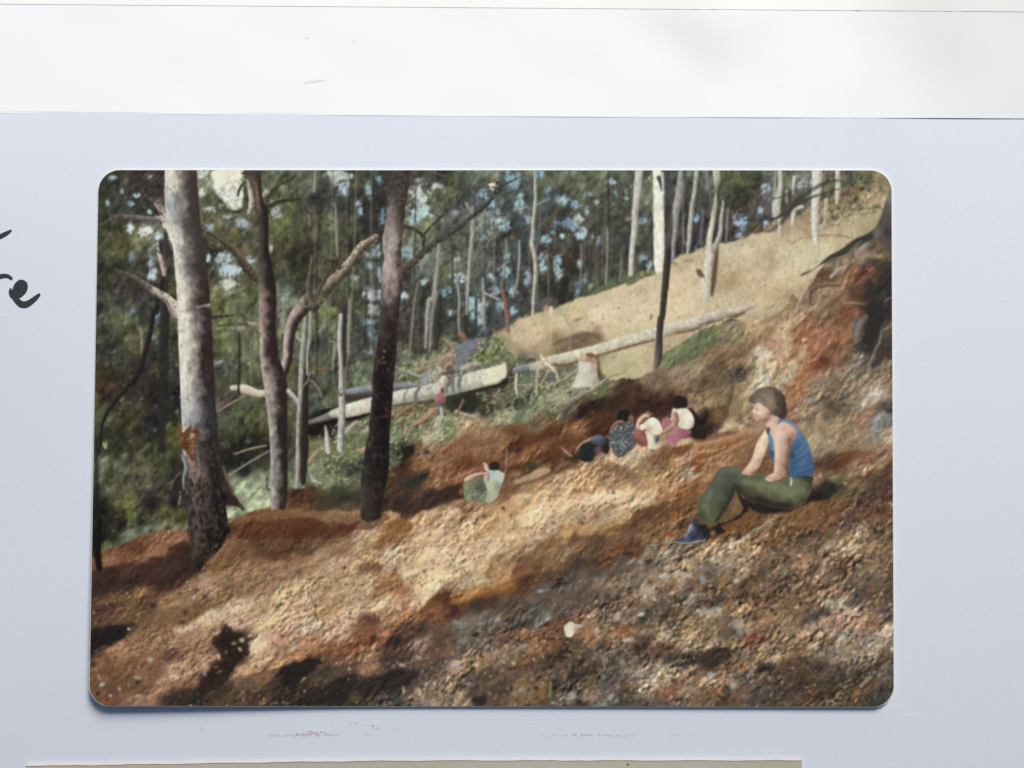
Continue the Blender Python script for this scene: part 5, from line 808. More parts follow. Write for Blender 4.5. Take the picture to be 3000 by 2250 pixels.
poly('C2 1505,1430 1530,1390 1590,1370 1650,1400 1665,1480 1655,1570 1600,1580 1550,1560 1512,1500', '', LB('shorts', 'red shorts', L_p), 4, .08, shade='C2 1530,1430,b85848 1590,1470,b84c40 1640,1540,a84438 1550,1530,8c4034 1620,1430,94403a')
poly('C2 1545,1360 1600,1330 1640,1290 1700,1262 1760,1290 1795,1350 1815,1420 1780,1450 1710,1450 1660,1470 1620,1430 1640,1390 1580,1400', '', LB('top', 'cream white top of the bent person', L_p), 4, .06, shade='C2 1600,1360,d8ccac 1700,1300,dcd2b4 1780,1380,c8bc9c 1660,1390,b09c80 1740,1430,d0c4a4')
poly('C2 1640,1440 1700,1450 1760,1470 1790,1560 1760,1600 1660,1600 1650,1540', '', L_p, 4, .08, shade='C2 1690,1500,d0c4a8 1690,1570,ccc0a4 1750,1500,74685c 1770,1560,b4a890')
limb('C2 1545,1370,18 1555,1310,22 1600,1260,24 1650,1240,28', 'dcb49c c89c84 8c6450', L_p, edge=4); limb('C2 1640,1210,16 1690,1230,14', '94604c 8c5844 6c4030', L_p, edge=5)
limb('C2 1590,1310,10 1640,1290,8', 'a86c58 a06450 84503f', None, edge=5, alpha=.8); dabs('C2 1755,1500,20,44,4c443c', k=.9, ang=.3)
L_p = person('person with black hair in a white top leaning over, rightmost of the seated group')
poly('C2 2090,1180 2150,1190 2190,1260 2215,1330 D2 60,1400 60,1500 C2 2120,1480 2120,1380', '2a201a', None, 8, .2)
poly('C2 1810,1290 1860,1262 1900,1275 1905,1330 1890,1390 1840,1390 1805,1350', 'a85c68', L_p, 4, .06)
poly('C2 1925,1170 2000,1150 2060,1160 2110,1200 2145,1260 2152,1330 2130,1375 2070,1395 2010,1385 1975,1340 1985,1290 1950,1270 1900,1300 1905,1230', '', LB('top', 'yellowish white top of the leaning person', L_p), 3.5, .05, shade='C2 1960,1200,c8b89c 2030,1190,ccc4a4 2100,1260,d0caac 2090,1340,c8c2a4 2010,1340,bcb090 1930,1270,c09c7c 2140,1350,a49c84')
limb('C2 1945,1230,28 1950,1300,32 1920,1360,26 1860,1400,22 1800,1440,20', 'c88c70 b0745c 844c3c', L_p, edge=4)
L_tr = LB('trousers', 'pink trousers', L_p)
poly('C2 1935,1385 2000,1380 2080,1400 2120,1395 2105,1470 2050,1495 1980,1500 1940,1460', '', L_tr, 4, .06, shade='C2 1960,1420,b85c70 2060,1430,a84c64 2090,1470,7c3848 2000,1480,b05064')
poly('C2 1850,1480 1890,1450 1950,1460 1985,1490 1980,1530 1900,1545 1860,1530', 'b85c70', L_tr, 4, .06)
poly('C2 1925,1090 1935,1050 1975,1030 2030,1035 2075,1070 2080,1120 2060,1160 2010,1165 1950,1170 1930,1130', '241e1c', LB('hair', 'black hair of the leaning person', L_p), 4, .12)
L_p = person('person in a pale green outfit sitting alone with a hand raised to the head')
poly('B3 1870,560 1870,500 1910,465 1990,440 2080,445 2120,520 2130,600 2212,640 2190,690 2090,712 1960,690 1890,665', '', LB('trousers', 'olive green patterned trousers', L_p), 4, .14, shade='B3 1900,560,74845c 2000,480,6c7450 2050,560,4c5844 2000,640,6c7c58 1920,640,7c8c64 2100,660,74845c')
scatter(polymask(P('B3 1900,480 2080,460 2110,600 2050,680 1900,650'), 4), 60, (1.2, 2.4), '3c4834 94a47c 84946c 343c30'.split(), (.4, .8))
poly('B3 2130,370 2180,350 2240,355 C3 60,372 104,400 98,440 80,500 55,570 30,640 B3 2190,700 2110,700 2130,600 2110,520 2090,440', '', LB('top', 'pale green top', L_p), 4, .06, shade='B3 2170,400,8cb4ac C3 40,420,a0bca8 90,410,b0bc8c B3 2180,540,a8b07c C3 30,540,7c9474 B3 2150,640,94a078')
limb('B3 2130,460,22 2140,400,22', 'c8967c bc8c6c 946450', L_p, edge=4); limb('B3 2115,398,16 2040,405,20 1970,425,24 1905,465,24', 'd4a888 c49474 8c6048', L_p, edge=3); limb('B3 2095,280,8 2115,310,20 2125,350,20', 'd8bc9c ccac90 a07c64', L_p, edge=3)
poly('B3 2150,300 2190,265 2250,280 2260,340 2220,360 2165,355', '2c201c', LB('hair', 'dark hair of the person in green', L_p), 5, .12); dabs('B3 1990,720,46,30,945c50 1850,590,30,40,8c5c44', k=.9)
L_p = person('tiny figure in a red top beside the pale log')
limb('B2 1640,965,20 1645,990,20', 'a85038 904030 743428', L_p, edge=5)
poly('B2 1560,1060 1580,1020 1620,1000 1660,1030 1670,1090 1630,1130 1580,1120', '', L_p, 5, .06, shade='B2 1580,1060,b86458 1620,1060,b45060 1650,1100,8c3c48')
limb('B2 1600,1110,20 1625,1150,26', '6c7880 5c6870 44505c', L_p, edge=5); limb('B2 1632,1170,16 1640,1250,14', 'a8aca4 9ca49c 747c74', L_p, edge=5)

# the woman seated at the right
L_p = person('woman in a blue tank top and olive trousers sitting sideways on the slope')
# shade under her
poly('D3 380,560 480,660 650,720 850,770 1000,770 1120,710 1190,600 1290,590 1400,540 1470,560 1430,640 1330,680 1200,700 1100,740 1000,790 880,820 700,835 600,810 520,760 560,860 500,900 350,980 200,1060 120,1080 60,1110 100,1000 200,930 330,900 460,780 440,700', '24201d', None, 8, .2, rough=6)
soft('D3 200,930 330,790 390,700 450,760 440,830 330,900', '6c5434', .9, 6, 3); soft('D3 240,960 400,900 500,810 580,790 600,830 500,920 350,990 280,1010', '744c28', .85, 6, 4); dabs('D3 140,1040,34,34,94683c', k=1)
poly('D3 1330,520 1440,500 1500,560 1470,610 1340,650', '2c2a24', None, 10, .2, alpha=.8)
L_shoe = LB('shoe', 'blue-grey canvas shoe with a pale sole', L_p)
poly('C3 1935,1128 1990,1095 2050,1060 2090,1020 2110,950 2140,890 2212,940 D3 60,950 110,1010 100,1075 60,1110 -40,1112 C3 2100,1140 2010,1140', '', L_shoe, 3.5, .08, shade='C3 1990,1120,3c4458 2060,1090,4c5468 2120,980,6c7080 2180,960,2c3038 2150,1080,2c3448 2212,1090,3c4048 D3 60,1050,1f1f22 20,980,1c1e20 60,1100,34383c')
limb('C3 2060,1080,8 2090,1030,12 2120,960,14', 'a0a4b4 8c90a0 5c6478', L_shoe, edge=4); limb('C3 1930,1135,6 2010,1148,8 2110,1148,8 2212,1130,7 D3 60,1112,6', 'a8a48c 8a8a84 54504c', L_shoe, edge=4)
L_tr = LB('trousers', 'olive green trousers', L_p)
poly('D3 170,400 205,355 260,325 350,315 430,340 470,395 520,420 590,420 640,392 720,400 740,440 790,490 880,470 940,430 1000,425 1210,430 1218,500 1200,600 1150,670 1080,730 970,765 860,760 740,730 600,690 490,640 410,600 378,560 370,620 330,700 260,800 200,900 150,955 90,940 20,900 -20,820 -25,740 0,660 60,570 110,500', '', L_tr, 3, .05, (60, 12, 50),
     shade='''D3 250,360,4c5c44 350,340,54644a 180,460,54644a 250,480,505e46 320,520,48503a 100,600,54664a 200,650,4c5a3c 60,760,54643c 150,800,4c5836 100,900,545c34 40,860,3c4630 250,740,3c4430 380,430,4c5a3c 340,600,343a2a
     450,430,505e3e 520,480,5c683e 600,450,4c5c40 700,480,5c6a42 650,560,687048 800,540,68744c 750,620,606a40 600,620,4c4a34 500,590,44462f 900,560,707c50 900,650,646c44 800,680,50523a 700,690,302a20 620,660,30281f 870,745,2c281e 780,700,3a3424 950,735,38301f 1000,620,6c784c 1000,500,64744c
     1050,550,606e44 1050,680,5c6440 1000,740,44442f 1130,600,606a42 1150,500,56643c 1190,460,343c2a 1190,560,4c5636 1120,690,403f2c 940,500,54603c 420,600,302e24 370,560,2a2a22''')
for s, c in (('D3 375,420,8 370,500,9 375,590,9', '38402c'), ('D3 850,530,7 900,550,6', '485034'), ('D3 930,500,6 960,520,6', '485034'), ('D3 1130,440,10 1150,470,12 1200,490,10', '2c3424'), ('D3 300,400,10 260,540,12 230,640,10', '445238'), ('D3 200,880,10 290,740,10 350,640,8', '2c2e22'), ('D3 480,470,10 650,510,10 800,500,8', '5c6c48')):
    limb(s, c, None, edge=9, alpha=.6)
for q_, c_, e_, a_ in (('D3 500,655,16 640,695,24 780,725,26 900,745,22 1000,745,14', '2a221a', 26, .8), ('D3 480,500,24 620,500,30 800,560,34 1000,590,34 1100,570,26', '747c52', 40, .5), ('D3 120,600,20 70,720,26 90,860,18', '6a7850', 30, .55), ('D3 360,600,10 310,700,18 250,800,20 180,910,14', '272a1e', 22, .75),
                       ('D3 240,370,20 350,350,24 420,380,18', '66745a', 24, .5), ('D3 400,560,8 450,600,16 520,640,20', '2c281e', 20, .6), ('D3 1190,520,16 1150,640,20 1060,720,20', '3c3c28', 26, .55), ('D3 300,430,6 340,480,8 350,540,6', '3a4430', 14, .5), ('D3 600,440,6 700,500,8 820,520,6', '586444', 14, .5)):
    limb(q_, c_, None, edge=e_ * .5, alpha=a_)
tufts((LAB == L_tr).astype(np.float32) * (XX > 2000), 260, '707c54 3c4630 5c6a46 7c8460 485238'.split(), (3, 9), (-.3, .5), (.8, 1.8), (.1, .3))
limb('D3 985,440,8 992,480,12 985,520,12', 'c8c0a4 b8ac94 8c8468', None, edge=4); limb('D3 1010,430,6 1100,436,8 1215,432,8', '2c3444 2c3038 24282c', None, edge=5, alpha=.8)
# far arm and hand
poly('D2 715,1385 735,1430 745,1500 D3 738,80 700,190 650,310 600,370 575,412 520,412 450,395 480,350 540,270 580,180 605,90 D2 650,1490 690,1420', '', L_p, 3, .03, shade='D2 700,1450,d0b494 690,1600,ccae90 740,1550,b89880 D3 660,60,cca88c 620,180,c8a084 590,280,c49880 520,350,c8987c 580,390,ac7058 480,390,b88468 720,120,b08c74 660,270,a87c64')
limb('D3 560,405,8 640,350,8 700,290,6', '5c3828 5c3828 5c3828', None, edge=6, alpha=.5)
# strap side of the top, neck
L_top = LB('tank_top', 'faded blue tank top', L_p)
poly('D2 725,1420 760,1410 800,1440 820,1500 D3 805,100 800,260 770,235 750,170 745,60 D2 738,1480', '', L_top, 3, .05, shade='D2 770,1500,5c84a4 790,1600,6c94ac 750,1580,3c5c80 D3 770,80,5080a0 790,180,3c5878 760,160,2c3c58')
poly('D2 650,1180 740,1180 800,1220 880,1270 900,1320 850,1380 830,1450 800,1500 765,1440 735,1400 715,1370 712,1330 730,1300 700,1290', '', L_p, 3, .03, shade='D2 740,1260,9c6450 760,1320,cca48c 800,1280,c49880 860,1290,b07860 800,1400,c49880 740,1380,c49c84 720,1290,8c4c40 780,1240,bc8470')
dabs('D2 738,1400,26,34,443848', k=1.1, ang=.2)
poly('D2 870,1278 930,1280 1000,1320 1060,1385 1110,1440 1150,1505 D3 1180,90 1205,170 1222,250 1235,340 1232,390 1190,412 1130,428 1040,432 970,430 962,380 975,270 985,170 D2 988,1590 1000,1540 1045,1480 1048,1420 1020,1370 970,1330 905,1308 850,1345 845,1320', '', L_top, 3, .05, (30, 8, 35),
     shade='''D2 890,1290,4878a0 960,1310,5c7ca0 1040,1390,6480a4 1090,1450,5074a0 1100,1550,3c6c9c 1030,1560,34608c 1050,1640,3a6c98 1150,1600,3870a4 D3 1020,60,34648c 1100,50,3c74a4 1160,100,3c70a0 1050,150,34628c 1120,180,3868a0
     1180,230,345c8c 1030,250,305a84 1100,280,3a689a 1190,330,345a8c 1020,340,2f5880 1100,360,36649a 1000,400,345c84 1120,410,284870 1210,390,2c4c78 985,200,243c50''')
for s in ('D3 1010,230,4 1080,180,7 1140,120,5', 'D3 1000,300,4 1080,250,7 1170,190,5', 'D3 1010,350,4 1110,330,7 1215,290,5', 'D3 1080,390,4 1150,375,6 1225,340,4', 'D3 1030,150,4 1090,90,6 1140,20,4', 'D2 1040,1600,5 1090,1520,6 1120,1470,4'):
    limb(s, '24466c', None, edge=8, alpha=.6); q = spline(P(s), 5); q[:, 1] += 4; q[:, 0] += 3; limb(None, '5488b4', None, edge=7, alpha=.35, pts=q)
# near arm and hand
poly('D2 850,1340 900,1312 960,1328 1015,1370 1042,1420 1035,1480 1000,1530 985,1590 D3 968,200 955,290 925,380 925,420 900,448 850,470 785,487 740,478 700,460 720,435 760,405 795,385 803,300 806,150 D2 796,1500 800,1420', '', L_p, 3, .03,
     shade='D2 880,1350,c49880 860,1450,cca088 950,1380,c08c78 1010,1420,b88470 1020,1470,9c6858 850,1600,c8988a 930,1580,b88074 970,1560,7c5048 D3 840,50,c89c88 900,50,c0907c 955,60,8c5c54 840,200,c49480 900,200,b8846c 950,200,7c4c44 830,330,c4917c 890,350,b07860 940,330,6c443c 800,420,cc9880 860,430,b87860 900,420,a8603f 750,450,c89478 820,475,a4644c')
limb('D3 975,20,8 968,180,9 945,320,9 960,400,8', '1f2c3a 202c38 203448', None, edge=7, alpha=.55)
for q_, c_, a_ in (('D2 845,1400,14 830,1500,16 D3 830,100,16 835,250,14 815,370,10', 'd8b09a', .45), ('D2 1010,1440,12 980,1540,14 D3 950,120,14 940,260,14 915,360,10', '8c5c50', .5), ('D2 930,1360,20 970,1400,16', 'cc9c88', .4), ('D2 700,1460,10 690,1500,10 D3 670,80,10 600,240,9 520,350,8', 'd8bc9c', .4), ('D3 720,120,7 670,240,8 610,360,8', 'a07864', .5)):
    limb(q_, c_, None, edge=8, alpha=a_)
limb('D3 710,455,4 770,440,4 830,430,4', '9c6450', None, edge=6, alpha=.5); limb('D3 770,487,5 840,480,6 910,440,6', '54402c', None, edge=6, alpha=.6)
# head
poly('D2 560,1110 620,1090 700,1130 760,1180 800,1230 740,1240 760,1270 720,1290 690,1305 640,1312 603,1298 592,1265 575,1240 588,1222 560,1205 575,1185 590,1150', '', L_p, 3, .03,
     shade='D2 600,1130,b8907c 590,1180,c8a08c 640,1160,d0a894 640,1220,d4a894 600,1250,c48c7c 620,1290,bc8470 680,1250,c89080 700,1290,a05848 660,1300,b46c58 740,1200,c88c78 700,1180,c89884 730,1230,b0705c')
limb('D2 590,1240,4 625,1244,4', 'a06454', None, edge=4, alpha=.7); limb('D2 600,1165,4 630,1168,4', '7c6054', None, edge=5, alpha=.55); limb('D2 690,1290,6 735,1262,8 745,1230,6', '9c4838', None, edge=6, alpha=.7)
poly('D2 532,1085 545,1040 590,995 650,955 720,932 790,932 850,965 900,1010 928,1080 940,1150 942,1220 925,1265 885,1282 840,1250 800,1240 768,1235 750,1200 735,1165 690,1140 650,1112 610,1112 585,1130 560,1105', '', LB('hair', 'short light brown hair', L_p), 3.5, .10, (9, 30, 70), rough=2.5,
     shade='D2 560,1070,5c4a40 620,1000,6c5a48 700,960,6c5a48 780,950,604e40 850,990,544438 900,1060,44352e 930,1150,382c28 920,1230,3e302a 870,1240,42332c 820,1220,54443a 760,1080,9a8262 700,1050,84705a 780,1150,8c7658 820,1080,7c6852 640,1090,84705f 760,1010,806c56 860,1150,54443a 790,1200,705a44')
hm = (LAB == len(REG)).astype(np.float32)
tufts(hm, 150, '9a8262 84704f 5c4c3c 6c5a48'.split(), (4, 9), (-1.9, .3), (.5, .9), (.2, .5)); tufts(hm * (XX > 2268), 90, '3a2c26 2c221e 54443a'.split(), (4, 8), (-1.7, .25), (.5, .9), (.25, .55))
tufts(hm * (YY < 1158) * (XX < 2262), 60, '4c3c32 8c7658 6c5a48'.split(), (4, 8), (-.5, .3), (.5, .9), (.25, .5))
for s, c in (('D2 740,980,5 770,1060,7 790,1180,5', '8c7454'), ('D2 690,990,4 720,1060,6 760,1160,4', '7c6850'), ('D2 820,1000,5 850,1080,6 850,1200,4', '3c2e28'), ('D2 600,1040,5 660,1050,6 720,1100,4', '54443a'), ('D2 880,1040,5 900,1120,6 890,1220,5', '2c2220')):
    limb(s, c, None, edge=8, alpha=.55)
for q_, c_, a_ in (('D2 612,1180,4 632,1184,3', '54403a', .7), ('D2 598,1145,4 640,1140,4', '8c7060', .6), ('D2 575,1200,5 590,1215,4', 'e0bca8', .5), ('D2 605,1252,3 640,1250,3', '94504a', .7), ('D2 650,1215,16 690,1200,14', 'dcb4a0', .45), ('D2 625,1300,5 680,1302,6 730,1285,6', '84463c', .6)):
    limb(q_, c_, None, edge=5, alpha=a_)
limb('D2 745,1185,8 750,1215,9', 'c48470 bc7864 94503f', L_p, edge=4)

IMG = np.where((LAB == L_p)[..., None], np.clip(IMG * np.array([1.03, 1.07, 1.0], np.float32), 0, .95), IMG)

# ---------------------------------------------------------------- the three near trees
def darker(cols):
    out_ = []
    for k_, c_ in cols:
        q = [hexc(h) for h in c_.split()]
        if len(q) > 3: q[-2] = q[-1] * 1.12; q[-3] = q[-3] * .72 + q[-2] * .28
        elif k_ < .5: q = [q[0] * 1.08, q[0] * .62 + q[1] * .42, q[2] * 1.05, q[2] * .9]
        else: q = [q[0] * 1.16, q[0] * 1.1, q[1] * .95, q[2] * 1.1]
        out_.append((k_, ' '.join('%02x%02x%02x' % tuple(int(v * 255) for v in np.clip(a_, 0, 1)) for a_ in q)))
    return out_
L_t2 = LB('tree', 'forked grey-brown tree second from the left')
def br(lab, s, c, **k): limb(s, c, lab, **k)
L_b = LB('branch', None, L_t2)
for s, c in (('A1 1940,540,34 1965,430,24 1990,340,17 2040,270,15 2130,210,13 2240,160,12', '3a342a 2e2a22 2a2620'), ('A1 1960,500,34 2030,440,26 2100,405,20 2230,385,16 B1 100,380,14', '3a342a 2e2a22 2a2620'), ('A1 1780,450,14 1710,490,17 1620,520,14 1520,500,8', '4c4034 3c3028 302820'),
             ('A1 1750,190,14 1700,220,14 1660,290,14 1650,350,8', '3c362e 302c28 302c28'), ('A1 1720,240,8 1720,330,9', '3c362e 302c28 302c28'), ('A1 1930,1260,60 1850,1210,56 1770,1150,54 1690,1040,42 1600,930,36 1540,880,28 1430,800,20 1330,740,18', '7c6550 4a3a30 2a221e'),
             ('A2 1900,285,32 1820,262,24 1740,248,20', 'a8988c 8a7468 5c4438'), ('A2 1740,248,16 1600,255,11 1500,262,10 1400,285,8', '6c5c50 4c3e34 342c24'), ('A2 1360,190,20 1450,175,17 1600,160,9', '3c342a 2c261f 28221c'), ('A2 1880,390,12 1910,360,14', '2c241f 28201c 28201c'),
             ('B1 1000,690,40 950,760,34 880,810,30 830,850,30', '4c3c34 342824 2c2420'), ('B1 760,855,12 830,835,16 930,835,12', 'a4987c 8c8068 5c5040')):
    br(L_b, s, c)
br(L_t2, 'B2 -120,850,50 -70,760,54 -25,620,50 -20,480,56 10,300,62 60,180,70 140,80,74 200,-10,74 B1 230,1540,76 300,1450,74 400,1330,66 520,1220,60 620,1110,56 700,1000,50 770,900,46 850,840,38 930,790,30', darker([(0, 'ac9c8c 7c6c60 2c2420'), (.3, 'a49484 6c5c50 2e2622'), (.55, '6c5c4c 4a3c34 2a221e'), (.8, 'a09080 5c4c3e 2a2420'), (1, '94846c 6c5c4c 342a24')]))
br(L_b, 'B1 240,1480,40 205,1380,30 205,1250,26 225,1120,20 240,1000,14', '7c6c5c 5c4a3e 342a22'); br(L_b, 'B1 270,1450,26 330,1330,20 400,1200,18 460,1080,16 560,980,9 600,900,6', '6c5848 44342a 302620'); br(L_b, 'B1 540,1140,10 500,1080,30 430,1050,14', '4c3c30 30261f 2c221e')
br(L_t2, 'A1 1800,40,90 1815,150,84 1840,260,62 1860,380,56 1890,480,66 1925,600,52 1930,750,46 1925,900,54 1935,1050,70 1945,1200,88 1965,1350,96 1970,1500,92 1965,1659,92 A2 1965,200,90 1975,400,92 1985,600,98 2030,800,120 2058,950,124 2070,1150,110 2080,1350,100 2086,1500,96 A3 2090,100,94 2092,300,92 2092,500,92 2090,700,86 2080,820,70',
   darker([(0, '4c4038 5c4a3e 302824'), (.08, '54463a 5c4838 2c2420'), (.16, '3e3830 302a24 241e1a'), (.3, '4e463c 342c24 241d19'), (.38, '8c7868 54443c 2c221f'), (.5, 'a49484 7c6858 3c2c26 2c211d'), (.62, 'a89888 94847a 443430 2c211d'), (.75, 'a89c90 a09084 4c3c36 28201c'), (.88, 'a89c94 9c9088 4c3c34 28201c'), (1, 'a09088 94847c 5c4840 34281f')]), wob=.30)
br(L_t2, 'A1 1752,180,12 1775,270,22 1790,350,28 1795,430,30 1770,510,16 1760,540,6', 'b8ac9c a89888 74685c', edge=4); br(L_t2, 'A1 1845,200,10 1860,320,14 1870,480,12', '946a50 8a6048 5c4034', edge=5, alpha=.8); br(L_t2, 'A1 1700,100,14 1790,90,34', '3c342c 3c342c 3c342c', edge=6)
dabs('A2 2010,380,50,40,2c221e 2030,460,34,50,28201b 2060,640,26,60,3c2c24 2110,740,20,60,28201b 1960,130,22,70,5c4840 1990,70,30,50,4c3a32 2100,900,18,90,34261f 2120,1200,26,60,54402f 2060,1040,12,20,5c4838 2090,1090,10,20,4c3830', k=.8, rag=1.2)
br(L_t2, 'A3 2150,0,26 2160,300,26 2170,600,20', '2c2420 241e1a 241e1a', edge=8, alpha=.6)
for l, s, c in (('thin pale stem right of the forked tree', 'B2 165,200,22 150,350,26 145,450,28 125,700,28 112,1000,25 95,1200,23 85,1450,22 82,1659,22 B3 85,150,26 85,300,26 78,450,22 70,550,14', [(0, '9c988c 908c80 5c584c'), (1, 'a8a498 948c80 4c443a')]),
                ('grey stem of middle height left of the black trunk', 'B2 550,160,22 540,300,26 535,450,26 545,600,24 550,720,26 555,900,30 560,1050,34 560,1250,38 550,1400,38 545,1600,38 B3 540,60,30 530,140,10', 'b0aca0 a09c90 5c584e')):
    if 'right' in l:
        limb('B2 175,760,22 168,1000,32 160,1300,38 155,1659,42 B3 150,200,38 140,490,30', '302824 2a221e 241c18', None, edge=6, alpha=.95); limb('B2 222,130,20 218,300,22 212,420,22 190,550,16 185,650,16 188,800,14', '9c988a 8a887a 5c584c', None, edge=4)
        limb('B2 -20,980,26 30,1040,26 80,1100,28', 'b4b0a0 a4a090 74705f', None, edge=4); limb('B2 70,400,14 120,440,18 150,470,20', 'a09c8c 948c80 6c6858', None, edge=4); limb('B2 140,930,8 190,870,8 215,780,7', '8c8474 8c8474 5c5444', None, edge=4); limb('B2 230,870,12 300,950,14 340,1040,12', '8c7c6c 80705f 54463a', None, edge=4); limb('B2 250,720,9 330,745,12 420,735,10', '8c6438 80582f 5c4428', None, edge=5, alpha=.8)
    trunk(l, s, c, edge=3.5)
dabs('B2 540,980,60,40,74845c 530,1020,40,20,3c4c2c 480,950,40,30,5c6c44', rag=1.4)

L_t3 = LB('tree', 'black-barked leaning tree in front of the pale log')
L_b = LB('branch', None, L_t3)
br(L_b, 'B1 1170,1180,36 1240,1135,40 1330,1065,40 1420,970,38 1500,900,34 1600,820,32 1700,770,30 1790,715,28 1860,660,26 1950,580,24 2050,500,22 2150,410,20 C1 40,260,18 100,220,14 200,180,10 330,110,7', [(0, '6c584c 4c3c34 302622'), (.3, '54463c 3c322c 2c2622'), (.8, '44403a 34302c 2a2824'), (1, '4c5458 4c5458 4c5458')])
br(L_b, 'B1 1435,950,17 1440,870,16 1442,800,18 1400,745,19 1330,705,18 1250,680,18', '3c342c 30281f 2c261f'); br(L_b, 'B1 1430,790,16 1480,720,13 1560,640,12 1640,560,9 1720,480,6', '403a30 34302a 302c26'); br(L_b, 'C1 60,250,16 40,290,30 0,330,10', '30302a 2c2c26 2c2c26', edge=6)
br(L_t3, 'B1 1140,60,150 1145,200,140 1150,320,118 1145,420,104 1140,500,100 1130,600,100 1118,700,100 1105,800,106 1100,900,98 1110,1000,92 1105,1100,98 1100,1200,112 1092,1350,112 1080,1500,106 1075,1659,102 B2 1070,100,102 1060,300,102 1045,500,108 1025,650,114 1010,800,116 1000,950,112 990,1100,114 975,1250,114 965,1400,112 955,1550,116 B3 950,60,124 935,200,134 925,350,142 905,450,140 895,550,132 885,650,124 880,750,118 870,850,110 850,920,60',
   [(0, '343028 3c362e 3a302a 302824'), (.07, '4c443e 50483f 3c302a 342824'), (.12, '6c6058 7c7068 4c3c34 302622'), (.18, '8c8078 94867c 8a7a70 3c2e28'), (.27, 'a4968a 9c8c82 8a786e 3c2a24'), (.33, '5c4c46 8c7c74 6c5c54 34261f'), (.38, '544844 4c4040 3c302e 302420'), (.46, '4c4040 3a302e 261f1c 3a241c'), (.55, '342a28 1c1816 1a1614 34221c'), (.7, '3c3230 1a1715 161412 241a16'), (.85, '2c2622 261f1c 1a1614 1a1714'), (.93, '4c423c 342822 2c201c 1f1b18'), (1, '3a302a 3c302a 2a221e 241e1a')], wob=.25, tex=.14)
dabs('B2 1010,600,12,70,8c6844 980,680,60,16,5c3c28 950,640,14,40,6c4830 1050,1180,18,40,7c4c30 1040,1250,34,14,6c4028 1100,1290,20,30,54302a 870,1470,30,70,544844 860,1560,30,50,50443c 1000,450,14,30,34302a', k=.7, alpha=.8, rag=1.3)
dabs('B3 820,340,22,60,6c6058 930,200,50,30,5c504a 850,650,26,100,4c3c30 900,510,40,20,543c2c 900,590,16,40,5c4030', k=.7, alpha=.6, rag=1.2)
scatter((LAB == L_t3) * (YY > 1050), 260, (1.2, 3), '5c4c44 4c3c34 0e0d0c 3c302a'.split(), (.2, .5), ang=(1.5, .3), asp=(1.5, 3))

L_t1 = LB('tree', 'largest pale gum tree with an orange wound, leftmost of the near trees')
L_b = LB('branch', None, L_t1)
br(L_b, 'A1 920,1110,14 870,1200,22 810,1320,26 780,1450,30 765,1600,30 A2 735,120,30 700,350,28 660,500,28 620,640,30 560,800,30 480,900,28 370,1030,26 290,1130,23 220,1240,21 175,1380,18 150,1659,12', '38302a 24201c 1e1a17', edge=4)
br(L_b, 'A2 860,60,40 850,300,44 830,600,40', '34302a 2c2822 28241e', edge=12, alpha=.8); br(L_b, 'A1 870,760,24 865,860,26 870,1010,22', '4c3c3a 403430 342a28', edge=5); br(L_b, 'A1 855,1190,26 840,1090,30 810,1000,26 780,960,14', 'b8a098 a08c80 6c5850', edge=4)
br(L_b, 'A1 790,830,6 780,890,18 790,930,16', '9c9888 8c8878 6c6858', edge=4); br(L_b, 'A1 690,945,5 740,890,8 775,850,7', 'b4aca0 a09884 6c6858', edge=4); br(L_b, 'A1 375,1240,18 330,1310,17 285,1380,12', '302a26 28231f 24201c', edge=4)
br(L_b, 'A1 990,1580,90 930,1510,58 870,1450,48 790,1400,42 700,1350,40 620,1290,34 560,1250,32 480,1210,28 400,1185,24 320,1150,18', [(0, 'c4bca4 b8ac98 74685c'), (.4, 'b4a898 a0907f 5c4c44'), (.6, '80705f 5c4c44 3c302c'), (1, '5c504a 4c403c 38302c')])
br(L_b, 'A1 870,600,44 800,590,30 740,590,24 650,590,26 560,580,28 470,578,26 390,572,28 310,578,20 250,620,16 180,660,12', [(0, 'b4a896 a09484 74685c'), (.2, '8c7c74 746860 50443f'), (1, '6c6460 4c4442 342f2c')]); br(L_b, 'A1 290,590,14 270,520,14', '5c5450 4c4442 3c3634', edge=5)
br(L_b, 'A1 900,640,70 870,560,62 830,480,50 780,410,46 740,370,44', [(0, 'bcb09c a89c8a 7c7064'), (1, '84746a 74645c 4c403c')]); br(L_b, 'A1 740,370,44 690,300,64 640,220,70 560,130,60 500,60,40', [(0, '64544e 443834 3a302c'), (1, '3a302a 322824 2c2420')], edge=10, alpha=.85)
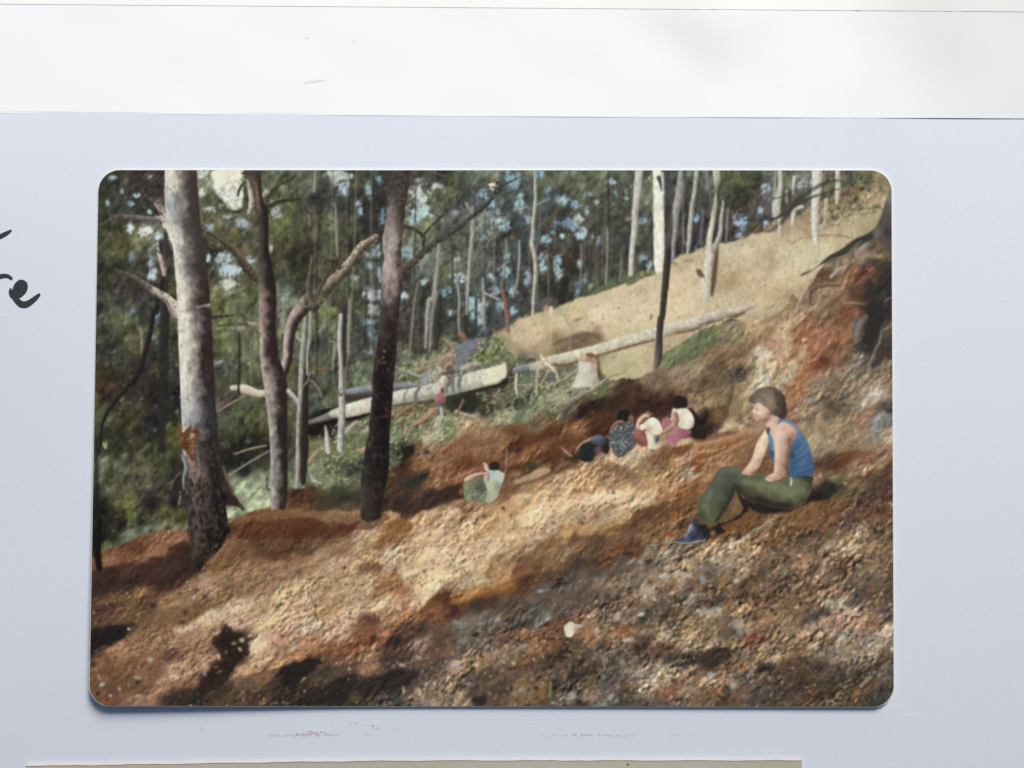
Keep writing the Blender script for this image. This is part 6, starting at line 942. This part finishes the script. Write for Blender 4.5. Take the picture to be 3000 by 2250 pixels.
br(L_t1, '''A1 1030,30,172 1032,180,176 1034,300,182 1040,430,184 1052,560,186 1058,660,190 1085,760,180 1108,850,168 1125,1000,170 1140,1130,174 1150,1250,174 1165,1400,178 1168,1560,178 A2 1175,100,180 1182,300,183 1190,450,184 1198,600,185 1206,800,187 1215,1000,187 1222,1200,189 1235,1380,190
A2 1240,1560,190 A3 1240,120,190 1262,280,194 1280,420,200 1292,560,204 1305,700,206 1315,850,212 1330,980,214 1310,1100,180 1270,1200,130 1240,1300,84 1215,1380,54 1195,1440,26''',
   darker([(0, 'bcb4a2 c0b8a4 a89c8c 54443e 382e2a'), (.05, 'b4ae9c bcb4a2 948c80 4c403a 362c28'), (.09, '8c8c8a 7c8084 8c8480 50443e 3a302c'), (.12, 'b4b09e a8a69a 84807a 544640 3a302c'), (.2, 'c4bea6 aca898 7c7870 5c4c48 3a302e'), (.26, 'c0baa2 a09c90 747470 50443f 342a28'), (.3, 'c4bea8 bcb4a0 94887c 4c3a34 30261f'),
    (.38, 'c6c0aa beb8a4 a49888 4c3a34 2e2624'), (.46, 'c8c2aa c0baa4 a89c8a 5a3c30 2e221f'), (.54, 'c4beaa b8b2a2 a09888 4c3830 2c2422'), (.6, 'b4b0a2 94948e 8c8c88 4c3c38 302a2a'), (.64, 'b0ac9e 909090 84848a 4a3c38 2e2826'), (.68, 'b4b0a4 a8a098 74686a 3c302c 28221e'), (.72, '8c8078 94705c 5c4a40 382c26 26201c'),
    (.78, '5c4c44 6c5c54 5c4e46 302622 201b18'), (.85, '443c38 5c5048 544438 211b18 191614'), (.93, '3a302a 4c4238 2c241f 151311 131110'), (1, '2e2622 34281f 1f1a16 141210 141210')]), wob=.22, ts=(26, 5))
poly('A3 1112,980 1250,1000 1500,960 1545,940 1568,1020 1550,1050 1480,1085 1430,1150 1350,1240 1300,1330 1250,1420 1195,1455 1168,1400 1155,1250 1125,1130', '', L_t1, 4, .25, (10, 26, 0), rough=5, shade='A3 1130,1000,443830 1200,1050,54463a 1180,1250,5c4434 1250,1150,4c3c30 1240,1000,38302a 1350,1000,1c1916 1500,1000,15130f 1400,1120,171411 1300,1250,1e1915 1220,1380,2c241f')
scatter((LAB == L_t1) * (YY > 1400), 260, (2, 5), '1a1613 14110f 241c18 2c221c'.split(), (.3, .7), ang=(1.6, .3), asp=(1.5, 3))
L_root = LB('root', 'dark buttress root on the right side of the trunk', L_t1)
poly('A3 1440,250 1480,300 1510,400 1550,500 1600,600 1650,680 1720,780 1700,800 1650,760 1580,740 1520,750 1500,800 1470,600', '', L_root, 4, .2, rough=3, shade='A3 1490,400,34261f 1540,560,3c2c26 1600,680,34241e 1480,650,1e1916 1700,780,443028')
limb('A3 1490,320,9 1520,420,10 1570,540,8 1600,630,7', '8c6850 7c5c44 443024', L_root, edge=4)
scatter((LAB == L_t1) * (YY < 1270), 420, (1.4, 3.6), None, (.25, .55), ang=(1.2, .5), asp=(1.2, 3), local=(.75, 1.12)); scatter((LAB == L_t1) * (YY < 1270), 60, (1, 2), '54402f 6c4c3c 4c4440'.split(), (.4, .7), ang=(-1, .4), asp=(1.5, 4))
scatter((LAB == L_t1) * (YY > 1270), 420, (1.5, 3.8), '5c4c44 4c3c34 141210 6c5c50 2a221e 5c3828 3c3430'.split(), (.2, .55), ang=(1.7, .3), asp=(1.5, 3.5))
L_w = LB('wound', 'torn orange-brown wound in the bark', L_t1)
poly('A2 985,1420 1010,1350 1045,1430 1090,1400 1130,1350 1160,1400 1210,1380 1240,1440 1200,1500 1190,1560 1200,1659 A3 1210,120 1200,220 1160,260 1120,200 1060,130 1020,60 A2 1010,1600 1030,1500', '6c3a1f', L_w, 4, .25, rough=4)
dabs('A2 1020,1410,26,44,8c5828 1100,1470,34,60,6c3418 1150,1470,22,70,b88450 1080,1570,44,50,4c2412 1165,1610,26,50,c08450 1205,1430,26,36,5c301c 1135,1380,18,34,94502a 1050,1500,30,30,84441f 1120,1530,20,40,a05c2c 1200,1500,20,40,744430 A3 1155,30,24,44,c08450 1165,110,26,60,b06c38 1100,60,34,40,54301c 1175,190,20,44,9c5430 1060,40,26,34,6c3c20 1140,150,24,30,84401f', k=.8, ang=1.3, rag=1.6)
LAB[(polymask(P('A2 985,1420 1010,1350 1130,1350 1240,1420 1200,1500 1200,1659 A3 1200,220 1120,200 1020,60'), 4) > .5)] = L_w
limb('A3 1050,200,14 1075,270,18 1090,330,17 1070,400,16 1062,480,14 1065,560,8', '94a0a4 7c8488 4c4c4c', L_t1, edge=5); limb('A3 1210,150,12 1225,240,14 1240,340,9 1225,430,8', '84847c 6c6c64 44403a', L_t1, edge=6, alpha=.7)
dabs('A1 980,250,110,34,74787c 1040,300,50,24,5c6064 1100,590,26,60,8c6c5c 1010,620,30,60,7c7c80 1130,920,18,50,6c4838 1010,840,50,20,8c8c90', k=.5, alpha=.5, rag=1.2)
limb('A3 150,900,36 130,1200,40 150,1420,34', '1c1a16 161410 161410', LB('tree_trunk', 'black trunk cut by the left edge of the print'), edge=5); limb('A2 120,1500,14 125,1659,20 A3 120,200,18 125,600,28 140,900,32', '20201c 1a1c1c 1c1e1c', None, edge=8, alpha=.7)
def leaves(mask, n, size, alpha, dark=1.0):
    ys, xs = np.where(mask > .5)
    if len(ys) == 0: return
    for i in rng.integers(0, len(ys), n):
        c = F[ys[i], xs[i]] * rng.uniform(.6, 1.55) * dark + rng.normal(0, .012, 3); s_ = rng.uniform(*size)
        dab(float(XX[ys[i], xs[i]]), float(YY[ys[i], xs[i]]), s_ * rng.uniform(1.3, 2.4), s_, rng.normal(-.9, .45), c, rng.uniform(*alpha), 1.5)
brs = np.isin(LAB, [k for k, v_ in REG.items() if v_[0] == 'branch']).astype(np.float32)
leaves(brs * (YY < 1100) * (XX > 620), 330, (1.6, 3.2), (.35, .75)); leaves(brs * (XX < 620) * (YY < 900), 130, (1.8, 3.6), (.3, .7))
leaves((LAB == L_t2) * (YY < 600), 40, (1.6, 3.4), (.3, .6)); leaves((LAB == L_t3) * (YY < 600), 130, (2, 4), (.35, .75), .9); leaves((LAB == L_t2) * (XX > 860) * (YY < 900), 130, (1.8, 3.6), (.3, .7))
leaves(polymask(P('A1 560,80 820,80 840,300 740,380 640,300 560,200'), 6), 150, (2, 4.4), (.35, .75), .9)
# soil heaped against the feet of the trunks
soft('A3 2010,800 2060,785 2130,790 2212,800 B3 -20,800 B3 20,850 A3 2180,880 2060,870 1990,850', '84501f', .95, 5, 5, .3)
soft('B3 745,900 800,890 850,915 900,900 950,890 1010,850 1040,830 1060,880 960,950 860,1000 760,990 700,960', '7c5836', .9, 7, 7, .3); dabs('B3 790,870,50,30,2c221c 1000,800,60,50,34281f 1060,760,60,40,34281f 870,880,60,24,2a201a 730,930,50,20,54301f 820,960,60,24,74503a 900,930,60,20,8c6844', rag=1.6)
soft('A3 1100,1180 1130,1200 1160,1330 1190,1440 1150,1500 1060,1480 1020,1300 1050,1180', '34251f', .75, 9, 7, .3); dabs('A3 1230,1450,60,40,2c221c 1320,1340,40,60,5c4028 1400,1240,40,60,6c4c2f 1180,1500,60,34,4c3828', rag=1.6)
# worn spot where the emulsion is torn
L_hole = LB('torn_spot', 'small torn white spot near the top edge of the print')
def hz(s):
    for q in s.split():
        a, b, rx, ry, c, an = q.split(','); dab(1380 + float(a) / 13.83, 480 + float(b) / 13.83, float(rx) / 13.83, float(ry) / 13.83, float(an), hexc(c), 1, 1.6, L_hole)
hz('900,820,240,220,2c2c1c,0 930,660,110,100,84604a,0.6 910,720,40,60,4c3c24,0.3 940,780,80,60,8c8074,0 820,840,140,70,d4ccc4,-0.1 900,860,120,50,b4b0a8,0 830,900,60,50,c4bcb0,0.5 780,990,50,60,b4ac88,0.9 880,1030,60,60,b0aca8,0.4 1000,910,100,30,7c7c5c,-0.4 1090,870,40,24,8c9470,-0.8 1080,640,26,26,c0a498,0 820,690,30,40,a8a07c,0.4')
for x, y in ((1210, 1395), (1383, 1473), (2170, 1600)): dab(250 + 960 - 0 + (x - 1210), 480 + (y - 480), 1.3, 1.3, 0, hexc('c8c8b0'), .6)

# the print has faded: less saturated, its light tones paler
lum = (IMG * np.array([.30, .56, .14], np.float32)).sum(-1, keepdims=True)
chroma = IMG.max(-1, keepdims=True) - IMG.min(-1, keepdims=True)
grd = blur(((LAB == L_dirt) | (LAB == L_bank)).astype(np.float32), 2)[..., None]
IMG = lum + (IMG - lum) * (.78 + .07 * grd) / (1 + (2.2 - 1.5 * blur((LAB == L_dirt).astype(np.float32), 4)[..., None]) * np.clip(chroma - .22, 0, 1))
IMG = IMG * (1 + grd * np.array([.022, -.002, -.018], np.float32))
gx_ = np.clip(IMG[..., 1] - np.maximum(IMG[..., 0], IMG[..., 2]), 0, 1); IMG[..., 1] -= gx_ * .42; IMG[..., 0] += gx_ * .18
IMG = IMG * (1 + .10 * np.clip((lum - .36) / .3, 0, 1)) + .006
# whole print: softness, fine grain, a slight colour mottling
IMG = IMG * (1 + .055 * noise(9, 3.6, 52, 95, 3, .7) + .03 * noise(26, 14, 40, 96, 2))[..., None]
IMG = blur(IMG, .6)
g = rng.normal(0, 1, (H, W, 1)).astype(np.float32); g = blur(g, .8); IMG += .022 * g * (.4 + IMG.mean(-1, keepdims=True))
IMG += blur(rng.normal(0, 1, (H, W, 3)).astype(np.float32), 1.6) * .035 * (.3 + IMG.mean(-1, keepdims=True))
IMG = np.clip(IMG, .035, .95)

# ================================================================ build the print from the raster
CORN = np.array([[289.5, 498.5], [2611.5, 499.5], [2618.5, 2070.5], [261.5, 2067.5]])     # tl tr br bl in photo pixels
NU, NV = 1090, 736
def quad(u, v):
    return ((1 - u) * (1 - v))[..., None] * CORN[0] + (u * (1 - v))[..., None] * CORN[1] + (u * v)[..., None] * CORN[2] + ((1 - u) * v)[..., None] * CORN[3]
def lift(u, v):
    """curl of the print: the lower corners, above all the left one, stand off the page (metres)"""
    a = gsm((v - .35) / .65)
    return .00032 + a * (.00016 + .00085 * gsm((.45 - u) / .45) ** 1.5 + .00012 * gsm((u - .55) / .45) ** 1.5)
def surf(px, py, u, v, dz=0.0):
    X, Y, Zs = on(px, py, lambda a_, b_: page_z(a_, b_) + lift(u, v)); return X, Y, Zs + dz
RW, RH = 2338.0, 1570.0; RAD = 62.0
uu, vv = np.meshgrid(np.linspace(0, 1, NU), np.linspace(0, 1, NV))
a = uu * RW; b = vv * RH
ccx = np.where(a < RAD, RAD, np.where(a > RW - RAD, RW - RAD, a)); ccy = np.where(b < RAD, RAD, np.where(b > RH - RAD, RH - RAD, b))
dd = np.hypot(a - ccx, b - ccy); out = dd > RAD
k = np.where(out, RAD / np.maximum(dd, 1e-6), 1.0)
a2 = ccx + (a - ccx) * k; b2 = ccy + (b - ccy) * k
u2, v2 = a2 / RW, b2 / RH
pp = quad(u2, v2)
fx = np.clip((pp[..., 0] - X0) * S - .5, 0, W - 1.001); fy = np.clip((pp[..., 1] - Y0) * S - .5, 0, H - 1.001)
ix = fx.astype(int); iy = fy.astype(int); gx = (fx - ix)[..., None]; gy = (fy - iy)[..., None]
VC = IMG[iy, ix] * (1 - gx) * (1 - gy) + IMG[iy, ix + 1] * gx * (1 - gy) + IMG[iy + 1, ix] * (1 - gx) * gy + IMG[iy + 1, ix + 1] * gx * gy
XV, YV, ZV = surf(pp[..., 0], pp[..., 1], u2, v2)
DZX = np.gradient(ZV, axis=1) / np.maximum(np.gradient(XV, axis=1), 1e-6); DZY = np.gradient(ZV, axis=0) / np.minimum(np.gradient(YV, axis=0), -1e-6)
NS = (-blur(DZX.astype(np.float32), 6) * sdir.x - blur(DZY.astype(np.float32), 6) * sdir.y + sdir.z)
NS = float(NS.mean())               # one exposure for the whole picture; its own light is printed in it
VC = np.clip(lin(VC) / (SKYW + SUNW * NS), 0.0, .95)
cellout = out[:-1, :-1] & out[1:, :-1] & out[:-1, 1:] & out[1:, 1:]
CL = LAB[np.round(fy).astype(int), np.round(fx).astype(int)][:-1, :-1].copy(); CL[cellout] = 0
# small islands of a label join what is around them
M_ink, t, bs = principled('print_surface', (0.5, 0.5, 0.5), 0.42, 0.10)
at = t.nodes.new('ShaderNodeAttribute'); at.attribute_name = 'ink'; t.links.new(at.outputs['Color'], bs.inputs['Base Color'])
tc = t.nodes.new('ShaderNodeTexCoord'); nz_ = t.nodes.new('ShaderNodeTexNoise'); nz_.inputs['Scale'].default_value = 2500; t.links.new(tc.outputs['Object'], nz_.inputs['Vector'])
bp_ = t.nodes.new('ShaderNodeBump'); bp_.inputs['Strength'].default_value = .12; bp_.inputs['Distance'].default_value = .00002; t.links.new(nz_.outputs[0], bp_.inputs['Height']); t.links.new(bp_.outputs[0], bs.inputs['Normal'])
M_edge = paper_mat('print_paper_edge', (0.78, 0.76, 0.66), 0.02, 0.1, 900)
cz = plane(1440, 1285)
PRINT = link(bpy.data.objects.new('photo_print', None)); PRINT.location = (float(cz[0]), float(cz[1]), 0)
tag(PRINT, 'round-cornered colour print of a forest clearing with seated people, lying on the lavender page', 'photograph')
OFF = np.array([float(cz[0]), float(cz[1]), 0.0])
# paper body of the print
def outline(n=14):
    pts = []
    for (x, y, a0) in ((RW - RAD, RAD, -90), (RW - RAD, RH - RAD, 0), (RAD, RH - RAD, 90), (RAD, RAD, 180)):
        for i in range(n + 1):
            th = math.radians(a0 + 90 * i / n); pts.append((x + RAD * math.cos(th), y + RAD * math.sin(th)))
    res = []
    for p, q in zip(pts, pts[1:] + pts[:1]):
        m_ = max(1, int(math.dist(p, q) / 60))
        for i in range(m_): res.append((p[0] + (q[0] - p[0]) * i / m_, p[1] + (q[1] - p[1]) * i / m_))
    return np.array(res)
ol = outline(); N = len(ol); rings = []
for grow, dz in ((2.0, -.00006), (2.6, -.00016), (2.0, -.00030)):
    c = np.array([RW / 2, RH / 2]); q = ol + np.sign(ol - c) * grow
    uo, vo = q[:, 0] / RW, q[:, 1] / RH; po = quad(uo, vo); x, y, z = surf(po[:, 0], po[:, 1], np.clip(uo, 0, 1), np.clip(vo, 0, 1), dz)
    rings.append(np.stack([x, y, z], -1) - OFF)
# inner grid under the emulsion keeps the body curled like it
gu, gv = np.meshgrid(np.linspace(.03, .97, 40), np.linspace(.045, .955, 30)); pg = quad(gu, gv)
V = list(np.vstack(rings)); Fc = []
for r_ in range(2):
    for i in range(N): j = (i + 1) % N; Fc.append((r_ * N + i, r_ * N + j, (r_ + 1) * N + j, (r_ + 1) * N + i))
for dz, ringi, flip in ((-.00006, 0, False), (-.00030, 2, True)):
    x, y, z = surf(pg[..., 0], pg[..., 1], gu, gv, dz); base = len(V); V += list(np.stack([x, y, z], -1).reshape(-1, 3) - OFF)
    for j in range(29):
        for i in range(39):
            q = base + j * 40 + i; f_ = (q, q + 40, q + 41, q + 1); Fc.append(f_[::-1] if flip else f_)
    # band between the outline and the inner grid
    bx = [base + i for i in range(40)] + [base + j * 40 + 39 for j in range(1, 30)] + [base + 29 * 40 + i for i in range(38, -1, -1)] + [base + j * 40 for j in range(28, 0, -1)]
    B = np.array([V[q] for q in bx])
    near = [int(np.argmin(((B - V[ringi * N + i]) ** 2).sum(1))) for i in range(N)]
    for i in range(N):
        j = (i + 1) % N; a_, b_ = near[i], near[j]; ids = [a_]
        st = (b_ - a_) % len(bx); stb = (a_ - b_) % len(bx); sgn = 1 if st <= stb else -1
        while ids[-1] != b_: ids.append((ids[-1] + sgn) % len(bx))
        f_ = [ringi * N + i, ringi * N + j] + [bx[q] for q in reversed(ids)]
        if len(set(f_)) >= 3: Fc.append(tuple(dict.fromkeys(f_)))
backing = mesh_obj('paper_backing', V, Fc, M_edge, PRINT, False)
vid = np.arange(NU * NV).reshape(NV, NU); OBJ = {}
XYZ = np.stack([XV, YV, ZV], -1).reshape(-1, 3) - OFF; VCF = VC.reshape(-1, 3)
def piece(lab):
    name, label, parent = REG[lab]
    cj, ci = np.where(CL == lab)
    if len(cj) < 3: return
    q = np.stack([vid[cj, ci], vid[cj + 1, ci], vid[cj + 1, ci + 1], vid[cj, ci + 1]], 1)
    used, inv = np.unique(q, return_inverse=True); inv = inv.reshape(q.shape)
    me = bpy.data.meshes.new(name); me.vertices.add(len(used)); me.vertices.foreach_set('co', XYZ[used].astype(np.float32).ravel())
    nf = len(q); me.loops.add(nf * 4); me.loops.foreach_set('vertex_index', inv.astype(np.int32).ravel())
    me.polygons.add(nf); me.polygons.foreach_set('loop_start', np.arange(0, nf * 4, 4, dtype=np.int32)); me.polygons.foreach_set('loop_total', np.full(nf, 4, np.int32))
    me.update(calc_edges=True); me.polygons.foreach_set('use_smooth', np.ones(nf, bool))
    at_ = me.color_attributes.new('ink', 'FLOAT_COLOR', 'POINT')
    cc = np.ones((len(used), 4), np.float32); cc[:, :3] = VCF[used]; at_.data.foreach_set('color', cc.ravel())
    me.materials.append(M_ink)
    o = bpy.data.objects.new(name, me); OBJ[lab] = o
    link(o, OBJ.get(parent, PRINT))
    if label: o['label'] = label
for lab in REG: piece(lab)

# ---------------------------------------------------------------- second print, only its cream border shows
M_cream = paper_mat('print_border', (0.60, 0.575, 0.47), 0.03, 0.15, 1200, base2=(0.52, 0.47, 0.38), big=20, rough=.5)
P2 = link(bpy.data.objects.new('photo_print', None)); c2 = plane(1210, 2240); P2.location = (float(c2[0]), float(c2[1]), 0)
tag(P2, 'old print of which only the cream top border shows along the bottom edge', 'photograph')
def flatz(h): return lambda X, Y: page_z(X, Y) + h
def slab(pts, h, th, name, mat, parent, off, rows=1):
    """a thin sheet lying on the page; pts = (top edge points, bottom edge points), same count, in photo pixels"""
    A, B = np.array(pts[0], float), np.array(pts[1], float); n = len(A); V = []; F = []
    for d in (0, -th):
        for r_ in range(rows + 1):
            q = A + (B - A) * r_ / rows; x, y, z = on(q[:, 0], q[:, 1], flatz(h)); V += [(a_ - off[0], b_ - off[1], c_ + d) for a_, b_, c_ in zip(x, y, z)]
    N_ = n * (rows + 1)
    for r_ in range(rows):
        for i in range(n - 1):
            q = r_ * n + i; F.append((q, q + n, q + n + 1, q + 1)); F.append((N_ + q, N_ + q + 1, N_ + q + n + 1, N_ + q + n))
        q = r_ * n; F.append((q, N_ + q, N_ + q + n, q + n)); q += n - 1; F.append((q, q + n, N_ + q + n, N_ + q))
    for i in range(n - 1):
        F.append((i, i + 1, N_ + i + 1, N_ + i)); q = rows * n + i; F.append((q, N_ + q, N_ + q + 1, q + 1))
    return mesh_obj(name, V, F, mat, parent, False)
topx = np.linspace(75, 2349, 60)
tope = [(x, 2243.5 - 16 * gsm(x / 1400) ** .8 + .8 * math.sin(x / 37) + .6 * math.sin(x / 13)) for x in topx]
slab((tope, [(x, 3650) for x in np.linspace(60, 2370, 60)]), .0006, .00025, 'paper_border', M_cream, P2, c2, 14)
M_pic = paper_mat('print_picture', (0.16, 0.17, 0.13), 0.2, 0.1, 80, base2=(0.3, 0.26, 0.2), big=30, rough=.4)
slab(([(x, 2318) for x in np.linspace(130, 2290, 30)], [(x, 3590) for x in np.linspace(125, 2300, 30)]), .00066, .00004, 'picture_area', M_pic, P2, c2, 12)
M_speck, _, _ = principled('speck', (0.12, 0.10, 0.05), .6)
M_rim = paper_mat('border_rim', (0.50, 0.38, 0.30), 0.05, 0.1, 1200)
slab(([(x, y - .3) for x, y in tope], [(x, y + 1.9) for x, y in tope]), .00063, .00002, 'worn_edge', M_rim, P2, c2)
slab(([(1836, 2238), (1839, 2236.6), (1842, 2238)], [(1836.4, 2242), (1839, 2243.4), (1841.6, 2242)]), .00063, .00002, 'speck', M_speck, P2, c2)

# ---------------------------------------------------------------- handwriting and smudges on the page
M_pen, _, _ = principled('pen_ink', (0.050, 0.052, 0.058), .5, .2)
def ribbon(name, strokes, mat, parent, label=None, lifty=.00006):
    bm_v = []; bm_f = []
    for pts in strokes:
        p = spline(np.array(pts, float), 8); n = len(p); L = []
        d = np.gradient(p[:, :2], axis=0); d /= np.linalg.norm(d, axis=1)[:, None] + 1e-9; nn = np.stack([-d[:, 1], d[:, 0]], 1)
        left = p[:, :2] + nn * p[:, 2:3]; right = p[:, :2] - nn * p[:, 2:3]
        def cap(c, dirv, r, nrm, rev): return [c + r * (math.cos(t) * nrm + math.sin(t) * dirv) for t in np.linspace(0, math.pi, 9)[1:-1]]
        ring = list(left) + cap(p[-1, :2], d[-1], p[-1, 2], nn[-1], 0) + list(right[::-1]) + cap(p[0, :2], -d[0], p[0, 2], -nn[0], 0)
        # quads along the stroke, fans at the ends
        b0 = len(bm_v)
        for q in ring: x, y, z_ = on(q[0], q[1], page_z); bm_v.append((float(x), float(y), float(z_) + lifty))
        nl = n; ncap = 7
        for i in range(n - 1): bm_f.append((b0 + i, b0 + i + 1, b0 + nl + ncap + (n - 2 - i), b0 + nl + ncap + (n - 1 - i)))
        bm_f.append(tuple(b0 + nl - 1 + i for i in range(ncap + 2))); bm_f.append(tuple([b0 + 2 * nl + ncap - 1 + i for i in range(ncap + 1)] + [b0]))
        lifty += .000006
    o = mesh_obj(name, bm_v, bm_f, mat, parent, False)
    if label: o['label'] = label
    return o
def hp(s, k=4.74): return [(float(a_) / k, 600 + float(b_) / k, float(r_) / k) for a_, b_, r_ in (q.split(',') for q in s.split())]
ribbon('handwriting', [hp('-160,500,36 -60,465,36 10,438,33 70,408,30 120,380,24 152,358,14')], M_pen, page, 'pen stroke of an upper word cut by the left edge')
ribbon('handwriting', [hp('-120,1060,34 -50,1015,33 20,992,31 80,986,28 120,995,25 150,1015,22 158,1024,20'),
                       hp('150,1175,18 155,1215,34 190,1250,55 250,1230,68 300,1170,78 325,1120,64 290,1090,52 240,1130,46 220,1200,50 210,1270,45 240,1330,42 300,1380,46 370,1380,44 440,1340,38 500,1290,32 545,1248,20')], M_pen, page, 'pen writing ending in a blotted letter e, cut by the left edge')
M_sm, _, _ = principled('orange_smudge', (0.78, 0.60, 0.58), .8, .1)
M_sm2, _, _ = principled('faint_smudge', (0.75, 0.745, 0.81), .8, .1)
def smudge(spec, mat, seed, label):
    r_ = random.Random(seed); V = []; F_ = []
    for x0, y0, x1, y1, n, s0 in spec:
        for _ in range(n):
            t_ = r_.random(); x = x0 + (x1 - x0) * t_ + r_.gauss(0, 5); y = y0 + (y1 - y0) * t_ + r_.gauss(0, 2.2); sz = s0 * r_.uniform(.3, 1.2); el = r_.uniform(1, 2.4); an = r_.gauss(-.1, .5); b0 = len(V)
            for i in range(6):
                th = i / 6 * 6.283; rr = sz * r_.uniform(.6, 1.1); dx = rr * el * math.cos(th); dy = rr * math.sin(th)
                X, Y, z_ = on(x + dx * math.cos(an) - dy * math.sin(an), y + dx * math.sin(an) + dy * math.cos(an), page_z); V.append((float(X), float(Y), float(z_) + .00004 + .0000002 * len(F_)))
            F_.append(tuple(range(b0 + 5, b0 - 1, -1)))
    o = mesh_obj('smudge', V, F_, mat, page, False); o['label'] = label
smudge([(780, 2153, 990, 2152, 70, 1.6), (860, 2152, 960, 2144, 40, 1.8), (900, 2138, 920, 2150, 14, 1.5), (1015, 2120, 1045, 2120, 6, 1.5), (1090, 2125, 1110, 2133, 9, 1.6), (1070, 2148, 1085, 2152, 6, 1.4), (585, 2128, 612, 2148, 9, 1.0), (1165, 2138, 1170, 2140, 3, 1.4), (1338, 2150, 1342, 2151, 2, 1.4)], M_sm, 4, 'thin orange smudge below the forest print')
smudge([(1590, 2152, 1860, 2152, 60, 2.0), (1700, 2146, 1730, 2150, 14, 2.0)], M_sm2, 5, 'fainter pink smudge to the right of the orange one')
smudge([(1975, 2152, 2030, 2152, 14, 1.8)], M_sm2, 6, 'short pink smudge, the rightmost below the print')
M_dent, _, _ = principled('graphite', (0.78, 0.80, 0.82), .8, .1)
def marks(spec, parent, zf, label):
    V = []; F_ = []
    for x, y, rx, ry, an in spec:
        b0 = len(V)
        for i in range(12):
            th = i / 12 * 6.283; dx = rx * math.cos(th); dy = ry * math.sin(th) * (1 + .3 * math.sin(3 * th)); X, Y, z_ = on(x + dx * math.cos(an) - dy * math.sin(an), y + dx * math.sin(an) + dy * math.cos(an), zf)
            V.append((float(X), float(Y), float(z_) + .00003))
        F_.append(tuple(range(b0 + 11, b0 - 1, -1)))
    o = mesh_obj('pencil_mark' if label else 'speck', V, F_, M_dent, parent, False)
    if label: o['label'] = label
for q_ in ([(900, 111, 5, 2.2, -.1), (1015, 107, 3, 1.5, 0), (1036, 121, 3.5, 2, 0), (1736, 156, 3.5, 1.8, -.3), (1755, 62, 2.4, 1.4, 0), (2532, 139, 1.6, 1.2, 0), (1147, 228, 2, 2, 0), (2280, 252, 3, 1.2, 0), (2312, 40, 2, 1.4, 0)]): marks([q_], strip, strip_z, None)
marks([(915, 239, 26, 3.6, -.12), (935, 236, 20, 2.6, -.05)], strip, strip_z, 'faint grey pencil mark on the bright sheet')
